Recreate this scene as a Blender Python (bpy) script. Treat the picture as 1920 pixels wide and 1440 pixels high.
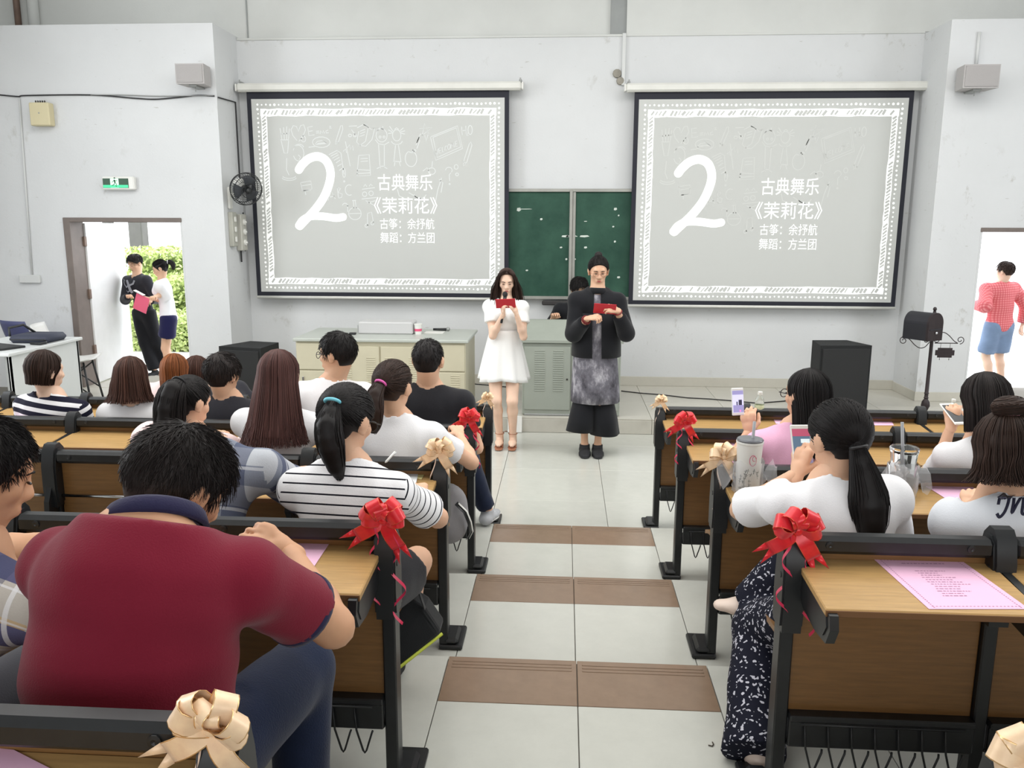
import bpy, bmesh, math, random
import numpy as np
from mathutils import Vector, Matrix, Euler, Quaternion

for o in list(bpy.data.objects):
    bpy.data.objects.remove(o)
scene = bpy.context.scene
COL = scene.collection
random.seed(7)
RNG = np.random.default_rng(7)

# ------------------------------------------------------------------ camera
F_PX, CAM_Z, ROLL = 1540.0, 1.99, 0.0155
_yc = np.array([100.0, 295.0, -F_PX]); _yc /= np.linalg.norm(_yc)
_c, _s = math.cos(ROLL), math.sin(ROLL)
_xc = np.array([_c, -_s, 0.0]); _xc[2] = -(_xc[0] * _yc[0] + _xc[1] * _yc[1]) / _yc[2]
_xc /= np.linalg.norm(_xc)
_zc = np.cross(_xc, _yc)
CAM_R = np.array([_xc, _yc, _zc])
cam_data = bpy.data.cameras.new('camera')
cam_data.sensor_width = 36.0
cam_data.lens = 36.0 * F_PX / 1920.0
cam_data.clip_start = 0.05
cam = bpy.data.objects.new('camera', cam_data)
COL.objects.link(cam)
_m = Matrix([list(r) for r in CAM_R]).to_4x4()
_m.translation = Vector((0, 0, CAM_Z))
cam.matrix_world = _m
scene.camera = cam


def sight(px, py):
    return CAM_R @ np.array([px - 960.0, 720.0 - py, -F_PX])


def at_y(px, py, y):
    d = sight(px, py)
    p = d * (y / d[1])
    return Vector((p[0], p[1], p[2] + CAM_Z))


def at_z(px, py, z):
    d = sight(px, py)
    p = d * ((z - CAM_Z) / d[2])
    return Vector((p[0], p[1], p[2] + CAM_Z))


# ------------------------------------------------------------------ light
world = bpy.data.worlds.new('world')
scene.world = world
world.use_nodes = True
_bg = world.node_tree.nodes['Background']
_bg.inputs[0].default_value = (0.93, 0.96, 1.0, 1)
_bg.inputs[1].default_value = 3.3


def area_light(name, loc, size, power, color, target=None):
    d = bpy.data.lights.new(name, 'AREA')
    d.shape = 'RECTANGLE'
    d.size, d.size_y = size
    d.energy = power
    d.color = color
    o = bpy.data.objects.new(name, d)
    COL.objects.link(o)
    o.location = loc
    t = Vector(target) - Vector(loc)
    o.rotation_euler = t.to_track_quat('-Z', 'Y').to_euler()
    return o


area_light('daylight_rear', (0, -4.7, 3.3), (9.0, 2.0), 170, (0.97, 0.985, 1.0), (0, 5.0, 1.0))
# daylight through the windows of the two side walls
area_light('daylight_left', (-7.2, 4.6, 2.7), (2.2, 7.0), 330, (0.95, 0.975, 1.0), (0, 3.6, 1.6))
area_light('daylight_right', (7.2, 4.6, 2.7), (2.2, 7.0), 230, (0.95, 0.97, 1.0), (0, 3.6, 1.6))
area_light('ceiling_fill', (0, 4.2, 5.0), (9.0, 5.5), 290, (1.0, 0.985, 0.96), (0, 4.2, 0))  # unseen general fill added under the ceiling
area_light('front_fill', (0, 6.4, 4.9), (9.0, 0.8), 45, (1.0, 0.985, 0.96), (0, 8.6, 1.5))  # unseen fill added to brighten the stage wall

scene.view_settings.view_transform = 'Standard'
scene.view_settings.look = 'None'
scene.view_settings.gamma = 1.0
scene.view_settings.use_curve_mapping = False
scene.view_settings.exposure = 0.26


# ------------------------------------------------------------------ materials
def lin(c):
    out = []
    for v in c[:3]:
        v /= 255.0
        out.append(v / 12.92 if v <= 0.04045 else ((v + 0.055) / 1.055) ** 2.4)
    return (*out, 1.0)


class NT:
    """small helper around a material's node tree"""
    def __init__(self, name):
        self.m = bpy.data.materials.new(name)
        self.m.use_nodes = True
        self.t = self.m.node_tree
        self.b = self.t.nodes['Principled BSDF']

    def n(self, kind, **kw):
        nd = self.t.nodes.new(kind)
        for k, v in kw.items():
            setattr(nd, k, v)
        return nd

    def l(self, a, b):
        self.t.links.new(a, b)

    def val(self, sock, v):
        if hasattr(v, 'is_linked') or hasattr(v, 'links'):
            self.l(v, sock)
        else:
            sock.default_value = v

    def math(self, op, a, b=0.0, c=0.0, clamp=False):
        nd = self.n('ShaderNodeMath', operation=op)
        nd.use_clamp = clamp
        for i, v in enumerate((a, b, c)):
            self.val(nd.inputs[i], v)
        return nd.outputs[0]

    def mix(self, fac, a, b):
        nd = self.n('ShaderNodeMix', data_type='RGBA')
        self.val(nd.inputs[0], fac)
        self.val(nd.inputs[6], a)
        self.val(nd.inputs[7], b)
        return nd.outputs[2]

    def ramp(self, fac, stops):
        nd = self.n('ShaderNodeValToRGB')
        cr = nd.color_ramp
        while len(cr.elements) < len(stops):
            cr.elements.new(0.5)
        for e, (p, c) in zip(cr.elements, stops):
            e.position = p
            e.color = c
        self.l(fac, nd.inputs[0])
        return nd.outputs[0]

    def coords(self, kind='Object', scale=(1, 1, 1)):
        tc = self.n('ShaderNodeTexCoord')
        mp = self.n('ShaderNodeMapping')
        mp.inputs['Scale'].default_value = scale
        self.l(tc.outputs[kind], mp.inputs[0])
        return mp.outputs[0]

    def noise(self, vec, scale, detail=3.0, rough=0.55):
        nd = self.n('ShaderNodeTexNoise')
        nd.inputs['Scale'].default_value = scale
        nd.inputs['Detail'].default_value = detail
        nd.inputs['Roughness'].default_value = rough
        self.l(vec, nd.inputs['Vector'])
        return nd.outputs['Fac']

    def bump(self, height, strength, dist=0.01):
        nd = self.n('ShaderNodeBump')
        nd.inputs['Strength'].default_value = strength
        nd.inputs['Distance'].default_value = dist
        self.l(height, nd.inputs['Height'])
        self.l(nd.outputs[0], self.b.inputs['Normal'])

    def set(self, color=None, rough=None, metal=None, spec=None):
        if color is not None:
            self.val(self.b.inputs['Base Color'], color)
        if rough is not None:
            self.val(self.b.inputs['Roughness'], rough)
        if metal is not None:
            self.val(self.b.inputs['Metallic'], metal)
        if spec is not None:
            self.val(self.b.inputs['Specular IOR Level'], spec)
        return self.m


def plain(name, rgb, rough=0.5, metal=0.0, spec=0.5, var=0.0, vscale=6.0, bump=0.0, bscale=60.0):
    t = NT(name)
    c = lin(rgb)
    if var:
        v = t.coords()
        f = t.noise(v, vscale, 4)
        lo = tuple(x * (1 - var) for x in c[:3]) + (1,)
        hi = tuple(min(1, x * (1 + var)) for x in c[:3]) + (1,)
        c = t.ramp(f, [(0.3, lo), (0.7, hi)])
    t.set(c, rough, metal, spec)
    if bump:
        t.bump(t.noise(t.coords(), bscale, 3), bump)
    return t.m


def glow(name, rgb, strength, base=None):
    t = NT(name)
    t.set(lin(base or rgb), 0.7)
    t.b.inputs['Emission Color'].default_value = lin(rgb)
    t.b.inputs['Emission Strength'].default_value = strength
    return t.m


def wall_mat(name, rgb):
    t = NT(name)
    v = t.coords()
    c = lin(rgb)
    big = t.noise(v, 0.9, 4, 0.6)
    col = t.ramp(big, [(0.3, tuple(x * 0.93 for x in c[:3]) + (1,)), (0.7, c)])
    # dirt: small worn spots and drag marks
    sp = t.noise(t.coords('Object', (1.0, 1.0, 0.7)), 5.5, 5, 0.7)
    spots = t.ramp(sp, [(0.60, (0, 0, 0, 1)), (0.70, (0.6, 0.6, 0.6, 1))])
    big2 = t.noise(v, 0.55, 2, 0.5)
    msk = t.math('MULTIPLY', spots, t.ramp(big2, [(0.45, (0, 0, 0, 1)), (0.6, (1, 1, 1, 1))]))
    sc = t.noise(t.coords('Object', (3.0, 3.0, 14.0)), 2.6, 3, 0.6)
    scr = t.ramp(sc, [(0.69, (0, 0, 0, 1)), (0.73, (0.5, 0.5, 0.5, 1))])
    msk = t.math('MAXIMUM', msk, scr)
    col = t.mix(t.math('MULTIPLY', msk, 0.75), col, lin((150, 146, 134)))
    t.set(col, 0.85, 0, 0.25)
    t.bump(t.noise(v, 45, 4), 0.12)
    return t.m


def wood_mat(name, rgb, axis=0, rough=0.38):
    t = NT(name)
    sc = [22.0, 22.0, 22.0]
    sc[axis] = 1.6
    v = t.coords('Object', tuple(sc))
    g = t.noise(v, 4.0, 5, 0.65)
    c = lin(rgb)
    col = t.ramp(g, [(0.3, tuple(x * 0.80 for x in c[:3]) + (1,)), (0.72, tuple(min(1, x * 1.12) for x in c[:3]) + (1,))])
    t.set(col, rough, 0, 0.45)
    t.bump(g, 0.06)
    return t.m


def tile_mat(name, rgb, rough, var=0.05):
    t = NT(name)
    v = t.coords('Object')
    oi = t.n('ShaderNodeObjectInfo')
    f = t.noise(v, 9.0, 5, 0.7)
    c = lin(rgb)
    col = t.ramp(f, [(0.3, tuple(x * (1 - var) for x in c[:3]) + (1,)), (0.7, tuple(x * (1 + var * .4) for x in c[:3]) + (1,))])
    br = t.math('MULTIPLY_ADD', oi.outputs['Random'], 0.07, 0.95)
    hsv = t.n('ShaderNodeHueSaturation')
    t.l(col, hsv.inputs['Color'])
    t.l(br, hsv.inputs['Value'])
    sm = t.noise(v, 2.2, 4, 0.6)
    col2 = t.mix(t.math('MULTIPLY', t.ramp(sm, [(0.62, (0, 0, 0, 1)), (0.8, (1, 1, 1, 1))]), 0.25), hsv.outputs[0], lin((120, 112, 100)))
    t.set(col2, None, 0, 0.5)
    rr = t.math('MULTIPLY_ADD', f, 0.12, rough - 0.05)
    t.l(rr, t.b.inputs['Roughness'])
    return t.m


M = {}
M['wall'] = wall_mat('wall_paint', (212, 214, 215))
M['wall_upper'] = plain('upper_wall_paint', (205, 207, 204), 0.9, var=0.05, vscale=1.2, bump=0.1)
M['wall_grey'] = plain('grey_plaster_and_shade', (150, 153, 152), 0.9, var=0.06)  # plaster joint, and the shading coloured into the back wall strip
M['ceiling'] = plain('ceiling_paint', (225, 226, 225), 0.9, var=0.02)
M['tile'] = tile_mat('white_tile', (196, 197, 189), 0.16)
M['tile_brown'] = tile_mat('brown_tile', (138, 116, 97), 0.22, 0.10)
M['tile_stage'] = tile_mat('stage_tile', (196, 193, 182), 0.3)
M['grout'] = plain('grout', (120, 116, 108), 0.9)
M['riser'] = plain('riser_tile', (200, 198, 188), 0.4, var=0.05)
M['wood'] = wood_mat('bench_wood', (130, 94, 54), 0)
M['desk'] = wood_mat('desk_laminate', (184, 148, 96), 0, 0.32)
M['desk_edge'] = plain('desk_edge', (120, 84, 52), 0.6)
M['black'] = plain('black_powder_coat', (26, 28, 30), 0.38, 0.0, 0.5, var=0.25, vscale=20)
M['black_plastic'] = plain('black_plastic', (30, 32, 34), 0.42, 0, 0.5)
M['chrome'] = plain('chrome', (200, 202, 205), 0.15, 1.0)
M['white_plastic'] = plain('white_plastic', (225, 225, 220), 0.45)
M['grey_metal'] = plain('grey_metal', (150, 152, 150), 0.4, 0.3)


# ------------------------------------------------------------------ mesh builder
def rot_to(d):
    return Vector((0, 0, 1)).rotation_difference(Vector(d).normalized()).to_matrix()


class MB:
    def __init__(self):
        self.v, self.f, self.mi, self.uv = [], [], [], {}

    def add(self, verts, faces, mi=0):
        o = len(self.v)
        self.v += [tuple(p) for p in verts]
        self.f += [tuple(i + o for i in f) for f in faces]
        self.mi += [mi] * len(faces)
        return self

    def box(self, lo, hi, bev=0.0, mi=0, rot=None, about=None):
        x0, y0, z0 = lo
        x1, y1, z1 = hi
        b = min(bev, (x1 - x0) * .49, (y1 - y0) * .49, (z1 - z0) * .49)
        if b <= 0:
            vs = [(x, y, z) for z in (z0, z1) for y in (y0, y1) for x in (x0, x1)]
            fs = [(0, 2, 3, 1), (4, 5, 7, 6), (0, 1, 5, 4), (2, 6, 7, 3), (0, 4, 6, 2), (1, 3, 7, 5)]
        else:
            vs, fs = [], []
            idx = {}
            for cx, sx in ((x0, 1), (x1, -1)):
                for cy, sy in ((y0, 1), (y1, -1)):
                    for cz, sz in ((z0, 1), (z1, -1)):
                        k = (sx, sy, sz)
                        idx[k] = len(vs)
                        vs += [(cx, cy + sy * b, cz + sz * b), (cx + sx * b, cy, cz + sz * b), (cx + sx * b, cy + sy * b, cz)]
            S = (1, -1)
            for s in S:
                def q(a, keys):
                    return tuple(idx[k] + a for k in keys)
                fs.append(q(0, [(s, 1, 1), (s, 1, -1), (s, -1, -1), (s, -1, 1)][::s]))
                fs.append(q(1, [(1, s, 1), (-1, s, 1), (-1, s, -1), (1, s, -1)][::s]))
                fs.append(q(2, [(1, 1, s), (1, -1, s), (-1, -1, s), (-1, 1, s)][::s]))
            for a in S:
                for c in S:
                    p, r = idx[(a, c, 1)], idx[(a, c, -1)]
                    f = (p + 0, p + 1, r + 1, r + 0)
                    fs.append(f if a * c > 0 else f[::-1])
                    p, r = idx[(a, 1, c)], idx[(a, -1, c)]
                    f = (p + 0, r + 0, r + 2, p + 2)
                    fs.append(f if a * c > 0 else f[::-1])
                    p, r = idx[(1, a, c)], idx[(-1, a, c)]
                    f = (p + 1, p + 2, r + 2, r + 1)
                    fs.append(f if a * c > 0 else f[::-1])
            for k, p in idx.items():
                f = (p, p + 2, p + 1)
                fs.append(f if k[0] * k[1] * k[2] > 0 else f[::-1])
        if rot is not None:
            c = Vector(about) if about is not None else (Vector(lo) + Vector(hi)) / 2
            vs = [tuple(rot @ (Vector(p) - c) + c) for p in vs]
        return self.add(vs, fs, mi)

    def tube(self, pts, r, n=8, mi=0, caps=True, closed=False):
        pts = [Vector(p) for p in pts]
        m = len(pts)
        rs = r if isinstance(r, (list, tuple)) else [r] * m
        vs, fs = [], []
        ref = None
        for i, p in enumerate(pts):
            if closed:
                t = pts[(i + 1) % m] - pts[i - 1]
            else:
                t = pts[min(i + 1, m - 1)] - pts[max(i - 1, 0)]
            if t.length < 1e-9:
                t = Vector((0, 0, 1))
            t.normalize()
            if ref is None:
                ref = Vector((0, 0, 1)) if abs(t.z) < 0.9 else Vector((1, 0, 0))
            a = (ref - t * ref.dot(t))
            if a.length < 1e-6:
                a = t.orthogonal()
            a.normalize()
            ref = a
            b = t.cross(a)
            for k in range(n):
                th = 2 * math.pi * k / n
                vs.append(p + (a * math.cos(th) + b * math.sin(th)) * rs[i])
        for i in range(m - (0 if closed else 1)):
            j = (i + 1) % m
            for k in range(n):
                l = (k + 1) % n
                fs.append((i * n + k, i * n + l, j * n + l, j * n + k))
        if caps and not closed:
            fs.append(tuple(range(n))[::-1])
            fs.append(tuple((m - 1) * n + k for k in range(n)))
        return self.add(vs, fs, mi)

    def lathe(self, prof, n=20, c=(0, 0, 0), axis=(0, 0, 1), mi=0, caps=True):
        R = rot_to(axis)
        c = Vector(c)
        vs, fs = [], []
        for r, z in prof:
            for k in range(n):
                th = 2 * math.pi * k / n
                vs.append(R @ Vector((r * math.cos(th), r * math.sin(th), z)) + c)
        for i in range(len(prof) - 1):
            for k in range(n):
                l = (k + 1) % n
                fs.append((i * n + k, i * n + l, (i + 1) * n + l, (i + 1) * n + k))
        if caps:
            fs.append(tuple(range(n))[::-1])
            fs.append(tuple((len(prof) - 1) * n + k for k in range(n)))
        return self.add(vs, fs, mi)

    def ball(self, c, r, n=12, m=8, mi=0, R=None):
        rx, ry, rz = (r, r, r) if not isinstance(r, (tuple, list)) else r
        vs, fs = [], []
        for i in range(m + 1):
            ph = math.pi * i / m
            for k in range(n):
                th = 2 * math.pi * k / n
                p = Vector((rx * math.sin(ph) * math.cos(th), ry * math.sin(ph) * math.sin(th), -rz * math.cos(ph)))
                if R is not None:
                    p = R @ p
                vs.append(p + Vector(c))
        for i in range(m):
            for k in range(n):
                l = (k + 1) % n
                fs.append((i * n + k, i * n + l, (i + 1) * n + l, (i + 1) * n + k))
        return self.add(vs, fs, mi)

    def prism(self, poly, d0, d1, plane='yz', mi=0):
        """polygon extruded along the remaining axis"""
        def P(a, b, d):
            return {'yz': (d, a, b), 'xz': (a, d, b), 'xy': (a, b, d)}[plane]
        n = len(poly)
        vs = [P(a, b, d0) for a, b in poly] + [P(a, b, d1) for a, b in poly]
        fs = [tuple(range(n))[::-1], tuple(range(n, 2 * n))]
        for i in range(n):
            j = (i + 1) % n
            fs.append((i, j, n + j, n + i))
        return self.add(vs, fs, mi)

    def ribbon(self, pts, wdir, w, mi=0, thick=0.0):
        """a strip along pts, wdir a vector or list of vectors across it"""
        pts = [Vector(p) for p in pts]
        ws = wdir if isinstance(wdir, list) else [wdir] * len(pts)
        wl = w if isinstance(w, list) else [w] * len(pts)
        vs, fs = [], []
        for p, d, q in zip(pts, ws, wl):
            d = Vector(d).normalized() * q * .5
            vs += [p - d, p - d * .9, p + d * .9, p + d]
        for i in range(len(pts) - 1):
            for k in range(3):
                a = i * 4 + k
                self_f = (a, a + 1, a + 5, a + 4)
                fs.append(self_f)
        o = len(self.v)
        self.add(vs, fs, mi)
        # the two narrow edge strips take the next material slot
        base = len(self.mi) - len(fs)
        for i in range(len(fs)):
            if i % 3 != 1:
                self.mi[base + i] = mi + 1
        return self

    def build(self, name, mats, parent=None, smooth=False, world=False, solid=0.0, auto=None):
        me = bpy.data.meshes.new(name)
        off = parent_origin(parent) if (world and parent is not None) else Vector((0, 0, 0))
        vs = [(p[0] - off.x, p[1] - off.y, p[2] - off.z) for p in self.v]
        me.from_pydata(vs, [], self.f)
        mats = mats if isinstance(mats, (list, tuple)) else [mats]
        for m in mats:
            me.materials.append(m)
        if len(mats) > 1:
            me.polygons.foreach_set('material_index', self.mi)
        if smooth:
            me.polygons.foreach_set('use_smooth', [True] * len(me.polygons))
        if not getattr(self, 'raw', False):
            bm = bmesh.new()
            bm.from_mesh(me)
            bmesh.ops.recalc_face_normals(bm, faces=bm.faces)
            bm.to_mesh(me)
            bm.free()
            if smooth and auto:
                me.set_sharp_from_angle(angle=math.radians(auto))
        me.update()
        o = bpy.data.objects.new(name, me)
        COL.objects.link(o)
        if parent is not None:
            o.parent = parent
        if solid:
            md = o.modifiers.new('solid', 'SOLIDIFY')
            md.thickness = solid
        return o


def parent_origin(p):
    v = Vector((0, 0, 0))
    while p is not None:
        v = v + p.location
        p = p.parent
    return v


def thing(name, label, cat, loc=(0, 0, 0), rz=0.0, group=None):
    o = bpy.data.objects.new(name, None)
    COL.objects.link(o)
    o.empty_display_size = 0.1
    o.location = loc
    o.rotation_euler = (0, 0, rz)
    o['label'] = label
    o['category'] = cat
    if group:
        o['group'] = group
    return o


def tag(o, label, cat, group=None, kind=None):
    o['label'] = label
    o['category'] = cat
    if group:
        o['group'] = group
    if kind:
        o['kind'] = kind
    return o


def struct(o):
    o['kind'] = 'structure'
    return o


def copy_tree(o, parent=None):
    c = o.copy()
    COL.objects.link(c)
    if parent is not None:
        c.parent = parent
    for ch in list(o.children):
        copy_tree(ch, c)
    return c


def link_copy(o, parent, loc=None):
    c = o.copy()
    COL.objects.link(c)
    c.parent = parent
    if loc is not None:
        c.location = loc
    return c


def text_mesh(name, s, size, mat, parent=None, bold=0.0, align='LEFT', depth=0.0, shear=0.0):
    cu = bpy.data.curves.new(name, 'FONT')
    cu.body = s
    cu.size = size
    cu.offset = bold
    cu.align_x = align
    cu.extrude = depth
    cu.shear = shear
    o = bpy.data.objects.new(name, cu)
    COL.objects.link(o)
    dg = bpy.context.evaluated_depsgraph_get()
    me = bpy.data.meshes.new_from_object(o.evaluated_get(dg))
    bpy.data.objects.remove(o)
    bpy.data.curves.remove(cu)
    me.materials.clear()
    me.materials.append(mat)
    t = bpy.data.objects.new(name, me)
    COL.objects.link(t)
    if parent is not None:
        t.parent = parent
    return t
# ------------------------------------------------------------------ room shell
AX = 0.07                       # centre of the aisle
STEP = 1.03
EDGE = [5.01 - STEP * k for k in range(5)]          # step edges, k-th tread lies behind EDGE[k]
WALL_Y, BLK_Y = 9.60, 8.97
XL, XR = -3.735, 3.81
ST_Y, ST_Z = 7.86, 0.15


def tread_z(k):                 # 0 = flat floor, 1.. = treads going up towards the camera
    return 0.11 * k


floor = struct(thing('floor', 'pale tiled stepped floor', 'floor'))
del floor['category'], floor['label']
m = MB()
m.box((-7.5, EDGE[0] - .02, -0.3), (7.5, 9.9, -0.012))
for k in range(1, 6):
    y1 = EDGE[k - 1]
    y0 = EDGE[k] if k < 5 else -5.0
    m.box((-7.5, y0 - .001, -0.3), (7.5, y1 - 0.004, tread_z(k) - 0.012))
struct(m.build('floor_slab', M['grout'], floor))
m = MB()
m.box((-7.5, ST_Y + .012, -0.1), (7.5, 9.9, ST_Z - 0.012))
struct(m.build('stage_slab', M['grout'], floor))

_tiles = {}


def tile(w, d, mat, x, y, z, grooves=False, h=0.012):
    key = (round(w, 3), round(d, 3), mat.name, grooves, h)
    if key not in _tiles:
        b = MB()
        g = 0.0016
        b.box((g, g, -h), (w - g, d - g, 0), 0.0015)
        if grooves:
            for q in range(3):
                yy = d - 0.035 - 0.022 * q
                b.box((0.02, yy - 0.004, -0.001), (w - 0.02, yy + 0.004, 0.0022), 0.001)
        o = b.build('tile', mat, floor)
        _tiles[key] = o
    else:
        o = _tiles[key].copy()
        COL.objects.link(o)
    o.location = (x, y, z)
    return o


xs = [AX + .5 * k for k in range(-9, 10)]
for k in range(1, 5):
    z = tread_z(k)
    ya, yb = EDGE[k], EDGE[k - 1]
    for x in xs:
        if AX - .55 < x < AX + .45:
            tile(.5, .31, M['tile_brown'], x, yb - .31, z, True)
            tile(.5, yb - .31 - ya, M['tile'], x, ya, z)
        else:
            tile(.5, yb - ya, M['tile'], x, ya, z)
    # the tiled riser at the far edge of this tread
    m = MB()
    m.box((-7.5, yb - .004, z - .11), (7.5, yb + .006, z - .0125))
    struct(m.build('riser', M['riser'], floor))
for i in range(-6, 7):
    x = -.48 + .8 * i
    for (y, d) in ((5.01, .8), (5.81, .8), (6.61, .8), (7.41, .45)):
        tile(.8, d, M['tile'], x, y, 0)
    for (y, d) in ((ST_Y, .8), (ST_Y + .8, .8), (ST_Y + 1.6, .3)):
        tile(.8, d, M['tile_stage'], x - .25, y, ST_Z)
    b = MB()
    b.box((0.0015, -.012, .002), (.7985, .012, ST_Z - .0135), .002)
    o = b.build('stage_riser_tile', M['tile_stage'], floor)
    o.location = (x - .25, ST_Y, 0)


def wall_boxes(name, boxes, mat):
    b = MB()
    for lo, hi in boxes:
        b.box(lo, hi)
    return struct(b.build(name, mat))


DL0, DL1, DLT = -5.57, -4.218, 2.07          # left door opening
DR0, DR1, DRT = 4.307, 5.55, 1.985           # right door opening
wall_boxes('wall_back', [((XL - .3, WALL_Y, 0), (XR + .3, WALL_Y + .25, 4.055))], M['wall'])
wall_boxes('wall_back_upper', [((-8, WALL_Y + .05, 4.0), (.46, WALL_Y + .4, 5.6)),
                               ((.634, WALL_Y - .01, 4.05), (8, WALL_Y + .4, 5.6))], M['wall_upper'])
wall_boxes('wall_back_shade_strip', [((.46, WALL_Y + .015, 4.06), (.634, WALL_Y + .4, 5.6))], M['wall_grey'])  # grey strip that paints in the shading on the upper wall
wall_boxes('wall_left_front', [((-8, BLK_Y, 0), (DL0, BLK_Y + .24, 4.08)), ((DL1, BLK_Y, 0), (XL, BLK_Y + .24, 4.08)),
                               ((DL0, BLK_Y, DLT), (DL1, BLK_Y + .24, 4.08)),
                               ((XL - .24, BLK_Y + .24, 0), (XL, WALL_Y + .1, 4.08)),
                               ((-8, BLK_Y + .24, 4.0), (XL - .24, WALL_Y + .1, 4.08))], M['wall'])
wall_boxes('wall_right_front', [((XR, BLK_Y, 0), (DR0, BLK_Y + .24, 4.03)), ((DR1, BLK_Y, 0), (8, BLK_Y + .24, 4.03)),
                                ((DR0, BLK_Y, DRT), (DR1, BLK_Y + .24, 4.03)),
                                ((XR, BLK_Y + .24, 0), (XR + .24, WALL_Y + .1, 4.03)),
                                ((XR + .24, BLK_Y + .24, 3.95), (8, WALL_Y + .1, 4.03))], M['wall'])
wall_boxes('wall_left', [((-7.7, -5, 0), (-7.5, 9.7, 5.6))], M['wall'])
wall_boxes('wall_right', [((7.5, -5, 0), (7.7, 9.7, 5.6))], M['wall'])
wall_boxes('wall_rear', [((-7.7, -5.2, 0), (7.7, -5, 5.6))], M['wall'])
wall_boxes('ceiling', [((-7.7, -5.2, 5.2), (7.7, 10, 5.4))], M['ceiling'])
# seam and ledge at the top of the lower wall
b = MB()
b.box((XL + .01, WALL_Y - .012, 4.035), (XR, WALL_Y + .06, 4.06), .004)
struct(b.build('trim_1', M['wall_upper']))
# tiled skirting along the stage walls
b = MB()
b.box((XL + .001, WALL_Y - .012, ST_Z), (XR - .001, WALL_Y + .01, ST_Z + .11), .003)
struct(b.build('baseboard_back', M['tile_stage']))
b = MB()
b.box((XR - .012, BLK_Y + .0, ST_Z), (XR + .01, WALL_Y - .013, ST_Z + .10), .003)
b.box((XR - .012, BLK_Y - .012, ST_Z), (DR0, BLK_Y + .01, ST_Z + .10), .003)
struct(b.build('baseboard_right', M['tile_stage']))
# vertical plaster joint line on the left upper wall and the pipes there
b = MB()
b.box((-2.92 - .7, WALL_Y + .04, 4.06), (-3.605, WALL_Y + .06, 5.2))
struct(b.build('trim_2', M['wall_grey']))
pm = plain('rusty_pipe', (120, 100, 88), 0.6, var=0.2)
p0 = at_y(30, 20, WALL_Y)
b = MB()
b.tube([(p0.x, WALL_Y + .02, 4.08), (p0.x, WALL_Y + .02, 5.2)], .035, 10)
tag(b.build('drain_pipe', pm, None, True), 'thin brown pipe rising above the left wall block by the corner', 'pipe')
p1 = at_y(62, 20, WALL_Y)
b = MB()
b.tube([(p1.x, WALL_Y - .0, 4.08), (p1.x, WALL_Y, 5.2)], .06, 12)
tag(b.build('drain_pipe', M['wall_upper'], None, True), 'pale painted pipe beside the brown pipe above the left wall block', 'pipe')

# ------------------------------------------------------------------ doors
M['door_frame'] = plain('door_frame_paint', (112, 102, 96), 0.55, var=0.12)
M['door_white'] = plain('door_white_paint', (225, 226, 226), 0.5, var=0.03)


def door(name, x0, x1, top, leaf_angle, hinge_left, leaf_w):
    r = struct(thing(name, '', ''))
    del r['label'], r['category']
    r.location = (x0, BLK_Y, ST_Z)
    fw = .075
    b = MB()
    b.box((x0, BLK_Y - .015, ST_Z), (x0 + fw, BLK_Y + .255, top), .006)
    struct(b.build('jamb', M['door_frame'], r, world=True))
    b = MB()
    b.box((x1 - .02, BLK_Y - .005, ST_Z), (x1 + .0, BLK_Y + .245, top), .004)
    struct(b.build('jamb', M['wall'], r, world=True))
    b = MB()
    b.box((x0, BLK_Y - .012, top - .05), (x1, BLK_Y + .25, top), .006)
    struct(b.build('lintel', M['door_frame'], r, world=True))
    b = MB()
    b.box((x0, BLK_Y, ST_Z - .02), (x1, BLK_Y + .26, ST_Z + .004), .003)
    struct(b.build('threshold', M['tile_stage'], r, world=True))
    # leaf standing open outwards
    hx, hy = (x0 + fw, BLK_Y + .25)
    R = Matrix.Rotation(leaf_angle, 3, 'Z')
    b = MB()
    b.box((0, -.02, ST_Z + .01), (leaf_w, .02, top - .06), .004, rot=R, about=(0, 0, 0))
    leaf = b.build('leaf', M['door_white'], r)
    struct(leaf)
    leaf.location = (hx - x0, hy - BLK_Y, -ST_Z)
    for zz in (1.05, 1.25):
        b = MB()
        b.lathe([(.0, -.035), (.022, -.03), (.026, 0), (.022, .03), (0, .035)], 10, R @ Vector((leaf_w - .08, 0, zz)), R @ Vector((0, 1, 0)))
        h = struct(b.build('lock', M['grey_metal'], leaf, True))
    for zz in (.5, 1.15, 1.75):
        b = MB()
        b.box((x0 + fw - .006, BLK_Y + .215, zz), (x0 + fw + .022, BLK_Y + .262, zz + .11), .004)
        struct(b.build('hinge', pm, r, world=True))
    return r


door('door_1', DL0, DL1, DLT, math.radians(95), True, .98)
r = struct(thing('door_2', '', ''))
del r['label'], r['category']
r.location = (DR0, BLK_Y, ST_Z)
for nm, lo, hi, mt in (('jamb', (DR0, BLK_Y - .005, ST_Z), (DR0 + .02, BLK_Y + .25, DRT), M['wall']),
                       ('jamb', (DR1 - .07, BLK_Y - .012, ST_Z), (DR1, BLK_Y + .25, DRT), M['door_frame']),
                       ('lintel', (DR0, BLK_Y - .012, DRT - .035), (DR1, BLK_Y + .25, DRT + .01), M['door_frame']),
                       ('threshold', (DR0, BLK_Y, ST_Z - .02), (DR1, BLK_Y + .26, ST_Z + .004), M['tile_stage'])):
    b = MB()
    b.box(lo, hi, .003)
    struct(b.build(nm, mt, r, world=True))

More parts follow.
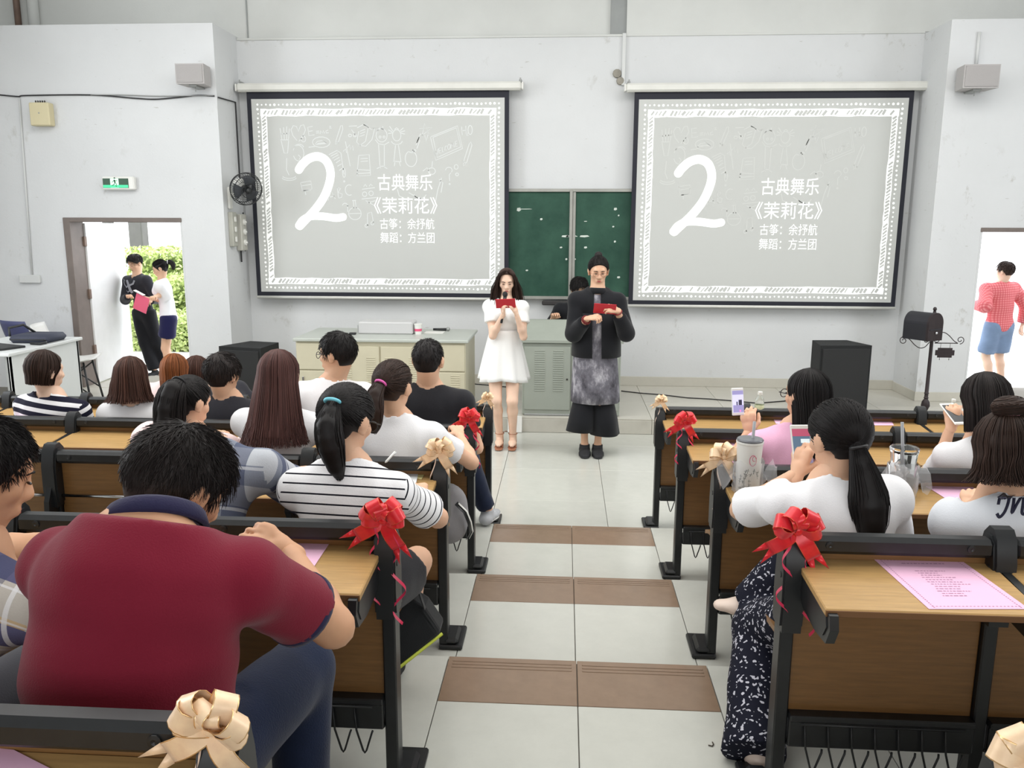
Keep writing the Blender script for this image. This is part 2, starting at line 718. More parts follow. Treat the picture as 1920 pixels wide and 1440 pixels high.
# ------------------------------------------------------------------ outside
M['paving'] = plain('outside_paving', (225, 224, 220), 0.8, var=0.05)
M['leaf'] = plain('hedge_leaf', (196, 210, 140), 0.6, var=0.35, vscale=9)
b = MB()
b.box((-16, 9.84, -.3), (16, 40, .10))
struct(b.build('ground', M['paving']))
M['concrete'] = plain('concrete', (96, 95, 92), 0.8, var=0.08)
for (px, w, lab) in ((201, .16, 'thin grey post outside the left door'), (254, .26, 'thicker grey post outside the left door behind the man in black')):
    c = at_y(px, 450, 15.0)
    b = MB()
    b.box((c.x - w / 2, 15.0, .1), (c.x + w / 2, 15.0 + w, 5.0), .02)
    b.box((c.x - w * .7, 14.97, .1), (c.x + w * .7, 15.03 + w, .35), .02)
    tag(b.build('post', M['concrete']), lab, 'post')


def hedge(x0, x1, y0, y1, z1, n, label):
    r = thing('hedge', label, 'hedge', ((x0 + x1) / 2, y0, .1))
    b = MB()
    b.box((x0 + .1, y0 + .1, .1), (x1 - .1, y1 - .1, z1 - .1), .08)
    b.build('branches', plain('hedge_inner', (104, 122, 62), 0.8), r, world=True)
    b = MB()
    b.raw = True
    for _ in range(n):
        f = random.random()
        x, y, z = random.uniform(x0, x1), random.uniform(y0, y1), random.uniform(.12, z1)
        if f < .55:
            y = y0 + random.uniform(-.03, .12)
        elif f < .85:
            z = z1 + random.uniform(-.1, .06)
        else:
            x = random.choice((x0, x1)) + random.uniform(-.06, .06)
        u = Vector((random.uniform(-1, 1), random.uniform(-1, 1), random.uniform(-1, 1))).normalized()
        w = u.orthogonal().normalized()
        s = random.uniform(.03, .065)
        p = Vector((x, y, z))
        b.add([p - u * s, p + w * s * .45, p + u * s, p - w * s * .45], [(0, 1, 2, 3)])
    o = b.build('foliage', M['leaf'], r, world=True)
    o['kind'] = 'stuff'


hx0 = at_y(196, 560, 12.0).x
hedge(hx0 - .8, hx0 + 2.2, 12.0, 12.9, .62, 5200, 'low front step of the clipped green hedge outside the left door')
hedge(hx0 - .8, hx0 + 2.4, 13.0, 13.9, 1.12, 5200, 'middle step of the clipped green hedge outside the left door')
hedge(hx0 - .8, hx0 + 2.4, 14.0, 14.8, 1.55, 4200, 'tallest step of the clipped green hedge outside the left door')
# ------------------------------------------------------------------ lecture benches
BAY = 0.55
ROW_Y = [5.30, 4.265, 3.23, 2.195, 1.085]       # plane of the back rests, rows from the stage to the camera
ROW_Z = [tread_z(k) for k in range(5)]
LEFT_X, RIGHT_X = -0.49, 0.635                     # aisle posts


def _post():
    b = MB()
    b.box((-.019, -.03, .02), (.019, .035, .62), .004)
    b.prism([(-.03, .60), (.035, .60), (.03, .72), (.012, .80), (-.03, .80)], -.019, .019)
    return b


def _cap():
    b = MB()
    # black plastic shoulder with a rounded top
    pr = [(-.058, .60), (.036, .60), (.040, .72), (.032, .80), (.02, .845), (-.004, .87), (-.03, .868), (-.05, .845), (-.064, .78), (-.066, .68)]
    b.prism(pr, -.026, .026)
    b.prism([(y * .8 - .004, .73 + (z - .73) * .86) for y, z in pr], -.031, .031)
    b.tube([(-.033, -.03, .76), (.033, -.03, .76)], .009, 8)
    return b


def _foot():
    b = MB()
    b.box((-.05, -.04, 0), (.05, .15, .022), .006)
    b.box((-.032, -.035, .02), (.032, .10, .05), .012)
    return b


def _bracket(down=False):
    b = MB()
    pr = [(-.02, .765), (-.30, .735), (-.31, .70), (-.285, .655), (-.20, .645), (-.09, .655), (-.02, .69)]
    if down:
        pr = [(-.02 + (z - .735) * 0.9, .72 + y * 0.95) for y, z in pr]
    b.prism(pr, -.011, .011)
    pr2 = [(-.165 + (y + .165) * .86, .70 + (z - .70) * .7) for y, z in ([(-.02, .765), (-.30, .735), (-.31, .70), (-.285, .655), (-.20, .645), (-.09, .655), (-.02, .69)])]
    if not down:
        b.prism(pr2, -.014, .014)
    return b


def _slot():
    b = MB()
    b.box((-.0155, -.20, .694), (.0155, -.075, .704), .002)
    return b


def _rail(w):
    b = MB()
    b.box((.026, -.052, .79), (w - .026, .0, .842), .012)
    for x in (.09, w - .09):
        b.lathe([(.011, 0), (.011, .003), (.005, .004), (0, .002)], 10, (x, -.052, .818), (0, -1, 0))
    return b


def _panel(w):
    b = MB()
    b.box((.02, -.012, .30), (w - .02, .006, .80), .003)
    return b


def _tray(w):
    b = MB()
    b.box((.02, -.05, .285), (w - .02, .01, .305), .004)
    b.box((.02, -.045, .205), (w - .02, -.03, .29), .004)
    b.box((.02, -.03, .2), (w - .02, .12, .212), .003)
    return b


def _hooks(w):
    b = MB()
    n = 7
    pts = []
    s = (w - .10) / n
    for k in range(n):
        x = .06 + s * k
        pts = [(x, -.052, .285), (x + s * .10, -.056, .21), (x + s * .38, -.056, .145), (x + s * .46, -.056, .137), (x + s * .54, -.056, .145), (x + s * .80, -.056, .20), (x + s * .84, -.05, .207)]
        b.tube(pts, .0032, 5)
    b.tube([(.05, -.054, .284), (w - .05, -.054, .284)], .0035, 5)
    return b


def _desk(w):
    b = MB()
    R = Matrix.Rotation(math.radians(4.0), 3, 'X')
    b.box((.014, -.285, .744), (w - .014, -.012, .764), .003, rot=R, about=(0, -.012, .764))
    return b


def _edge(w):
    b = MB()
    R = Matrix.Rotation(math.radians(4.0), 3, 'X')
    b.box((.0145, -.2875, .7445), (w - .0145, -.2845, .7615), .001, rot=R, about=(0, -.012, .764))
    return b


def _seat(w, up):
    b = MB()
    n = 8
    top = []
    for i in range(n + 1):
        t = i / n
        top.append((.06 + .38 * t, .43 + .018 * math.cos(t * 2.6) - .03 * max(0, t - .8) * 4))
    bot = [(y, z - .018) for y, z in top][::-1]
    pr = top + bot
    if up:
        pr = [(.055 + (z - .40) * .9, .40 + (y - .06) * .95) for y, z in pr]
    b.prism(pr, .035, w - .035)
    return b


def _backrest(w):
    b = MB()
    b.box((.03, .02, .45), (w - .03, .038, .78), .006)
    return b


_bp = {}


def bench_part(key, fn, name, mat, parent, x, **kw):
    if key not in _bp:
        o = fn().build(name, mat, parent, **kw)
        _bp[key] = o
    else:
        o = _bp[key].copy()
        COL.objects.link(o)
        o.parent = parent
        o.name = name
    o.location = (x, 0, 0)
    return o


def bench(row, side, bays, occupied, label, nodesk=()):
    x0 = LEFT_X - BAY * bays if side == 'L' else RIGHT_X
    r = thing('lecture_bench', label, 'bench', (x0, ROW_Y[row], ROW_Z[row]), 0, 'lecture benches in two blocks beside the aisle')
    for i in range(bays + 1):
        p = bench_part('post', _post, 'post', M['black'], r, BAY * i)
        p.location = (BAY * i, 0, 0)
        c = bench_part('cap', _cap, 'shoulder_cap', M['black_plastic'], p, 0, smooth=True, auto=35)
        aisle = (side == 'L' and i == bays) or (side == 'R' and i == 0)
        c.location.z = -.034 if aisle else 0
        c.location.y = -.008 if aisle else 0
        f = bench_part('foot', _foot, 'foot_plate', M['black'], p, 0)
        f.location.x = (.03 if side == 'L' else -.03) if aisle else 0
        k = i if side == 'R' else bays - i
        folded = k in nodesk
        dx = 0.03 if (side == 'L' and i == 0) or (side == 'R' and i == 0) else (-.03 if i == bays else 0)
        bench_part('bracket' + str(folded), lambda: _bracket(folded), 'desk_bracket', M['black'], r, BAY * i + dx)
    if True:
        for i in range(bays):
            x = BAY * i
            k = i if side == 'R' else bays - 1 - i           # counted from the aisle
            bench_part('rail', lambda: _rail(BAY), 'top_rail', M['black'], r, x)
            bench_part('panel', lambda: _panel(BAY), 'back_panel', M['wood'], r, x)
            t = bench_part('tray', lambda: _tray(BAY), 'book_tray', M['black'], r, x)
            bench_part('hooks', lambda: _hooks(BAY), 'wire_hooks', M['black'], t, 0, smooth=True)
            if k not in nodesk:
                d = bench_part('desk', lambda: _desk(BAY), 'desk', M['desk'], r, x)
                bench_part('edge', lambda: _edge(BAY), 'edge_band', M['desk_edge'], d, 0)
            else:
                b = MB()
                b.tube([(.02, -.03, .645), (BAY - .02, -.03, .645)], .007, 8)
                o = b.build('desk_rod', M['chrome'], r, True)
                o.location = (x, 0, 0)
            up = k not in occupied
            bench_part('seat' + str(up), lambda: _seat(BAY, up), 'seat', M['wood'], r, x)
            bench_part('backrest', lambda: _backrest(BAY), 'backrest', M['wood'], r, x)
    return r


ORD = ['first', 'second', 'third', 'fourth', 'fifth']
B = {}
for row, bays, occ, nod in ((0, 7, (3, 4), ()), (1, 6, (0, 1, 2, 3, 4), ()), (2, 5, (0, 1, 2), (2, 3, 4)), (3, 4, (0, 1), ()), (4, 3, (0, 1), ())):
    B['L', row] = bench(row, 'L', bays, occ, 'wood and black steel lecture bench, %s row from the stage, left of the aisle' % ORD[row], nod)
for row, bays, occ in ((0, 5, ()), (1, 4, ()), (2, 4, (0, 2)), (3, 3, (0, 1)), (4, 2, ())):
    B['R', row] = bench(row, 'R', bays, occ, 'wood and black steel lecture bench, %s row from the stage, right of the aisle' % ORD[row])
# ------------------------------------------------------------------ projection screens
M['screen_grey'] = plain('projected_grey', (194, 196, 193), 0.8, spec=0.2)
M['screen_white'] = glow('projected_white', (255, 255, 255), 0.22, (244, 246, 244))
M['screen_faint'] = plain('projected_chalk', (218, 221, 220), 0.8, spec=0.2)
M['screen_fainter'] = plain('projected_faint_chalk', (206, 208, 205), 0.8, spec=0.2)
M['screen_border'] = plain('screen_border', (24, 26, 38), 0.7)
M['case_white'] = plain('screen_case_white', (214, 214, 208), 0.45, var=0.04)


def circle_pts(cx, cy, rx, ry, a0=0, a1=360, n=14):
    return [(cx + rx * math.cos(math.radians(a0 + (a1 - a0) * i / n)), cy + ry * math.sin(math.radians(a0 + (a1 - a0) * i / n))) for i in range(n + 1)]


# chalk doodles of the slide, drawn in slide units of 1550 x 1190
DOODLES = [
    # heart, E=mc2
    [(275, 245), (250, 215), (240, 180), (255, 155), (275, 160), (285, 190), (300, 155), (320, 150), (330, 180), (310, 225), (285, 250)],
    circle_pts(315, 235, 14, 18), [(375, 160), (345, 165), (350, 215), (385, 210)], [(348, 190), (375, 186)],
    [(395, 190), (415, 188)], [(395, 200), (415, 198)], [(420, 205), (424, 185), (434, 200), (440, 184), (448, 202)], [(470, 182), (456, 188), (458, 200), (474, 198)], [(478, 160), (488, 158), (480, 172), (492, 170)],
    # cup with brushes
    [(170, 240), (225, 240)], [(175, 245), (190, 320), (212, 320), (222, 245)], [(180, 238), (172, 170)], [(196, 238), (194, 165)], [(210, 238), (214, 160)], [(222, 236), (230, 172)], [(176, 205), (226, 200)],
    # apple-like face and burner
    circle_pts(280, 320, 34, 48, 200, 520), circle_pts(285, 285, 28, 18, 180, 360), [(278, 330), (292, 345), (282, 360)], [(205, 350), (200, 420), (215, 455)], circle_pts(215, 460, 40, 14, 0, 180), circle_pts(215, 470, 44, 16, 0, 180),
    # pencil
    [(545, 170), (515, 250), (512, 268), (530, 258), (562, 178), (560, 155), (548, 158), (545, 170)], [(515, 250), (530, 258)],
    # cap and oval
    circle_pts(425, 255, 55, 32), [(385, 270), (400, 250), (430, 245), (460, 262), (385, 270)], [(345, 285), (385, 280)], [(400, 262), (450, 258)],
    # book stack
    [(470, 330), (520, 305), (545, 320), (560, 450)], [(480, 340), (525, 318)], [(490, 352), (530, 330)], [(500, 365), (535, 345)], [(512, 380), (540, 362)], [(520, 400), (548, 385)], [(530, 425), (552, 412)],
    # open books
    [(650, 170), (690, 150), (720, 165), (700, 250), (665, 275), (645, 255), (660, 190)], [(690, 150), (740, 180), (760, 170), (740, 240), (700, 280), (665, 275)], [(668, 190), (700, 178)], [(668, 205), (700, 193)], [(664, 222), (696, 210)], [(600, 160), (650, 158)], [(615, 180), (640, 215)], circle_pts(605, 215, 10, 8), circle_pts(635, 215, 10, 8),
    # tall letters and clipboard
    [(575, 250), (600, 400)], [(585, 290), (600, 270), (605, 300), (620, 275), (622, 305)], [(560, 310), (575, 295), (580, 320)],
    [(655, 335), (720, 330), (725, 455), (640, 460), (655, 335)], [(665, 355), (712, 352)], [(665, 372), (712, 368)], [(640, 430), (650, 420), (722, 425)], [(640, 445), (722, 440)],
    # boy
    circle_pts(800, 215, 34, 40), [(770, 190), (790, 170), (812, 180), (808, 160)], circle_pts(790, 225, 6, 6), circle_pts(815, 225, 6, 6), [(760, 240), (780, 265), (815, 272), (845, 255)], [(780, 270), (785, 400)], [(815, 272), (812, 400)], [(785, 400), (812, 400)], [(765, 415), (785, 405), (790, 412)], [(812, 405), (830, 415)],
    # girl
    circle_pts(893, 215, 26, 34), [(870, 190), (850, 160)], [(866, 195), (842, 182)], [(868, 200), (840, 205)], [(915, 188), (935, 170)], [(918, 195), (945, 188)], [(918, 202), (944, 208)], [(880, 180), (893, 170), (906, 180)], circle_pts(893, 245, 34, 25, 10, 170), [(885, 270), (872, 370)], [(902, 270), (915, 372)], [(868, 370), (918, 374)], [(878, 376), (874, 400)], [(906, 376), (912, 400)],
    # apple
    circle_pts(978, 355, 36, 48, -60, 240), [(962, 312), (985, 320), (1000, 310)], [(985, 318), (992, 300)], circle_pts(1000, 306, 10, 5),
    # star and trail
    [(1050, 215), (1065, 145), (1090, 205), (1032, 175), (1110, 170), (1050, 215)], [(1065, 215), (1072, 250), (1085, 212)], [(1040, 205), (1015, 260)], [(1030, 225), (1010, 275)], [(1035, 245), (1015, 295)],
    # welcome board
    [(1100, 225), (1265, 160), (1295, 295), (1130, 365), (1100, 225)], [(1115, 228), (1258, 172), (1284, 285), (1140, 348), (1115, 228)],
    # H2O
    [(1290, 165), (1294, 215)], [(1315, 160), (1318, 210)], [(1292, 190), (1316, 186)], [(1318, 205), (1328, 202), (1320, 218), (1332, 216)], circle_pts(1342, 185, 13, 27),
    # second pencil
    [(1335, 270), (1300, 375), (1298, 400), (1318, 385), (1352, 275), (1345, 255), (1335, 270)], [(1300, 375), (1318, 385)],
    # question and exclamation marks
    circle_pts(1210, 425, 20, 18, 180, 400), [(1222, 440), (1212, 452), (1214, 490)], circle_pts(1214, 508, 4, 4), circle_pts(1255, 405, 12, 14), circle_pts(1260, 450, 9, 9),
    circle_pts(1105, 430, 22, 20), [(1110, 370), (1106, 405)], [(1050, 430), (1075, 410), (1095, 440)],
    [(1165, 470), (1140, 545), (1120, 640)], [(1150, 480), (1172, 500), (1160, 560)], circle_pts(560, 440, 9, 28), circle_pts(560, 492, 4, 4),
    # ABC
    [(455, 610), (475, 550), (500, 600)], [(462, 590), (494, 582)], [(515, 530), (520, 595)], [(515, 530), (535, 535), (520, 560), (545, 570), (540, 590), (520, 595)], circle_pts(590, 545, 26, 32, 60, 300),
    # stack of small books
    [(285, 500), (350, 490), (355, 540), (295, 550), (285, 500)], [(290, 520), (352, 510)], [(300, 550), (350, 545)], [(310, 545), (315, 575)],
    # flask, note, hook
    [(605, 610), (630, 608)], [(612, 612), (615, 655)], [(625, 610), (630, 655)], circle_pts(620, 690, 40, 38), [(584, 690), (658, 688)], [(695, 690), (725, 680), (735, 745)], circle_pts(690, 765, 9, 10), circle_pts(728, 750, 9, 10), [(698, 690), (698, 765)], circle_pts(560, 640, 16, 14, 180, 380), [(576, 640), (575, 680)],
    # train
    [(670, 540), (750, 530)], [(665, 600), (760, 590)], circle_pts(685, 570, 14, 14), circle_pts(725, 565, 14, 14), [(680, 525), (690, 510), (700, 525)], [(715, 522), (725, 508), (735, 520)], [(690, 610), (745, 640)], [(700, 625), (750, 610)],
    # chalk strokes behind the text
    [(960, 560), (1010, 590), (1040, 600)], circle_pts(1030, 560, 40, 36, 20, 160), [(920, 600), (930, 640), (960, 600)], [(890, 540), (900, 580), (940, 600)],
]
WELCOME = [[(1120, 0), (1126, 26), (1133, 8), (1140, 26), (1146, 0)], [(1162, 0), (1150, 0), (1152, 24), (1165, 24)], [(1152, 12), (1162, 12)], [(1170, 0), (1172, 24), (1182, 24)], [(1200, 4), (1190, 2), (1186, 20), (1200, 22)], circle_pts(1212, 12, 8, 12), [(1224, 24), (1226, 0), (1233, 16), (1240, 0), (1244, 24)], [(1262, 0), (1250, 0), (1252, 24), (1264, 24)], [(1252, 12), (1261, 12)]]


def stroke(b, pts, w, f, closed=False):
    """flat strip following 2D points mapped by f, with square joints"""
    P = [Vector(p) for p in pts]
    L, R = [], []
    for i, p in enumerate(P):
        t = (P[min(i + 1, len(P) - 1)] - P[max(i - 1, 0)])
        t = t.normalized() if t.length > 1e-6 else Vector((1, 0))
        n = Vector((-t.y, t.x)) * w * .5
        L.append(f(p + n))
        R.append(f(p - n))
    o = len(b.v)
    k = len(P)
    b.add(L + R, [(i, i + 1, k + i + 1, k + i) for i in range(k - 1)])


def smooth_pts(pts, n=6):
    P = [Vector(p) for p in pts]
    P = [P[0] * 2 - P[1]] + P + [P[-1] * 2 - P[-2]]
    out = []
    for i in range(1, len(P) - 2):
        for k in range(n):
            t = k / n
            a, c, d, e = P[i - 1], P[i], P[i + 1], P[i + 2]
            out.append(.5 * ((2 * c) + (d - a) * t + (2 * a - 5 * c + 4 * d - e) * t * t + (3 * c - a - 3 * d + e) * t ** 3))
    out.append(P[-2])
    return out


def projection_screen(x0, x1, z0, z1, y, label, shift, chalk, bracket_l, bracket_r):
    r = thing('projection_screen', label, 'screen', ((x0 + x1) / 2, y, z1), 0, 'projection screens on the front wall')
    b = MB()
    b.box((x0 - .10, y - .055, z1 + .015), (x1 + .14, y + .055, z1 + .105), .02)
    b.build('case', M['case_white'], r, world=True)
    for xx in (x0 - .115, x1 + .14):
        b = MB()
        b.box((xx, y - .05, z1 + .02), (xx + .018, y + .06, z1 + .10), .006)
        b.build('end_cap', M['white_plastic'], r, world=True)
    for xx in (x0 - .08, x1 + .11):
        b = MB()
        b.box((xx, y - .01, z1 + .10), (xx + .03, WALL_Y, z1 + .13), .003)
        b.tube([(xx + .015, y - .02, z1 + .10), (xx + .015, y - .02, z1 + .145)], .008, 6)
        b.build('bracket', M['grey_metal'], r, world=True)
    b = MB()
    b.box((x0, y - .002, z0), (x1, y + .002, z1 + .02))
    b.build('black_border', M['screen_border'], r, world=True)
    b = MB()
    b.tube([(x0 - .005, y, z0 - .012), (x1 + .005, y, z0 - .012)], .016, 10)
    b.build('bottom_bar', M['case_white'], r, True, world=True)
    px0, px1, pz0, pz1 = x0 + .05, x1 - .05, z0 + .05, z1 - .06
    b = MB()
    b.box((px0, y - .004, pz0), (px1, y - .0015, pz1))
    panel = b.build('picture_panel', M['screen_grey'], r, world=True)
    W, H = px1 - px0, pz1 - pz0

    def f(p, d=.0050):
        return Vector((px0 + (p[0] / 1550.0) * W, y - d, pz1 - (p[1] / 1190.0) * H))
    rnd = random.Random(3)
    # dotted outline
    b = MB()
    b.raw = True

    def dot(u, v):
        q = rnd.uniform(5.0, 8.2)
        ps = circle_pts(u, v, q, q, 0, 315, 7)
        b.add([f(p) for p in ps], [tuple(range(8))])
    for i in range(57):
        dot(38 + i * 26.4, 34 + rnd.uniform(-2, 2))
        dot(38 + i * 26.4, 1162 + rnd.uniform(-2, 2))
    for i in range(1, 42):
        dot(38 + rnd.uniform(-2, 2), 34 + i * 26.9)
        dot(1516 + rnd.uniform(-2, 2), 34 + i * 26.9)
    b.build('dotted_outline', M['screen_white'], r, world=True)['kind'] = 'stuff'
    # hand drawn hatched frame
    b = MB()
    b.raw = True

    def wob(p, q, w):
        n = 26
        P = [Vector(p).lerp(Vector(q), i / n) for i in range(n + 1)]
        P = [a + Vector((rnd.uniform(-3, 3), rnd.uniform(-3, 3))) for a in P]
        stroke(b, P, w, f)
    wob((52, 80), (1500, 80), 44)
    wob((52, 1120), (1500, 1120), 40)
    wob((74, 60), (74, 1140), 36)
    wob((1478, 60), (1478, 1140), 36)
    b.build('drawn_frame', M['screen_white'], r, world=True)
    b = MB()
    b.raw = True
    g = lambda p: f(p, .0058)
    for yy, n in ((80, 62), (1120, 62)):
        for i in range(n):
            u = 80 + i * 22.6
            if rnd.random() < .8:
                s = rnd.uniform(8, 15)
                stroke(b, [(u + s, yy - 13 + rnd.uniform(-3, 3)), (u - s * .6, yy + 13 + rnd.uniform(-3, 3))], rnd.uniform(6, 15), g)
    for xx in (74, 1478):
        for i in range(50):
            v = 110 + i * 20
            if rnd.random() < .8:
                s = rnd.uniform(6, 12)
                stroke(b, [(xx + 11, v - s), (xx - 11, v + s)], rnd.uniform(6, 12), g)
    b.build('frame_hatching', M['screen_grey'], r, world=True)['kind'] = 'stuff'
    # chalk drawings
    b = MB()
    b.raw = True
    for d in DOODLES:
        stroke(b, [(p[0] + shift, p[1] + 4) for p in d], 5.0, f)
    for d in WELCOME:
        stroke(b, [(p[0] + shift, 310 - (p[0] - 1120) * .40 + p[1] * 1.3) for p in d], 4.0, f)
    b.build('chalk_drawings', chalk, r, world=True)['kind'] = 'stuff'
    # the figure 2
    b = MB()
    h = lambda p: f(p, .0064)
    two = [(278, 425), (300, 395), (345, 358), (400, 345), (450, 370), (475, 430), (468, 500), (430, 590), (370, 670), (305, 735), (268, 772)]
    tail = [(262, 770), (290, 735), (340, 712), (420, 712), (500, 722), (545, 715)]
    b.raw = True
    for s, w in ((two, 52), (tail, 48)):
        ps = smooth_pts([(p[0] + shift, p[1]) for p in s])
        stroke(b, ps, w, h)
        for e in (ps[0], ps[-1]):
            b.add([h(p) for p in circle_pts(e[0], e[1], w / 2, w / 2, 0, 337.5, 15)], [tuple(range(16))])
    b.build('figure_two', M['screen_white'], r, world=True)
    for nm, s, u0, u1, v0, v1 in (('title_text', '古典舞乐', 770, 1108, 452, 552), ('title_text', '《茉莉花》', 742, 1136, 592, 694),
                                  ('credit_text', '古筝：余抒航', 776, 1116, 722, 790), ('credit_text', '舞蹈：方兰团', 776, 1116, 808, 876)):
        t = text_mesh(nm, s, 1.0, M['screen_white'], r, bold=0.004)
        me = t.data
        co = np.empty(len(me.vertices) * 3)
        me.vertices.foreach_get('co', co)
        co = co.reshape(-1, 3)
        lo, hi = co.min(0), co.max(0)
        a = f((u0 + shift, v1), .0064)
        c = f((u1 + shift, v0), .0064)
        n = np.empty_like(co)
        n[:, 0] = a.x + (co[:, 0] - lo[0]) / (hi[0] - lo[0]) * (c.x - a.x) - r.location.x
        n[:, 1] = a.y - r.location.y
        n[:, 2] = a.z + (co[:, 1] - lo[1]) / (hi[1] - lo[1]) * (c.z - a.z) - r.location.z
        me.vertices.foreach_set('co', n.ravel())
        me.update()
    return r


SCR_Y = 9.47
a, c = at_y(462, 172, SCR_Y), at_y(957, 560, SCR_Y)
projection_screen(a.x, at_y(958, 180, SCR_Y).x - .02, at_y(480, 553, SCR_Y).z - .01, a.z - .02, SCR_Y, 'white cased projection screen on the left showing the large figure 2 beside the fan', 0, M['screen_faint'], 0, 0)
a = at_y(1190, 174, SCR_Y)
projection_screen(a.x, at_y(1714, 178, SCR_Y).x, at_y(1180, 571, SCR_Y).z, a.z - .01, SCR_Y, 'white cased projection screen on the right above the black loudspeaker near the mailbox', -32, M['screen_fainter'], 0, 0)

# ------------------------------------------------------------------ blackboard
M['board_green'] = NT('green_board')
_t = M['board_green']
_v = _t.coords('Object', (1, 1, 1))
_f = _t.noise(_v, 3.0, 5, 0.65)
_t.set(_t.ramp(_f, [(0.3, lin((26, 62, 50))), (0.75, lin((52, 88, 72)))]), 0.55, 0, 0.3)
M['board_green'] = _t.m
M['alu'] = plain('aluminium_frame', (158, 158, 152), 0.45, 0.4, var=0.1)
M['chalk'] = plain('chalk_marks', (200, 208, 200), 0.9)
r = thing('chalkboard', 'green chalkboard with aluminium frame between the two projection screens', 'chalkboard', (.08, 9.56, 1.17))
zb, zt = 1.20, 2.375
for x0, x1 in ((-1.9, .045), (.115, 2.1)):
    b = MB()
    b.box((x0, 9.545, zb), (x1, 9.57, zt))
    b.build('board_panel', M['board_green'], r, world=True)
for lo, hi in (((.045, 9.515, zb - .03), (.08, 9.585, zt + .02)), ((.08, 9.53, zb - .03), (.115, 9.585, zt + .02)),
               ((-1.93, 9.52, zt), (2.13, 9.59, zt + .035)), ((-1.93, 9.50, zb - .035), (2.13, 9.59, zb))):
    b = MB()
    b.box(lo, hi, .004)
    b.build('frame_bar', M['alu'], r, world=True)
b = MB()
b.raw = True
for (px, py, w, h) in ((973, 393, 8, 7), (1015, 411, 5, 4), (1154, 392, 6, 5), (1072, 443, 22, 4), (1060, 443, 14, 4), (1096, 443, 18, 4), (1052, 464, 5, 3), (1098, 464, 6, 4), (1062, 486, 4, 4), (1078, 486, 4, 3), (988, 507, 5, 3), (1153, 453, 4, 4), (1160, 520, 6, 4), (1150, 425, 4, 3), (1110, 490, 4, 3), (985, 392, 26, 1.2), (1098, 415, 6, 1.5), (1160, 404, 3, 3)):
    p = at_y(px, py, 9.5435)
    s = 9.54 / 1540
    b.add([p + Vector((-w * s / 2, 0, -h * s * .3)), p + Vector((0, 0, -h * s / 2)), p + Vector((w * s / 2, 0, -h * s * .1)), p + Vector((w * s * .3, 0, h * s / 2)), p + Vector((-w * s * .4, 0, h * s * .4))], [(0, 1, 2, 3, 4)])
b.build('chalk_marks', M['chalk'], r, world=True)['kind'] = 'stuff'
b = MB()
p = at_y(1052, 567, 9.5)
b.box((p.x - .22, 9.44, p.z - .03), (p.x + .22, 9.53, p.z + .022), .012)
b.box((p.x - .20, 9.53, p.z - .02), (p.x + .20, WALL_Y + .002, p.z + .01), .004)
tag(b.build('eraser_tray', plain('dark_tray', (52, 50, 50), .6)), 'dark eraser tray fixed to the wall under the green chalkboard', 'tray')

# ------------------------------------------------------------------ teacher's cabinet and console
M['cream'] = plain('cream_steel', (198, 192, 168), 0.45, 0.1, var=0.03)
M['desk_grey'] = plain('pale_grey_steel', (184, 189, 182), 0.35, 0.1, var=0.03)
M['console'] = plain('console_steel', (158, 164, 154), 0.45, 0.1, var=0.04)
M['dark_gap'] = plain('dark_gap', (60, 58, 52), 0.8)
cx0, cx1, cy0, cy1, cz = -2.66, -.96, 7.93, 8.78, .895
r = thing('teacher_cabinet', 'cream steel cabinet desk with louvred doors and pale grey top on the stage', 'cabinet', ((cx0 + cx1) / 2, (cy0 + cy1) / 2, ST_Z))
b = MB()
b.box((cx0, cy0 + .02, ST_Z), (cx1, cy1, cz - .03), .006)
b.build('body', M['cream'], r, world=True)
b = MB()
b.box((cx0 - .02, cy0 - .015, cz - .03), (cx1 + .03, cy1 + .02, cz), .006)
b.build('worktop', M['desk_grey'], r, world=True)


def louvres(b, x, z, w, n, y):
    for i in range(n):
        b.box((x, y - .005, z + i * .022), (x + w, y + .001, z + i * .022 + .010), .002)


cw = (cx1 - cx0) / 4
for i in range(4):
    xa, xb = cx0 + cw * i + .008, cx0 + cw * (i + 1) - .008
    if i in (1, 2):
        spans = [(ST_Z + .06, cz - .075)]
    else:
        spans = [(ST_Z + .06, .57), (.582, cz - .05)]
    for (za, zb_) in spans:
        b = MB()
        b.box((xa, cy0 + .002, za), (xb, cy0 + .022, zb_), .004)
        tall = zb_ - za > .5
        d = b.build('door' if za < .5 else 'drawer', M['cream'], r, world=True)
        if za < .5:
            b = MB()
            if tall:
                louvres(b, xa + (.04 if i == 2 else .04), za + .12, .09, 18, cy0 + .002)
                louvres(b, xb - .13, za + .12, .09, 18, cy0 + .002)
            else:
                louvres(b, xb - .14, za + .06, .09, 13, cy0 + .002)
            b.build('louvres', M['cream'], d, world=True)['kind'] = 'stuff'
            b = MB()
            b.box((xa + .05, cy0 - .010, za + .18), (xa + .07, cy0 + .003, za + .30), .004)
            b.build('handle', M['chrome'], d, world=True)
kx0, kx1, ky0 = -.40, .56, 7.93
r = thing('lectern_console', 'grey steel lectern console with louvred front and sloping hood behind the hosts', 'console', ((kx0 + kx1) / 2, 8.3, ST_Z))
b = MB()
b.box((kx0, ky0 + .012, ST_Z + .01), (kx1, 8.72, .875), .006)
b.build('body', M['console'], r, world=True)
b = MB()
b.box((kx0 + .02, ky0, ST_Z), (kx1 - .02, 8.70, ST_Z + .02), .004)
b.build('plinth', M['grey_metal'], r, world=True)
b = MB()
b.prism([(ky0 - .015, .88), (8.74, .88), (8.74, 1.0), (8.42, 1.055), (8.36, 1.055), (ky0 - .015, .905)], kx0 - .025, kx1 + .02)
b.build('hood', M['console'], r, world=True)
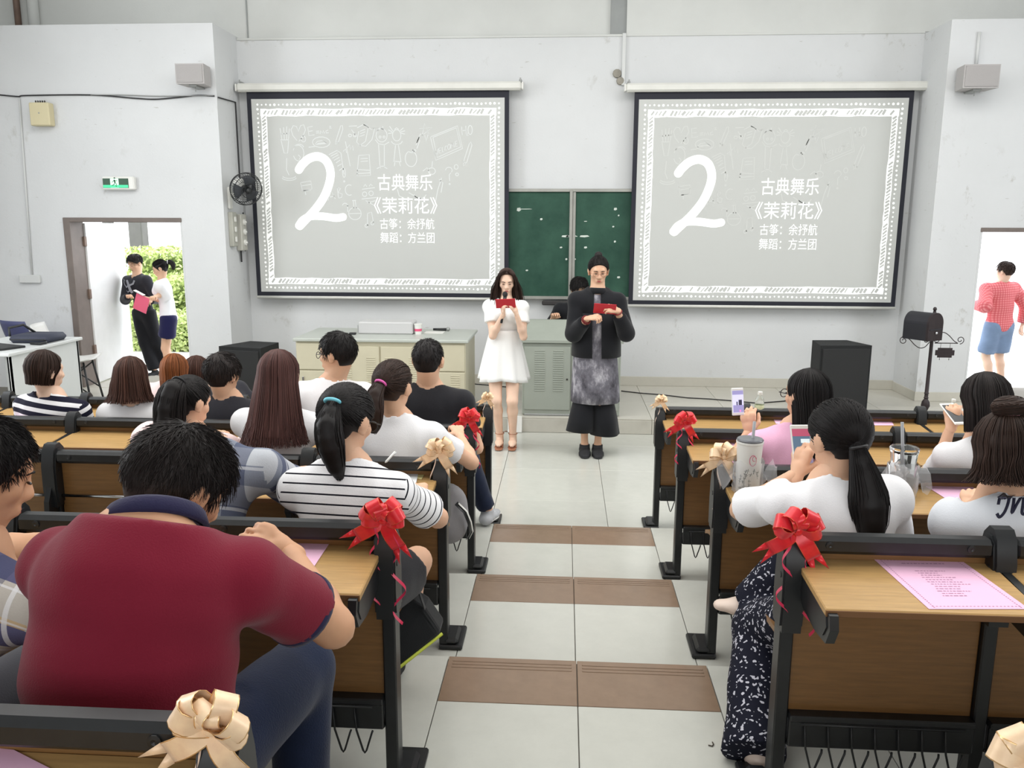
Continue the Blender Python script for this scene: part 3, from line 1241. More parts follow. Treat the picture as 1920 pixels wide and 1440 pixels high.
for xa, xb in ((kx0 + .02, kx0 + .47), (kx0 + .485, kx1 - .02)):
    b = MB()
    b.box((xa, ky0, ST_Z + .06), (xb, ky0 + .014, .84), .004)
    d = b.build('door', M['console'], r, world=True)
    b = MB()
    louvres(b, xa + .10, ST_Z + .25, .10, 19, ky0)
    louvres(b, xa + .28, ST_Z + .25, .10, 19, ky0)
    b.build('louvres', M['console'], d, world=True)['kind'] = 'stuff'
    b = MB()
    b.lathe([(.010, 0), (.010, .006), (0, .007)], 10, (xa + .035 if xa > 0 else xb - .03, ky0, .52), (0, -1, 0))
    b.build('lock', M['dark_gap'], d, world=True)
b = MB()
b.box((kx0 + .42, 8.20, .985), (kx0 + .62, 8.25, 1.01), .003)
b.build('vent_strip', M['dark_gap'], r, world=True)

# things on the cabinet
ty = 8.35
p0, p1 = at_y(674, 630, ty), at_y(775, 608, ty)
r = thing('equipment_case', 'flat light grey equipment case lying on the cream cabinet', 'case', ((p0.x + p1.x) / 2, ty, cz))
b = MB()
b.box((p0.x, ty - .05, cz), (p1.x, ty + .22, cz + .125), .012)
b.build('body', plain('case_grey', (192, 192, 192), 0.5), r, world=True)
b = MB()
b.box((p0.x - .012, ty - .02, cz + .01), (p0.x + .002, ty + .02, cz + .09), .004)
b.build('latch', M['grey_metal'], r, world=True)
p = at_y(784, 620, ty)
r = thing('drink_cup', 'small white cup with a pink band on the cream cabinet', 'cup', (p.x, ty, cz))
b = MB()
b.lathe([(.034, 0), (.042, .1), (.044, .1), (.044, .106), (.0, .106)], 16)
b.build('cup_body', M['white_plastic'], r, True, auto=40)
b = MB()
b.lathe([(.0375, .032), (.0400, .058)], 16, caps=False)
b.build('pink_band', plain('pink_print', (226, 92, 130), .5), r, True)
p = at_y(664, 625, 8.25)
b = MB()
b.box((p.x - .05, 8.23, cz), (p.x + .02, 8.27, cz + .022), .006)
tag(b.build('remote_control', M['black_plastic']), 'small black remote control lying left of the grey case', 'remote control')
p = at_y(828, 618, 8.62)
r = thing('microphone', 'black handheld microphone lying on the cabinet behind the pink banded cup', 'microphone', (p.x, 8.62, cz))
b = MB()
b.tube([(-.09, 0, .018), (.05, 0, .018)], [.012, .015], 10)
b.build('handle', M['black_plastic'], r, True)
b = MB()
b.ball((.07, 0, .022), .022, 10, 8)
b.build('grille', M['grey_metal'], r, True)
b = MB()
p = at_y(812, 622, 8.45)
b.box((p.x - .09, 8.40, cz), (p.x + .11, 8.56, cz + .006), .002)
tag(b.build('paper_sheet', M['white_plastic']), 'white paper sheet lying on the right of the cream cabinet', 'paper')

# ------------------------------------------------------------------ loudspeakers on the stage
M['spk'] = plain('speaker_carpet', (24, 26, 27), 0.85, var=0.15, vscale=80, bump=0.3, bscale=200)
M['spk_grille'] = plain('speaker_grille', (18, 19, 20), 0.6, bump=0.4, bscale=300)


def floor_speaker(x, y, w, d, h, rz, label):
    r = thing('stage_loudspeaker', label, 'loudspeaker', (x, y, ST_Z), rz)
    b = MB()
    b.prism([(-w / 2, -d / 2), (w / 2, -d / 2), (w / 2 * .70, d / 2), (-w / 2 * .70, d / 2)], .015, h, 'xy')
    b.build('cabinet', M['spk'], r)
    b = MB()
    b.box((-w / 2 + .02, -d / 2 - .014, .05), (w / 2 - .02, -d / 2 + .004, h - .03), .008)
    b.build('grille', M['spk_grille'], r)
    for sx in (-1, 1):
        for sy in (-1, 1):
            b = MB()
            b.lathe([(.02, 0), (.02, .016)], 10, (sx * w * .33, sy * d * .35, 0))
            b.build('rubber_foot', M['black_plastic'], r)
        b = MB()
        b.box((sx * w * .43 - .012, -.07, h * .5), (sx * w * .43 + .012, .07, h * .5 + .06), .008)
        b.build('side_handle', M['black_plastic'], r)
    return r


p = at_z(476, 752, ST_Z)
floor_speaker(at_y(474, 665, 8.35).x, 8.35, .50, .44, .615, math.radians(-14), 'black floor loudspeaker on the left of the stage beside the cream cabinet')
floor_speaker(at_y(1569, 690, 8.45).x, 8.48, .52, .40, .69, math.radians(6), 'black floor loudspeaker on the right of the stage near the mailbox')

# ------------------------------------------------------------------ mailbox on its post
M['iron'] = plain('painted_iron', (44, 34, 36), 0.5, 0.2, var=0.2, vscale=20)
M['box_iron'] = plain('mailbox_paint', (40, 40, 46), 0.45, 0.2, var=0.15)
MY = 8.25
mp = at_y(1741, 700, MY)
mx = mp.x
r = thing('mailbox', 'black arched metal mailbox on an ornate post with scrolls and hanging plaque', 'mailbox', (mx, MY, ST_Z))


def mz(py):
    return at_y(1745, py, MY).z - ST_Z


b = MB()
b.lathe([(.10, 0), (.10, .012), (.05, .02), (.022, .03), (.022, .05), (.042, .10), (.036, .14), (.018, .17), (.024, .18), (.018, .19), (.018, .22), (.024, .225), (.018, .235), (.0165, .62)], 14)
b.lathe([(.0165, .62), (.016, .93), (.024, .935), (.016, .95), (.014, .97), (.028, 1.0), (.014, 1.035), (.012, 1.05), (.019, 1.062), (.012, 1.08), (0, 1.085)], 14)
b.build('post', M['iron'], r, True, auto=40)
rot = Matrix.Rotation(math.radians(-28), 3, 'Z')
zb0 = .775


def mbx(p):
    return rot @ Vector(p) + Vector((-.125, -.05, zb0))


b = MB()
n = 16
w, L_ = .105, .26
prof = [(-w, 0), (w, 0)] + [(w * math.cos(math.pi * i / n), .16 + w * math.sin(math.pi * i / n)) for i in range(n + 1)]
k = len(prof)
vs = [mbx((x, -L_ / 2, z)) for x, z in prof] + [mbx((x, L_ / 2, z)) for x, z in prof]
fs = [tuple(range(k)), tuple(range(k, 2 * k))] + [(i, (i + 1) % k, k + (i + 1) % k, k + i) for i in range(k)]
rot = Matrix.Rotation(math.radians(32), 3, 'Z')
vs = [mbx((x, -L_ / 2, z)) for x, z in prof] + [mbx((x, L_ / 2, z)) for x, z in prof]
b.add(vs, fs)
b.build('box', M['box_iron'], r)
b = MB()
prof2 = [(x * 1.03, z * 1.02 - .002) for x, z in prof]
vs = [mbx((x, -L_ / 2 - .014, z)) for x, z in prof2] + [mbx((x, -L_ / 2 + .01, z)) for x, z in prof2]
b.add(vs, fs)
d = b.build('front_door', M['iron'], r)
b = MB()
b.ball(mbx((0, -L_ / 2 - .022, .075)), .014, 10, 8)
b.build('knob', M['chrome'], d, True)
b = MB()
b.box((-.09, -L_ / 2 - .02, .10), (.09, -L_ / 2 - .010, .112), .003, rot=rot, about=(0, 0, 0))
for i in range(len(b.v)):
    b.v[i] = tuple(Vector(b.v[i]) + Vector((-.125, -.05, zb0)))
b.build('door_bar', M['box_iron'], d)


def scroll(cx, cz, r0, turns, start, sgn, n=22):
    return [(cx + r0 * (1 - .75 * i / n) * math.cos(start + sgn * turns * 2 * math.pi * i / n), 0, cz + r0 * (1 - .75 * i / n) * math.sin(start + sgn * turns * 2 * math.pi * i / n)) for i in range(n + 1)]


def arm(flip, x0, z0, label):
    b = MB()
    s = flip
    zz = 1 if s > 0 else -1
    mid = [(x0 + s * .02, 0, z0), (x0 + s * .06, 0, z0 + zz * .05), (x0 + s * .11, 0, z0 + zz * .06), (x0 + s * .16, 0, z0 + zz * .03), (x0 + s * .21, 0, z0 - zz * .02), (x0 + s * .25, 0, z0 - zz * .045)]
    P = [Vector((p[0], p[2])) for p in mid]
    ps = [(p.x, 0, p.y) for p in smooth_pts(P)]
    b.tube(ps, .0042, 6)
    e = ps[-1]
    b.tube([(q[0], 0, q[2]) for q in scroll(e[0] + s * .02, e[2] + zz * .033, .040, 1.25, -math.pi / 2 * zz, s * zz)], .004, 6)
    b.tube([(q[0], 0, q[2]) for q in scroll(x0 + s * .05, z0 - zz * .012, .030, 1.2, math.pi if s > 0 else 0, s * zz)], .004, 6)
    if s > 0:
        b.tube([(x0 + .03, 0, z0 - .045), (x0 + .25, 0, z0 - .045)], .0045, 6)
    return b.build('scroll_bracket', M['iron'], r, True)


arm(1, .0, .775, 'right')
arm(-1, .0, .74, 'left')
b = MB()
pw, ph, cc = .09, .048, .022
poly = [(-pw, -ph + cc), (-pw + cc, -ph + cc), (-pw + cc, -ph), (pw - cc, -ph), (pw - cc, -ph + cc), (pw, -ph + cc), (pw, ph - cc), (pw - cc, ph - cc), (pw - cc, ph), (-pw + cc, ph), (-pw + cc, ph - cc), (-pw, ph - cc)]
b.prism([(x + .135, z + .635) for x, z in poly], -.006, .006, 'xz')
b.box((.06, -.008, .632), (.21, -.006, .637))
pl = b.build('plaque', M['iron'], r)
for x in (.09, .18):
    b = MB()
    b.tube([(x, 0, .683), (x, 0, .732)], .002, 5)
    b.tube([(x, 0, .587), (x, 0, .57)], .002, 5)
    b.ball((x, 0, .567), .005, 6, 5)
    b.build('hanger', M['iron'], pl)

# ------------------------------------------------------------------ wall things on the left
M['wire'] = plain('black_wire', (40, 40, 42), 0.6)
M['conduit'] = plain('white_conduit', (205, 207, 206), 0.6)


def wall_speaker(px, py, w, h, y, label, sgn):
    c = at_y(px, py, y - .1)
    r = thing('wall_speaker', label, 'speaker', (c.x, y, c.z))
    b = MB()
    b.prism([(-w / 2, -.26), (w / 2, -.26), (w * .42, -.03), (-w * .42, -.03)], -h / 2, h / 2, 'xy')
    b.build('box', plain('speaker_grey', (176, 173, 172), 0.7, bump=.2, bscale=160), r)
    b = MB()
    b.box((-w / 2 + .012, -.268, -h / 2 + .012), (w / 2 - .012, -.258, h / 2 - .012), .003)
    b.build('grille', plain('speaker_cloth', (166, 163, 162), 0.9, bump=.5, bscale=220), r)
    b = MB()
    b.box((-.04, -.20, -h / 2 - .02), (.04, .003, -h / 2 + .002), .004)
    b.tube([(0, -.14, -h / 2 - .02), (0, -.14, -h / 2 - .06)], .006, 6)
    b.build('bracket', M['grey_metal'], r)
    return r


wall_speaker(368, 143, .30, .20, BLK_Y, 'grey box speaker high on the left wall block above the cable', 1)
wall_speaker(1826, 148, .34, .22, BLK_Y, 'grey box speaker high on the right wall above the right door', -1)
p = at_y(1833, 60, BLK_Y - .01)
q = at_y(1830, 122, BLK_Y - .01)
b = MB()
b.tube([(q.x, BLK_Y - .012, p.z), (q.x, BLK_Y - .012, q.z)], .016, 8)
tag(b.build('cable_conduit', M['conduit'], None, True), 'white cable conduit running up from the right grey speaker', 'conduit')
c = at_y(84, 216, BLK_Y)
r = thing('junction_box', 'yellowed junction box on the left wall below the sagging cable', 'box', (c.x, BLK_Y, c.z))
b = MB()
b.box((-.11, -.10, -.12), (.11, .003, .12), .01)
b.build('cover', plain('yellowed_plastic', (206, 196, 160), .5), r)
b = MB()
for i in range(5):
    b.box((-.06 + .025 * i, -.06, .118), (-.05 + .025 * i, -.04, .145), .003)
b.build('terminals', M['dark_gap'], r)
b = MB()
b.lathe([(.008, 0), (.008, .004), (0, .005)], 8, (0, -.10, .01), (0, -1, 0))
b.build('screw', M['grey_metal'], r)

# exit sign
M['exit_green'] = glow('exit_green', (20, 150, 80), 0.25, (10, 70, 38))
M['exit_dark'] = plain('exit_dark_green', (14, 66, 40), .4)
M['exit_white'] = glow('exit_lit', (190, 255, 220), 0.7, (200, 255, 220))
c0, c1 = at_y(192, 356, BLK_Y - .06), at_y(250, 331, BLK_Y - .06)
w, h = c1.x - c0.x, c1.z - c0.z
r = thing('exit_sign', 'lit green running man exit sign above the left door', 'sign', (c0.x, BLK_Y, c0.z))
b = MB()
b.box((0, -.06, 0), (w, .003, h), .012)
b.build('housing', M['white_plastic'], r)
b = MB()
b.box((.012, -.063, .02), (w - .06, -.058, h - .02), .002)
face = b.build('face', M['exit_dark'], r)
fw = w - .072
b = MB()
b.box((.012 + fw * .30, -.0645, .022), (.012 + fw * .62, -.062, h - .022))
b.build('lit_door', M['exit_white'], face)
b = MB()
b.box((.016, -.0648, .024), (.012 + fw * .98, -.0622, .052))
b.build('lit_band', glow('exit_band', (80, 240, 160), 0.6, (60, 200, 130)), face)
b = MB()
mxs = .012 + fw * .46
b.raw = True
fz = lambda p: Vector((mxs + p[0] * .0011, -.0655, .022 + p[1] * .0011))
for s, ww in (([(0, 78), (6, 52)], 16), ([(2, 70), (-18, 62), (-24, 48)], 6), ([(6, 70), (22, 66), (30, 74)], 6), ([(6, 52), (20, 36), (14, 14), (24, 12)], 8), ([(4, 52), (-4, 32), (-24, 22), (-30, 28)], 8)):
    stroke(b, s, ww, fz)
b.add([fz(q) for q in circle_pts(4, 94, 8, 8, 0, 330, 11)], [tuple(range(12))])
b.build('running_figure', M['exit_dark'], face)

# sagging cables along the left wall block and down the return to the fan
CY = BLK_Y - .012


def wire(pxs, y, rad, label, name='wall_cable', mat=None, ys=None):
    pts = []
    for i, (px, py) in enumerate(pxs):
        pts.append(at_y(px, py, ys[i] if ys else y))
    P = [Vector(p) for p in pts]
    ext = [P[0] * 2 - P[1]] + P + [P[-1] * 2 - P[-2]]
    out = []
    for i in range(1, len(ext) - 2):
        for k in range(5):
            t = k / 5
            a, c, d, e = ext[i - 1:i + 3]
            out.append(.5 * ((2 * c) + (d - a) * t + (2 * a - 5 * c + 4 * d - e) * t * t + (3 * c - a - 3 * d + e) * t ** 3))
    out.append(P[-1])
    b = MB()
    b.tube(out, rad, 6)
    return tag(b.build(name, mat or M['wire'], None, True), label, 'cable')


wire([(0, 178), (35, 181), (50, 179), (170, 178), (250, 184), (290, 186), (330, 183), (370, 179), (402, 180)], CY, .007, 'black cable sagging across the left wall below the grey speaker')
wire([(170, 178), (230, 178), (290, 180), (340, 180), (400, 179)], CY - .003, .005, 'thin grey cable stretched straight above the sagging black cable', mat=M['grey_metal'])
XC = XL + .012


def at_x(px, py, x):
    d = sight(px, py)
    p = d * (x / d[0])
    return Vector((p[0], p[1], p[2] + CAM_Z))


b = MB()
pts = [at_x(405, 181, XC), at_x(445, 193, XC), at_x(449, 260, XC), at_x(453, 330, XC), at_x(456, 350, XC)]
pts[0].y = max(pts[0].y, BLK_Y + .01)
for q in pts[1:]:
    q.y = min(q.y, 9.45)
    q.x = XC
b.tube(pts, .008, 6)
tag(b.build('fan_cable', M['wire']), 'black cable running down the return wall to the fan', 'cable')
b = MB()
b.tube([at_y(36, 184, CY), at_y(60, 515, CY)], .010, 6)
r = thing('socket_conduit', 'thin white conduit running down to a flat socket box on the left wall', 'conduit', (at_y(60, 515, CY).x, BLK_Y, at_y(60, 515, CY).z))
b.build('pipe', M['conduit'], r, True, world=True)
c = at_y(57, 523, CY)
b = MB()
b.box((c.x - .12, BLK_Y - .035, c.z - .045), (c.x + .12, BLK_Y + .002, c.z + .045), .006)
b.build('socket_box', M['conduit'], r, world=True)

# wall fan on the return wall
fz0 = at_x(424, 366, XL).z
r = thing('wall_fan', 'black and white wall fan turned sideways beside the left screen', 'fan', (XL, 9.12, fz0))
b = MB()
b.box((0, -.045, -.15), (.03, .045, .09), .012)
b.build('wall_plate', M['white_plastic'], r)
b = MB()
b.tube([(.02, 0, 0), (.09, 0, .02), (.13, -.01, .07)], .02, 10)
b.build('arm', M['white_plastic'], r, True)
hd = Vector((.62, -.62, -.26)).normalized()
hc = Vector((.16, -.02, .10))
b = MB()
b.lathe([(0, -.11), (.05, -.105), (.07, -.08), (.075, .0), (.06, .05), (.03, .07)], 18, hc, hd)
b.build('motor_housing', M['white_plastic'], r, True, auto=45)
gc = hc + hd * .125
Rg = rot_to(hd)
b = MB()
for dz, rr in ((-.055, .16), (.0, .178), (.055, .16), (.075, .08)):
    b.tube([gc + Rg @ Vector((rr * math.cos(a), rr * math.sin(a), dz)) for a in np.linspace(0, 2 * math.pi, 29)[:-1]], .0045, 5, closed=True)
for i in range(44):
    a = 2 * math.pi * i / 44
    ca, sa = math.cos(a), math.sin(a)
    b.tube([gc + Rg @ Vector((q * ca, q * sa, z)) for q, z in ((.05, -.07), (.16, -.055), (.178, 0), (.16, .055), (.03, .078))], .0021, 4)
b.build('guard', M['black_plastic'], r, True)
for i in range(3):
    a0 = 2 * math.pi * i / 3
    b = MB()
    vs = []
    for u in np.linspace(.03, .145, 6):
        for k, v in enumerate(np.linspace(-.42, .42, 5)):
            vs.append(gc + Rg @ Vector((u * math.cos(a0 + v * 1.5), u * math.sin(a0 + v * 1.5), .03 * v)))
    fs = [(i_ * 5 + k, i_ * 5 + k + 1, (i_ + 1) * 5 + k + 1, (i_ + 1) * 5 + k) for i_ in range(5) for k in range(4)]
    b.add(vs, fs)
    b.build('blade', plain('fan_blade', (70, 74, 80), .4), r, True, solid=.003)
b = MB()
b.lathe([(0, .085), (.03, .08), (.034, .02), (.03, -.06)], 14, gc, hd)
b.build('hub', M['black_plastic'], r, True)

# switch boxes below the fan
zc = at_x(440, 430, XL).z
r = thing('switch_box', 'flat grey switch box on the return wall under the fan', 'switch box', (XL, 9.17, zc))
b = MB()
b.box((-.002, -.10, -.19), (.05, .03, .19), .008)
b.build('body', plain('switch_grey', (176, 176, 166), .5, var=.08), r)
for z in (-.11, 0, .11):
    b = MB()
    b.box((.05, -.06, z - .03), (.062, -.01, z + .03), .006)
    b.build('switch', M['white_plastic'], r)
r = thing('switch_box', 'narrower switch box with round knobs next to the flat grey one', 'switch box', (XL, 9.34, zc - .03))
b = MB()
b.box((-.002, -.075, -.21), (.07, .09, .20), .01)
b.build('body', plain('switch_beige', (188, 187, 178), .5, var=.08), r)
for z in (-.12, .0, .11):
    b = MB()
    b.lathe([(.035, 0), (.033, .014), (.012, .018), (.010, .03), (0, .031)], 14, (.07, .01, z), (1, 0, 0))
    b.build('knob', M['white_plastic'], r)
b = MB()
b.tube([(.02, 0, -.21), (.02, 0, -.34)], .010, 6)
b.tube([(.03, .1, .22), (.03, .1, -.22)], .008, 6)
b.build('cable', M['wire'], r)
# conduits beside the right screen
for px, pya, pyb, lab in ((1168, 62, 160, 'thin white conduit running down the wall to the right screen case'),):
    p, q = at_y(px + 3, pya, WALL_Y - .02), at_y(px + 3, pyb, WALL_Y - .02)
    b = MB()
    b.box((p.x - .02, WALL_Y - .028, q.z), (p.x + .02, WALL_Y + .002, p.z), .004)
    tag(b.build('cable_conduit', M['conduit']), lab, 'conduit')
for px, py, s in ((1157, 138, .05), (1163, 152, .045)):
    p = at_y(px, py, WALL_Y)
    b = MB()
    b.lathe([(s, 0), (s * .9, .03), (0, .035)], 10, (p.x, WALL_Y + .002, p.z), (0, -1, 0))
    tag(b.build('wall_hook', plain('rust_grey', (140, 136, 126), .7, var=.2)), 'old corroded fixing %s beside the right screen case' % ('plate' if py < 145 else 'stud just below the plate'), 'fixing')

# cables on the stage, plate by the riser
b = MB()
pts = [at_z(x, y, ST_Z + .006) for x, y in ((1165, 733), (1200, 737), (1240, 740), (1290, 746), (1330, 748), (1380, 752), (1420, 756), (1470, 752), (1515, 742))]
b.tube(pts, .006, 6)
tag(b.build('floor_cable', M['wire'], None, True), 'black cable lying along the stage floor towards the right loudspeaker', 'cable')
b = MB()
pts = [at_z(x, y, ST_Z + .006) for x, y in ((868, 722), (890, 720), (915, 722), (965, 727))]
b.tube(pts, .006, 6)
tag(b.build('floor_cable', M['wire'], None, True), 'black cable lying on the stage between the cabinet and the console', 'cable')
p = at_z(966, 812, 0)
b = MB()
R = Matrix.Rotation(math.radians(-12), 3, 'X')
b.box((p.x - .075, ST_Y - .05, .002), (p.x + .065, ST_Y - .035, .165), .004, rot=R, about=(p.x, ST_Y - .04, 0))
tag(b.build('white_board_offcut', M['white_plastic']), 'small white board leaning against the stage riser behind the woman in white', 'board')

# ------------------------------------------------------------------ left table, laptop, bag, chairs
M['table_white'] = plain('table_white', (206, 209, 208), .45)
tx, ty0, ty1, tz = -4.76, 6.7, 7.80, .90
r = thing('side_table', 'white side table with closed panel under the laptop at the left wall', 'table', (tx - .35, 7.2, 0))
b = MB()
b.box((tx - .75, ty0, tz - .03), (tx, ty1, tz), .006)
b.build('tabletop', M['table_white'], r, world=True)
b = MB()
b.box((tx - .05, ty0 + .03, .04), (tx - .03, ty1 - .04, tz - .03), .003)
b.build('front_panel', M['table_white'], r, world=True)
for x in (tx - .72, tx - .07):
    for y in (ty0 + .03, ty1 - .07):
        b = MB()
        b.box((x, y, 0), (x + .04, y + .04, tz - .03), .004)
        b.build('leg', M['grey_metal'], r, world=True)
lp = at_z(2, 652, tz)
r = thing('laptop', 'dark grey open laptop seen from behind its lid on the white side table', 'laptop', (lp.x - .0, 7.0, tz), math.radians(158))
b = MB()
b.box((-.18, -.13, 0), (.18, .11, .02), .005)
b.build('base', M['black_plastic'], r)
R = Matrix.Rotation(math.radians(-20), 3, 'X')
b = MB()
b.box((-.18, .105, .015), (.18, .118, .25), .005, rot=R, about=(0, .11, .015))
lid = b.build('lid', plain('laptop_lid', (62, 66, 74), .35, .3), r)
bx = at_z(70, 640, tz)
r = thing('shoulder_bag', 'flat dark navy bag lying on the white side table behind the laptop', 'bag', (tx - .2, 7.46, tz))
M['navy_bag'] = plain('navy_bag', (50, 54, 70), .7, bump=.2)
b = MB()
b.box((-.22, -.17, 0), (.16, .17, .075), .03)
b.build('body', M['navy_bag'], r, True)
b = MB()
b.box((-.2, -.175, .03), (.15, -.165, .042), .003)
b.build('zip', M['black_plastic'], r)
b = MB()
b.tube([(-.24, -.1, .06), (-.28, -.05, .13), (-.2, .05, .15), (-.12, .1, .07)], .012, 6)
b.build('strap', M['black_plastic'], r, True)
b = MB()
b.tube([(.12, -.12, .03), (.17, -.2, .016), (.15, -.26, .014), (.05, -.24, .014)], .012, 6)
b.build('strap', M['black_plastic'], r, True)


def shell_chair(x, y, rz, mat, label):
    r = thing('shell_chair', label, 'chair', (x, y, ST_Z), rz)
    nu, nv = 10, 18
    vs = []
    for i in range(nv + 1):
        t = i / nv
        if t < .5:
            s = t / .5
            y_, z_ = .24 - .42 * s, .455 - .03 * math.sin(s * math.pi)
        else:
            s = (t - .5) / .5
            y_, z_ = -.18 - .10 * s - .05 * math.sin(s * math.pi / 2), .455 + .38 * s * (1 if s > .15 else s / .15 * .6 + .4)
        wv = .235 * (1 - .15 * (t > .5) * (t - .5) * 2)
        for k in range(nu + 1):
            u = -1 + 2 * k / nu
            curl = .05 * u * u
            vs.append((u * wv, y_ + (curl * .8 if t > .5 else 0), z_ + (curl * .5 if t <= .5 else 0)))
    fs = [(i * (nu + 1) + k, i * (nu + 1) + k + 1, (i + 1) * (nu + 1) + k + 1, (i + 1) * (nu + 1) + k) for i in range(nv) for k in range(nu)]
    b = MB()
    b.add(vs, fs)
    b.build('shell', mat, r, True, solid=.008)
    for sx in (-1, 1):
        for ya, yb in ((.16, .22), (-.14, -.22)):
            b = MB()
            b.tube([(sx * .15, ya, .44), (sx * .21, yb, .0)], .011, 8)
            b.build('leg', M['black_plastic'], r, True)
        b = MB()
        b.tube([(sx * .16, .16, .40), (sx * .2, -.2, .12)], .008, 8)
        b.tube([(sx * .16, -.14, .40), (sx * .2, .2, .12)], .008, 8)
        b.build('brace', M['black_plastic'], r, True)
    return r


M['chair_white'] = plain('chair_white', (214, 214, 210), .4)
M['chair_blue'] = plain('chair_blue', (70, 74, 112), .45)
shell_chair(at_y(140, 690, 8.25).x, 8.2, math.radians(-75), M['chair_white'], 'white shell chair with dark crossed legs by the left door')
shell_chair(at_y(82, 640, 8.55).x - .1, 8.62, math.radians(-20), M['chair_blue'], 'dark blue shell chair behind the white chair and the side table')
# ------------------------------------------------------------------ figures: smooth surfaces from blended rounded cones
def V(*a):
    return np.array(a if len(a) > 1 else a[0], dtype=float)


def unit(v):
    return v / (np.linalg.norm(v) + 1e-12)


def Rz(a):
    c, s = math.cos(a), math.sin(a)
    return np.array([[c, -s, 0], [s, c, 0], [0, 0, 1.0]])


def axis_rot(ax, a):
    return np.array(Matrix.Rotation(a, 3, Vector(ax)))


def cone(a, b, ra, rb, flat=None, sq=1.0, cut=False):
    return ('c', V(a), V(b), ra, rb, None if flat is None else unit(V(flat)), sq, cut)


def ell(c, r, R=None):
    return ('e', V(c), V(r), np.eye(3) if R is None else R)


def prim_d(p, P):
    if p[0] == 'c':
        _, a, b, ra, rb, fl, sq, cut = p
        q = P - a
        ba = b - a
        if fl is not None:
            qf = q @ fl
            q = q + qf[..., None] * fl * (1 / sq - 1)
            bf = ba @ fl
            ba = ba + bf * fl * (1 / sq - 1)
        L2 = ba @ ba + 1e-12
        t = (q @ ba) / L2
        h = np.clip(t, 0, 1)
        d = np.linalg.norm(q - h[..., None] * ba, axis=-1) - (ra + (rb - ra) * h)
        if fl is not None:
            d = d * (0.5 + 0.5 * sq)
        if cut:
            L = math.sqrt(L2)
            d = np.maximum(d, (t - 1) * L)
            if cut == 2:
                d = np.maximum(d, -t * L)
        return d
    _, c, r, R = p
    q = (P - c) @ R
    k0 = np.linalg.norm(q / r, axis=-1)
    k1 = np.linalg.norm(q / (r * r), axis=-1) + 1e-9
    return k0 * (k0 - 1) / k1


def prim_box(p):
    if p[0] == 'c':
        m = max(p[3], p[4])
        return np.minimum(p[1], p[2]) - m, np.maximum(p[1], p[2]) + m
    m = p[2].max()
    return p[1] - m, p[1] + m


def smin(a, b, k):
    h = np.maximum(k - np.abs(a - b), 0) / k
    return np.minimum(a, b) - h * h * k * .25


_EDG = [(0, 1), (2, 3), (4, 5), (6, 7), (0, 2), (1, 3), (4, 6), (5, 7), (0, 4), (1, 5), (2, 6), (3, 7)]


def nets(D, lo, h):
    """surface nets: vertices and quads of the zero level of a distance grid"""
    S = D < 0
    n = np.array(D.shape) - 1
    cs = [(i, j, k) for i in (0, 1) for j in (0, 1) for k in (0, 1)]
    C = [S[i:i + n[0], j:j + n[1], k:k + n[2]] for i, j, k in cs]
    cnt = sum(c.astype(np.int8) for c in C)
    act = (cnt > 0) & (cnt < 8)
    I = np.argwhere(act)
    if len(I) == 0:
        return np.zeros((0, 3)), np.zeros((0, 4), int)
    vals = np.stack([D[I[:, 0] + i, I[:, 1] + j, I[:, 2] + k] for i, j, k in cs], 1)
    cf = np.array(cs, float)
    acc = np.zeros((len(I), 3))
    num = np.zeros(len(I))
    for a, b in _EDG:
        da, db = vals[:, a], vals[:, b]
        x = (da < 0) != (db < 0)
        t = np.where(x, da / np.where(x, da - db, 1), 0)
        acc += np.where(x[:, None], cf[a] + t[:, None] * (cf[b] - cf[a]), 0)
        num += x
    verts = lo + h * (I + acc / num[:, None])
    idx = -np.ones(n, int)
    idx[tuple(I.T)] = np.arange(len(I))
    quads = []
    for ax in range(3):
        o = [a for a in range(3) if a != ax]
        s0 = [slice(1, -1)] * 3
        s1 = [slice(1, -1)] * 3
        s0[ax] = slice(0, n[ax])
        s1[ax] = slice(1, n[ax] + 1)
        A, Bq = S[tuple(s0)], S[tuple(s1)]
        E = np.argwhere(A != Bq)
        if len(E) == 0:
            continue
        e = E.copy()
        for a in o:
            e[:, a] += 1
        inside = A[tuple(E.T)]
        q = []
        for du, dv in ((1, 1), (0, 1), (0, 0), (1, 0)):
            f = e.copy()
            f[:, o[0]] -= du
            f[:, o[1]] -= dv
            q.append(idx[tuple(f.T)])
        q = np.stack(q, 1)
        flip = inside if ax != 1 else ~inside
        q = np.where(flip[:, None], q, q[:, ::-1])
        quads.append(q)
    quads = np.concatenate(quads)
    quads = quads[(quads >= 0).all(1)]
    a, b, c = verts[quads[:, 0]], verts[quads[:, 1]], verts[quads[:, 2]]
    m = verts.mean(0)
    if np.einsum('ij,ij->', a - m, np.cross(b - m, c - m)) < 0:
        quads = quads[:, ::-1]
    return verts, quads


def relax(v, q, n, lam=.5):
    e = np.concatenate([q[:, [0, 1]], q[:, [1, 2]], q[:, [2, 3]], q[:, [3, 0]]])
    e = np.concatenate([e, e[:, ::-1]])
    for _ in range(n):
        acc = np.zeros_like(v)
        np.add.at(acc, e[:, 0], v[e[:, 1]])
        c = np.bincount(e[:, 0], minlength=len(v))[:, None]
        v = v + lam * (acc / np.maximum(c, 1) - v)
    return v


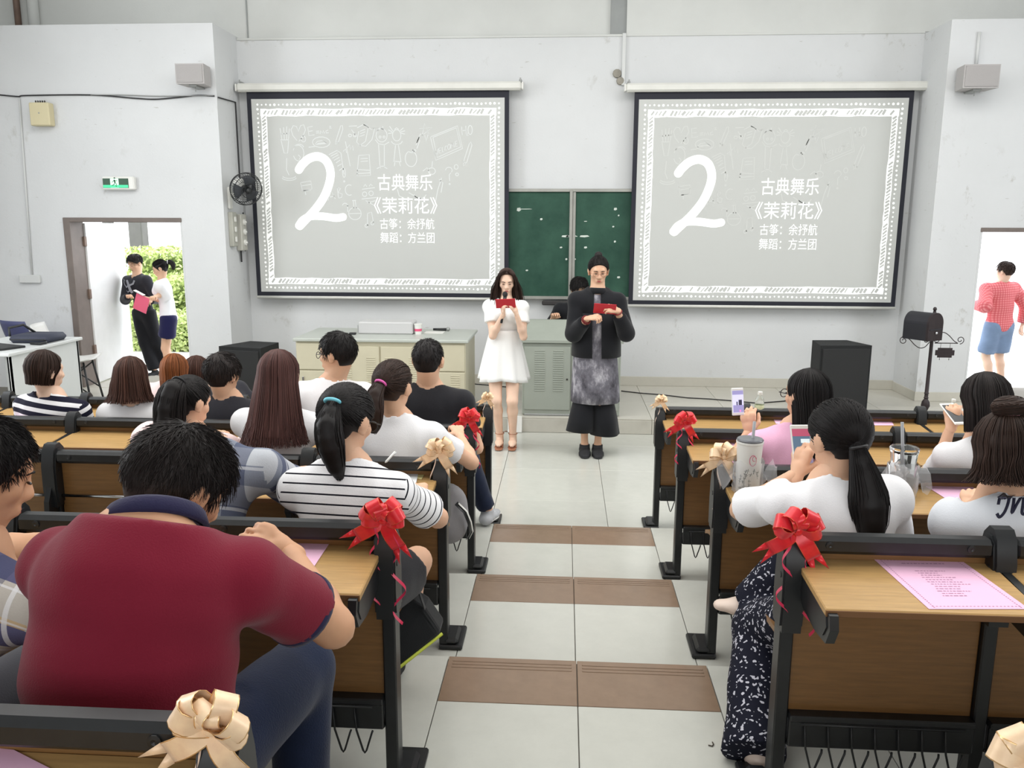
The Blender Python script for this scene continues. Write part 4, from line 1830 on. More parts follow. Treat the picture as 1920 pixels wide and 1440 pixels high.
def field(prims, h, k=.03, pad=.03, cuts=(), wrinkle=0.0, seed=0, sub=(), clip=None):
    lo = np.min([prim_box(p)[0] for p in prims], 0) - pad
    hi = np.max([prim_box(p)[1] for p in prims], 0) + pad
    if clip is not None:
        lo, hi = np.maximum(lo, clip[0]), np.minimum(hi, clip[1])
    n = np.ceil((hi - lo) / h).astype(int) + 2
    ax = [lo[i] + h * np.arange(n[i]) for i in range(3)]
    D = np.full(n, .25)

    def window(p, m):
        a, b = prim_box(p)
        i0 = np.clip(np.floor((a - m - lo) / h).astype(int), 0, n)
        i1 = np.clip(np.ceil((b + m - lo) / h).astype(int) + 1, 0, n)
        return i0, i1

    def pts(i0, i1):
        g = np.meshgrid(*[ax[i][i0[i]:i1[i]] for i in range(3)], indexing='ij')
        return np.stack(g, -1)
    for p in prims:
        i0, i1 = window(p, .05)
        if (i1 <= i0).any():
            continue
        sl = tuple(slice(a, b) for a, b in zip(i0, i1))
        D[sl] = smin(D[sl], prim_d(p, pts(i0, i1)), k)
    if wrinkle:
        P = pts(np.zeros(3, int), n)
        rs = np.random.default_rng(seed)
        w = 0
        for _ in range(6):
            f = rs.normal(size=3) * V(16, 16, 24)
            w = w + np.sin(P @ f + rs.uniform(0, 6) + 1.6 * np.sin(P @ (f[[1, 2, 0]] * .5)))
        D = D + wrinkle * w / 2.4
    for p in sub:
        i0, i1 = window(p, .06)
        if (i1 <= i0).any():
            continue
        sl = tuple(slice(a, b) for a, b in zip(i0, i1))
        D[sl] = np.maximum(D[sl], -prim_d(p, pts(i0, i1)))
    if cuts:
        P = pts(np.zeros(3, int), n)
        for c in cuts:
            D = np.maximum(D, c(P) if callable(c) else (P - c[0]) @ c[1])
    return nets(D, lo, h)


def np_mesh(name, parts, mats, parent, smooth=True):
    """parts: list of (verts, quads or polys list, material index)"""
    vs, loops, starts, totals, mi = [], [], [], [], []
    o = 0
    lc = 0
    for v, f, m in parts:
        v = np.asarray(v, float)
        f = np.asarray(f, int)
        if len(f) == 0:
            continue
        vs.append(v)
        k = f.shape[1]
        loops.append((f + o).ravel())
        starts.append(lc + k * np.arange(len(f)))
        mi.append(np.full(len(f), m))
        lc += k * len(f)
        o += len(v)
    vs = np.concatenate(vs)
    loops, starts, mi = np.concatenate(loops), np.concatenate(starts), np.concatenate(mi)
    if parent is not None:
        vs = vs - np.array(parent_origin(parent))
    me = bpy.data.meshes.new(name)
    me.vertices.add(len(vs))
    me.vertices.foreach_set('co', vs.ravel())
    me.loops.add(len(loops))
    me.loops.foreach_set('vertex_index', loops.astype(np.int32))
    me.polygons.add(len(starts))
    me.polygons.foreach_set('loop_start', starts.astype(np.int32))
    for m in mats:
        me.materials.append(m)
    me.polygons.foreach_set('material_index', mi.astype(np.int32))
    if smooth:
        me.polygons.foreach_set('use_smooth', np.ones(len(starts), bool))
    me.update(calc_edges=True)
    me.validate()
    ob = bpy.data.objects.new(name, me)
    COL.objects.link(ob)
    if parent is not None:
        ob.parent = parent
    return ob


def tubes_np(paths, radii, n=3):
    """many tapered tubes at once. paths (N,S,3), radii (N,S)"""
    N, S, _ = paths.shape
    t = np.gradient(paths, axis=1)
    t /= np.linalg.norm(t, axis=2, keepdims=True) + 1e-9
    mid = paths[:, S // 2]
    nrm = np.cross(mid - paths[:, 0], paths[:, -1] - mid)          # one steady side vector for the whole strand
    ch = paths[:, -1] - paths[:, 0]
    alt = np.cross(ch, np.where(np.abs(ch[:, 2:3]) < .8 * np.linalg.norm(ch, axis=1, keepdims=True), V(0, 0, 1), V(1, 0, 0)))
    ln = np.linalg.norm(nrm, axis=1, keepdims=True)
    weak = ln < .02 * np.linalg.norm(ch, axis=1, keepdims=True) ** 2
    nrm = np.where(weak, alt, nrm)
    nrm = (nrm / (np.linalg.norm(nrm, axis=1, keepdims=True) + 1e-12))[:, None, :]
    a = nrm - t * (t * nrm).sum(2, keepdims=True)
    a /= np.linalg.norm(a, axis=2, keepdims=True) + 1e-9
    b = np.cross(t, a)
    ang = 2 * np.pi * np.arange(n) / n
    ring = (a[:, :, None, :] * np.cos(ang)[None, None, :, None] + b[:, :, None, :] * np.sin(ang)[None, None, :, None]) * radii[:, :, None, None]
    v = (paths[:, :, None, :] + ring).reshape(-1, 3)
    base = (np.arange(N) * S * n)[:, None, None] + (np.arange(S - 1) * n)[None, :, None]
    k = np.arange(n)[None, None, :]
    l = (np.arange(n)[None, None, :] + 1) % n
    f = np.stack([base + k, base + l, base + n + l, base + n + k], -1).reshape(-1, 4)
    return v, f


def ik(a, c, l1, l2, pole):
    """middle joint of a two bone chain from a to c, bent towards pole"""
    d = c - a
    L = np.linalg.norm(d)
    u = d / (L + 1e-9)
    if L > (l1 + l2) * .995:
        L = (l1 + l2) * .995
        c = a + u * L
    x = (l1 * l1 - l2 * l2 + L * L) / (2 * L)
    y = math.sqrt(max(l1 * l1 - x * x, 1e-6))
    p = pole - a
    p = p - u * (p @ u)
    return a + u * x + unit(p) * y, c


# ------------------------------------------------------------------ materials of the figures
def skin_mat(name, rgb):
    t = NT(name)
    c = lin(rgb)
    f = t.noise(t.coords(), 14, 4)
    t.set(t.ramp(f, [(0.3, tuple(x * .93 for x in c[:3]) + (1,)), (0.7, c)]), 0.5, 0, 0.35)
    t.b.inputs['Subsurface Weight'].default_value = 0.08
    t.b.inputs['Subsurface Radius'].default_value = (0.02, 0.008, 0.004)
    t.b.inputs['Subsurface Scale'].default_value = 0.3
    return t.m


def hair_mat(name, rgb, rough=0.5):
    t = NT(name)
    g = t.n('ShaderNodeNewGeometry')
    c = lin(rgb)
    col = t.ramp(g.outputs['Random Per Island'], [(0.0, tuple(x * .55 for x in c[:3]) + (1,)), (1.0, tuple(min(1, x * 1.5) for x in c[:3]) + (1,))])
    t.set(col, rough, 0, 0.22)
    return t.m


def cloth_mat(name, rgb, rough=0.85, fine=260, bump=0.25, var=0.05):
    t = NT(name)
    c = lin(rgb)
    v = t.coords()
    f = t.noise(v, 5, 4)
    t.set(t.ramp(f, [(0.3, tuple(x * (1 - var) for x in c[:3]) + (1,)), (0.7, tuple(min(1, x * (1 + var * .6)) for x in c[:3]) + (1,))]), rough, 0, 0.2)
    t.bump(t.noise(v, fine, 2), bump, .004)
    t.b.inputs['Sheen Weight'].default_value = 0.12
    return t.m


def attr(t, name):
    a = t.n('ShaderNodeAttribute')
    a.attribute_name = name
    return a.outputs['Fac']


def stripe_mat(name, base, line, period, duty, phase=0.0):
    t = NT(name)
    u = attr(t, 'along')
    f = t.math('FRACT', t.math('MULTIPLY_ADD', u, 1 / period, phase))
    s = t.math('LESS_THAN', f, duty)
    t.set(t.mix(s, lin(base), lin(line)), .85, 0, .2)
    t.bump(t.noise(t.coords(), 240, 2), .25, .004)
    return t.m


def plaid_mat(name, base, bands):
    """bands: (attribute, period, duty, phase, colour, strength)"""
    t = NT(name)
    col = lin(base)
    for at, per, du, ph, c, st in bands:
        u = attr(t, at)
        f = t.math('FRACT', t.math('MULTIPLY_ADD', u, 1 / per, ph))
        s = t.math('MULTIPLY', t.math('LESS_THAN', f, du), st)
        col = t.mix(s, col, lin(c))
    t.set(col, .88, 0, .2)
    t.bump(t.noise(t.coords(), 240, 2), .25, .004)
    return t.m


def floral_mat(name, base, spot, scale=26.0, thr=0.33):
    t = NT(name)
    vo = t.n('ShaderNodeTexVoronoi')
    vo.inputs['Scale'].default_value = scale
    vo.inputs['Randomness'].default_value = 1.0
    v = t.coords()
    nz = t.n('ShaderNodeTexNoise')
    nz.inputs['Scale'].default_value = 30
    t.l(v, nz.inputs['Vector'])
    mx = t.n('ShaderNodeMix', data_type='RGBA')
    mx.inputs[0].default_value = 0.06
    t.l(v, mx.inputs[6])
    t.l(nz.outputs['Color'], mx.inputs[7])
    t.l(mx.outputs[2], vo.inputs['Vector'])
    s = t.math('LESS_THAN', vo.outputs['Distance'], thr)
    t.set(t.mix(s, lin(base), lin(spot)), .85, 0, .2)
    return t.m


M['skin'] = skin_mat('skin', (222, 178, 148))
M['skin_light'] = skin_mat('light_skin', (236, 200, 176))
M['skin_tan'] = skin_mat('tan_skin', (206, 158, 124))
M['lip'] = plain('lips', (176, 84, 84), .45)
M['eye_dark'] = plain('eye_dark', (28, 20, 18), .25)
M['eye_white'] = plain('eye_white', (235, 230, 226), .3)
H = {
    'black': hair_mat('black_hair', (26, 23, 23)),
    'soft_black': hair_mat('soft_black_hair', (34, 29, 28)),
    'dark_brown': hair_mat('dark_brown_hair', (50, 36, 30)),
    'brown': hair_mat('brown_hair', (72, 48, 40)),
    'auburn': hair_mat('auburn_hair', (122, 72, 40)),
    'mahogany': hair_mat('mahogany_hair', (84, 56, 52)),
}
M['glass_frame'] = plain('spectacle_frame', (26, 24, 26), .35)


# ------------------------------------------------------------------ head, hands
class Frame:
    """origin with right / forward / up axes in the columns of R"""
    def __init__(self, o, R):
        self.o, self.R = V(o), R

    def p(self, x, y, z):
        return self.o + self.R @ V(x, y, z)

    def d(self, x, y, z):
        return self.R @ V(x, y, z)

    def local(self, P):
        return (P - self.o) @ self.R


CRAN = (0.074, 0.092, 0.086)           # half sizes of the cranium


def head_prims(F, s, fem):
    p = lambda x, y, z: F.p(x * s, y * s, z * s)
    R = F.R
    jw = .92 if fem else 1.0
    return [
        ell(p(0, -.010, .020), V(CRAN) * s, R),
        ell(p(0, .018, -.030), V(.064 * jw, .068, .070) * s, R),
        ell(p(0, .042, -.070), V(.044 * jw, .040, .040) * s, R),
        ell(p(0, .055, -.098), V(.022 * jw, .020, .016) * s, R),
        cone(p(-.03, .070, .022), p(.03, .070, .022), .014 * s, .014 * s),
        ell(p(-.042, .052, -.022), V(.022, .020, .020) * s, R),
        ell(p(.042, .052, -.022), V(.022, .020, .020) * s, R),
        cone(p(0, .080, .008), p(0, .098, -.030), .007 * s, .011 * s),
        cone(p(-.011, .088, -.034), p(.011, .088, -.034), .009 * s, .009 * s),
        cone(p(-.015, .080, -.066), p(.015, .080, -.066), .010 * s, .010 * s),
    ], [
        ell(p(-.030, .094, .000), V(.015, .014, .009) * s, R),
        ell(p(.030, .094, .000), V(.015, .014, .009) * s, R),
    ]


def ear_prims(F, s):
    out = []
    for sx in (-1, 1):
        c = F.p(sx * .077 * s, -.004 * s, -.012 * s)
        R = F.R @ axis_rot((0, 0, 1), sx * -.35) @ axis_rot((1, 0, 0), -.15)
        out.append(ell(c, V(.009, .020, .032) * s, R))
        out.append(cone(F.p(sx * .074 * s, .0, -.034 * s), F.p(sx * .077 * s, .002 * s, -.038 * s), .008 * s, .007 * s))
        out.append(ell(F.p(sx * .084 * s, -.014 * s, -.004 * s), V(.006, .012, .024) * s, R))
    return out


def hand_parts(wrist, d, up, side, s, curl=.5, spread=.5, h=.0042):
    """palm, four unequal bent fingers and a thumb. d: towards the fingers, up: back of the hand, side: +1 right"""
    d = unit(V(d))
    up = V(up)
    up = unit(up - d * (up @ d))
    r = unit(np.cross(d, up)) * side            # towards the thumb side is -r for the right hand
    th = -r * 1.0
    P = lambda a, b, c: wrist + (d * a + r * b + up * c) * s
    pr = [cone(P(-.015, 0, 0), P(.02, 0, 0), .026 * s, .028 * s, up, .62),
          cone(P(.025, -.012, 0), P(.078, -.020, 0), .020 * s, .018 * s, up, .66),
          cone(P(.025, .014, 0), P(.076, .024, -.002), .018 * s, .016 * s, up, .66),
          cone(P(.06, -.022, 0), P(.062, .026, 0), .016 * s, .015 * s, up, .75)]
    lens = (.070, .079, .073, .056)
    for i, L in enumerate(lens):
        off = (-.030 + .0195 * i)
        b0 = P(.080 - .004 * abs(i - 1.2), off, 0)
        ang0 = curl * .75
        fan = (i - 1.5) * .06 * spread
        seg = (L * .45, L * .30, L * .25)
        p0, a, rad = b0, ang0, .0088 - .0006 * (i == 3)
        for q in range(3):
            dirv = unit(d * math.cos(a) - up * math.sin(a) + r * fan)
            p1 = p0 + dirv * seg[q] * s
            pr.append(cone(p0, p1, rad * s, (rad - .0009) * s))
            p0, rad = p1, rad - .0009
            a += curl * (1.0 if q == 0 else .75)
    b0 = P(.012, -.022, -.004)
    d1 = unit(d * .72 - r * .62 - up * .25 * (1 + curl))
    b1 = b0 + d1 * .040 * s
    d2 = unit(d * .9 - r * (.30 - .35 * curl) - up * (.2 + .4 * curl))
    b2 = b1 + d2 * .030 * s
    b3 = b2 + unit(d2 + r * .2 * curl - up * .1) * .022 * s
    pr += [cone(b0, b1, .0145 * s, .0108 * s), cone(b1, b2, .0105 * s, .0095 * s), cone(b2, b3, .0095 * s, .0078 * s)]
    return field(pr, h, k=.006, pad=.012)


def hair_keep(F, s, front=.075, slope=.62, low=-.065, side=0.0):
    """half spaces in the head frame that bound the hair cap"""
    def c1(P):
        q = F.local(P) / s
        a = q[..., 1] - (front + slope * (q[..., 2] - .062))       # in front of the hairline
        b = np.where(q[..., 1] > -.035, low + .040 + side - q[..., 2], low - q[..., 2] - .25 * np.abs(q[..., 0]) * 0)
        return np.maximum(a, b) * s * .8
    return c1


def scalp_points(n, rng, F, s, front, slope, low, t=0.0):
    out = []
    while len(out) < n:
        u = rng.normal(size=(n * 3, 3))
        u /= np.linalg.norm(u, axis=1, keepdims=True)
        q = u * (V(CRAN) + t) + V(0, -.010, .020)
        k = (q[:, 1] < front + slope * (q[:, 2] - .062)) & (q[:, 2] > np.where(q[:, 1] > -.035, low + .045, low))
        out += list(u[k])
    return np.array(out[:n])


def strands_short(F, s, rng, n, length, lift, front, slope, low, rad, t=.008, messy=.35, steps=4, part=0.0):
    u = scalp_points(n, rng, F, s, front, slope, low)
    q = u * (V(CRAN) + t) + V(0, -.010, .020)
    crown = V(part * .03, -.045, .10)
    out = q - crown
    nrm = unit_rows(u / (V(CRAN)))
    tang = out - nrm * (out * nrm).sum(1, keepdims=True)
    tang = unit_rows(tang)
    tang = tang + V(0, 0, -.45) * (q[:, 2:3] < .04) + rng.normal(size=q.shape) * messy
    tang = unit_rows(tang - nrm * (tang * nrm).sum(1, keepdims=True))
    L = length * rng.uniform(.6, 1.15, size=(n, 1))
    sideq = np.clip((.03 - q[:, 2:3]) / .1, 0, 1)
    L = L * (1 - .62 * sideq)
    li = lift * (1 - .75 * sideq) * rng.uniform(.5, 1.3, size=(n, 1))
    pts = []
    for k in range(steps):
        f = k / (steps - 1)
        p = q + tang * L * f + nrm * (L * li * f * (1.15 - .55 * f))
        pts.append(p)
    P = np.stack(pts, 1)
    # keep outside the skull
    c = V(0, -.010, .020)
    e = (P - c) / (V(CRAN) + t * .9)
    m = np.linalg.norm(e, axis=2, keepdims=True)
    P = np.where(m < 1, c + (P - c) / np.maximum(m, .2), P)
    R = np.linspace(1, .35, steps)[None, :] * rad * rng.uniform(.7, 1.2, size=(n, 1))
    W = F.o + (P * s) @ F.R.T
    return tubes_np(W, R * s)


def unit_rows(v):
    return v / (np.linalg.norm(v, axis=-1, keepdims=True) + 1e-9)


def strands_hang(F, s, rng, n, zend, prof, rad, amin=-235, amax=55, t=.012, steps=12, curl=0.0, flick=0.0):
    """strands falling from the parting over the head and down to zend (head units, negative is down).
    prof(z, ang) gives (rx, ry, cy) of the hanging mass below the cranium"""
    a = np.radians(rng.uniform(amin, amax, size=n))
    a0 = a + rng.normal(size=n) * .02
    pts = []
    ze = zend * rng.uniform(.93, 1.0, size=n)
    lay = rng.uniform(.90, 1.03, size=n)
    for k in range(steps):
        f = k / (steps - 1)
        ph = min(1.0, f * 2.2)
        # over the cranium for the first part, then straight down
        top = .020 + CRAN[2] + t
        z = np.where(f < .45, top * np.cos(f / .45 * math.pi / 2) + .0, 0.0)
        z = np.where(f >= .45, (f - .45) / .55 * ze, z)
        zc = np.clip((z - .020) / (CRAN[2] + t), -1, 1)
        rc = np.sqrt(np.maximum(1 - zc * zc, 0))
        rx0, ry0 = (CRAN[0] + t) * np.where(z > .02, rc, 1), (CRAN[1] + t) * np.where(z > .02, rc, 1)
        rx, ry, cy = prof(z)
        w = np.clip((.02 - z) / .05, 0, 1)
        RX = rx0 * (1 - w) + rx * w
        RY = ry0 * (1 - w) + ry * w
        CY = -.010 * (1 - w) + cy * w
        aa = a0 + curl * np.sin(f * 9 + a * 7) * w
        x = RX * np.cos(aa) * lay
        y = CY + RY * np.sin(aa) * lay
        if flick:
            g = np.clip((f - .8) / .2, 0, 1)
            x, y = x * (1 + flick * g * rng.normal(.6, .5, size=n)), CY + (y - CY) * (1 + flick * g * rng.normal(.6, .5, size=n))
        pts.append(np.stack([x, y, z + 0 * x], 1))
    P = np.stack(pts, 1)
    R = np.concatenate([np.linspace(.7, 1, steps // 2), np.linspace(1, .45, steps - steps // 2)])[None, :] * rad * rng.uniform(.6, 1.25, size=(n, 1))
    W = F.o + (P * s) @ F.R.T
    return tubes_np(W, R * s)


def strands_tied(F, s, rng, n, tie, front, slope, low, rad, t=.010, steps=7):
    """strands combed over the skull from the hairline to the tie point (unit direction)"""
    u = scalp_points(n, rng, F, s, front, slope, low)
    e = unit(V(tie))
    pts = []
    for k in range(steps):
        f = k / (steps - 1) * .97
        w = unit_rows(u * (1 - f) + e * f)
        q = w * (V(CRAN) + t + .004 * math.sin(f * 3)) + V(0, -.010, .020)
        pts.append(q)
    P = np.stack(pts, 1)
    R = np.linspace(.8, 1, steps)[None, :] * rad * rng.uniform(.7, 1.2, size=(n, 1))
    W = F.o + (P * s) @ F.R.T
    return tubes_np(W, R * s)


def strands_tail(pts, rng, n, rr, rad, steps=12, flat=None, jitter=.10):
    """a bundle of strands along world points pts with bundle radii rr"""
    P = np.array([list(p) for p in smooth3([Vector(p) for p in pts], 6)])
    m = len(P)
    tt = np.linspace(0, m - 1, steps)
    C = np.stack([np.interp(tt, np.arange(m), P[:, i]) for i in range(3)], 1)
    r = np.interp(np.linspace(0, len(rr) - 1, steps), np.arange(len(rr)), rr)
    t = unit_rows(np.gradient(C, axis=0))
    a = unit_rows(np.cross(t, V(0, 1, .01)))
    b = np.cross(t, a)
    th = rng.uniform(0, 2 * np.pi, size=n)
    q = np.sqrt(rng.uniform(.25, 1, size=n))
    end = rng.uniform(.82, 1.0, size=(n, 1))
    X = (np.cos(th) * q)[:, None] * r[None, :]
    Y = (np.sin(th) * q)[:, None] * r[None, :] * .8
    idx = np.linspace(0, 1, steps)[None, :] * end * (steps - 1)
    i0 = np.clip(idx.astype(int), 0, steps - 2)
    fr = (idx - i0)[..., None]
    Ci = C[i0] * (1 - fr) + C[i0 + 1] * fr
    ai, bi = a[i0], b[i0]
    W = Ci + ai * X[..., None] + bi * Y[..., None]
    R = np.concatenate([np.linspace(.8, 1, steps // 2), np.linspace(1, .3, steps - steps // 2)])[None, :] * rad * rng.uniform(.7, 1.2, size=(n, 1))
    return tubes_np(W, R)


def smooth3(P, n=5):
    P = [P[0] * 2 - P[1]] + list(P) + [P[-1] * 2 - P[-2]]
    out = []
    for i in range(1, len(P) - 2):
        for k in range(n):
            t = k / n
            a, c, d, e = P[i - 1], P[i], P[i + 1], P[i + 2]
            out.append(.5 * ((2 * c) + (d - a) * t + (2 * a - 5 * c + 4 * d - e) * t * t + (3 * c - a - 3 * d + e) * t ** 3))
    out.append(P[-2])
    return out


# ------------------------------------------------------------------ the person
def add_attr(ob, along, around):
    for nm, v in (('along', along), ('around', around)):
        a = ob.data.attributes.new(nm, 'FLOAT', 'CORNER')
        a.data.foreach_set('value', np.asarray(v, np.float32))


ALL_PEOPLE = []


class Person:
    def __init__(self, label, hip, head, s=1.0, fem=False, body_yaw=0.0, look=(0, 0, 0), hands=None, poles=None,
                 feet=None, knee_poles=None, skin='skin', floor_z=None, width=1.0, shoulder_yaw=None, twist=0.0,
                 res=1.0, group=None, hand_curl=(.6, .6), hand_dir=None, hand_up=None, hunch=0.0, neck_len=.165, cat='person',
                 shoulder_drop=0.0, rng=1, neck_at=None, belly=1.0, sw_scale=1.0):
        """hip / head: world points of the pelvis and of the head centre. look: head yaw, pitch down, roll in degrees.
        body_yaw 0 faces the stage (+Y)."""
        self.shod = False
        ALL_PEOPLE.append(self)
        self.s, self.fem, self.w, self.res = s, fem, width, res
        self.rng = np.random.default_rng(rng)
        self.skin = M[skin]
        hip, head = V(hip), V(head)
        fz = floor_z if floor_z is not None else 0.0
        self.root = thing('person', label, cat, (hip[0], hip[1], fz), 0, group)
        B_ = Rz(body_yaw)
        self.B = B_
        HR = Rz(body_yaw + math.radians(look[0])) @ axis_rot((1, 0, 0), -math.radians(look[1])) @ axis_rot((0, 1, 0), math.radians(look[2]))
        self.F = Frame(head, HR)
        t_up = unit(head - hip)
        nd = unit(t_up * .55 + HR @ V(0, .0, 1) * .45 - HR @ V(0, .28, 0))
        self.neck = head - nd * neck_len * s if neck_at is None else V(neck_at)
        N = self.neck
        up = unit(N - hip)
        fwd0 = B_ @ V(0, 1, 0)
        self.up = up
        right = unit(B_ @ V(1, 0, 0))
        right = unit(right - up * (right @ up) * .5)
        SR = Rz(twist) @ right
        self.right = right
        fwd = unit(np.cross(up, right))
        self.fwd = fwd
        sw = (.160 if fem else .178) * s * width * sw_scale
        self.belly = belly
        L = np.linalg.norm(N - hip)
        mid = hip + (N - hip) * .45 - fwd * (.02 + hunch) * s
        self.mid = mid
        chest = hip + (N - hip) * .74 - fwd * (.012 + hunch) * s
        self.chest = chest
        self.hip = hip
        self.sh = {}
        for sd, sx in (('L', -1), ('R', 1)):
            self.sh[sd] = N - up * (.068 + shoulder_drop) * s + SR * sx * sw + fwd * (.005) * s
        ua, fa = .285 * s, .245 * s
        self.el, self.wr = {}, {}
        hands = hands or {}
        poles = poles or {}
        for sd, sx in (('L', -1), ('R', 1)):
            tgt = V(hands[sd]) if sd in hands else hip + right * sx * .14 * s + fwd0 * .30 * s + V(0, 0, .13 * s)
            pole = V(poles[sd]) if sd in poles else self.sh[sd] + right * sx * .25 - V(0, 0, .5) - fwd0 * .1
            self.el[sd], self.wr[sd] = ik(self.sh[sd], tgt, ua, fa, pole)
        self.hj, self.kn, self.an = {}, {}, {}
        feet = feet or {}
        knee_poles = knee_poles or {}
        tl, sl = .415 * s, .405 * s
        for sd, sx in (('L', -1), ('R', 1)):
            self.hj[sd] = hip + right * sx * .088 * s + V(0, 0, -.02 * s)
            ft = V(feet[sd]) if sd in feet else V(*(hip + fwd0 * .40 * s + right * sx * .12 * s)[:2], fz + .085)
            kp = V(knee_poles[sd]) if sd in knee_poles else self.hj[sd] + fwd0 * 1.0 + V(0, 0, .6) + right * sx * .1
            self.kn[sd], self.an[sd] = ik(self.hj[sd], ft, tl, sl, kp)
        self.hand_curl = hand_curl
        self.hand_dir = hand_dir or {}
        self.hand_up = hand_up or {}
        self.toe_dir = {'L': fwd0, 'R': fwd0}
        self.fz = fz
        self.fwd0 = fwd0

    # -- primitive sets
    def torso(self, o=0.0):
        s, w = self.s, self.w
        f = self.fwd
        N, hip, mid, ch = self.neck, self.hip, self.mid, self.chest
        fem = self.fem
        wp, wa, wc = (.128, .108, .128) if fem else (.128, .128, .148)
        wp, wa, wc = wp * self.belly, wa * self.belly, wc * (.6 + .4 * self.belly)
        r = self.right * s
        u = self.up * s
        pr = [cone(hip - r * .05, hip + r * .05, .105 * s * w + o, .105 * s * w + o, self.fwd, .86),
              cone(hip, mid, wp * s * w + o, wa * s * w + o, f, .74),
              cone(mid, ch, wa * s * w + o, wc * s * w + o, f, .72),
              cone(ch - r * .04 * w, ch + r * .04 * w, .115 * s * w + o, .115 * s * w + o, f, .76)]
        a = {k: v for k, v in self.sh.items()}
        pr.append(cone(a['L'] - u * .005, a['R'] - u * .005, .060 * s + o, .060 * s + o))
        up_c = ch + u * .085
        pr.append(cone(ch, up_c, .125 * s * w + o, .105 * s * w + o, f, .70))
        for sd in 'LR':
            pr.append(cone(N - u * .038, a[sd] * .78 + N * .22 - u * .012, .046 * s + o, .044 * s + o))
            pr.append(cone(a[sd] - u * .01, a[sd] * .65 + ch * .35, .062 * s * (.5 + .5 * w) + o, .085 * s * w + o))
        if fem:
            for sx in (-1, 1):
                pr.append(ell(ch + r * sx * .062 + f * .075 * s + u * .0, V(.05, .045, .05) * s + o))
        return pr

    def neck_prims(self, o=0.0):
        s = self.s
        a = self.neck - self.up * .03 * s
        b = self.F.p(0, -.018 * s, -.055 * s)
        r = (.050 if self.fem else .058) * s
        return [cone(a, b, r * 1.08 + o, r + o)]

    def arm(self, sd, o=0.0, upper=1.0, fore=1.0):
        s = self.s
        k = (.86 if self.fem else 1.0) * (.6 + .4 * self.w)
        S_, E_, W_ = self.sh[sd], self.el[sd], self.wr[sd]
        m = E_ + (W_ - E_) * .32
        out = [cone(S_, S_ + (E_ - S_) * .5, .053 * s * k + o, .047 * s * k + o), cone(S_ + (E_ - S_) * .5, E_, .047 * s * k + o, .039 * s * k + o),
               cone(E_, m, .039 * s * k + o, .039 * s * k + o), cone(m, W_, .039 * s * k + o, .0255 * s * k + o)]
        return out

    def leg(self, sd, o=0.0):
        s = self.s
        k = .94 if self.fem else 1.0
        a, b, c = self.hj[sd], self.kn[sd], self.an[sd]
        m = b + (c - b) * .3
        back = -self.fwd0 * .012 * s
        return [cone(a, b, .088 * s * k + o, .056 * s * k + o), cone(b, m + back, .053 * s * k + o, .053 * s * k + o), cone(m + back, c, .053 * s * k + o, .034 * s * k + o)]

    def foot(self, sd, o=0.0, toe=None, height=.07):
        s = self.s
        c = self.an[sd]
        d = V(self.toe_dir[sd] if toe is None else toe)
        d = unit(d - V(0, 0, d[2]))
        base = c + V(0, 0, -.045 * s)
        return [cone(c, base - d * .03 * s, .034 * s + o, .032 * s + o), cone(base - d * .035 * s + V(0, 0, .0), base + d * .08 * s - V(0, 0, .006), .032 * s + o, .036 * s + o, V(0, 0, 1), .8),
                cone(base + d * .08 * s - V(0, 0, .004), base + d * .145 * s - V(0, 0, .012), .036 * s + o, .026 * s + o, V(0, 0, 1), .62)]

    # -- meshes
    def body(self, legs=True, bare_feet=True, hands=True, hands_only=None, bare=False):
        s = self.s
        pr = self.torso(-.014) + self.neck_prims() + self.arm('L') + self.arm('R')
        if legs:
            for sd in 'LR':
                a = self.leg(sd, 0.0 if bare else -.016)
                if not bare:
                    a[-1] = a[-1][:4] + (a[-1][4] + .012,) + a[-1][5:]
                pr += a
                if bare_feet:
                    pr += self.foot(sd)
        parts = []
        v, q = field(pr, .0135 * self.res, k=.022, pad=.03)
        parts.append((v, q, 0))
        hp, hs = head_prims(self.F, s, self.fem)
        v, q = field(hp + self.neck_prims(), .0062 * self.res, k=.016, pad=.02, sub=hs)
        parts.append((v, q, 0))
        v, q = field(ear_prims(self.F, s), .0045, k=.006, pad=.012)
        parts.append((v, q, 0))
        if hands:
            for i, sd in enumerate('LR'):
                if hands_only and sd not in hands_only:
                    continue
                d = self.hand_dir.get(sd)
                fd = unit(self.wr[sd] - self.el[sd])
                d = fd if d is None else V(d)
                up = V(self.hand_up.get(sd, (0, 0, 1)))
                v, q = hand_parts(self.wr[sd] + fd * .012 * s, d, up, 1 if sd == 'R' else -1, s * (.92 if self.fem else 1.0), self.hand_curl[i], h=.0046 if self.res <= 1.1 else .0058)
                parts.append((v, q, 0))
        self.body_ob = np_mesh('body', parts, [self.skin], self.root)
        return self.body_ob

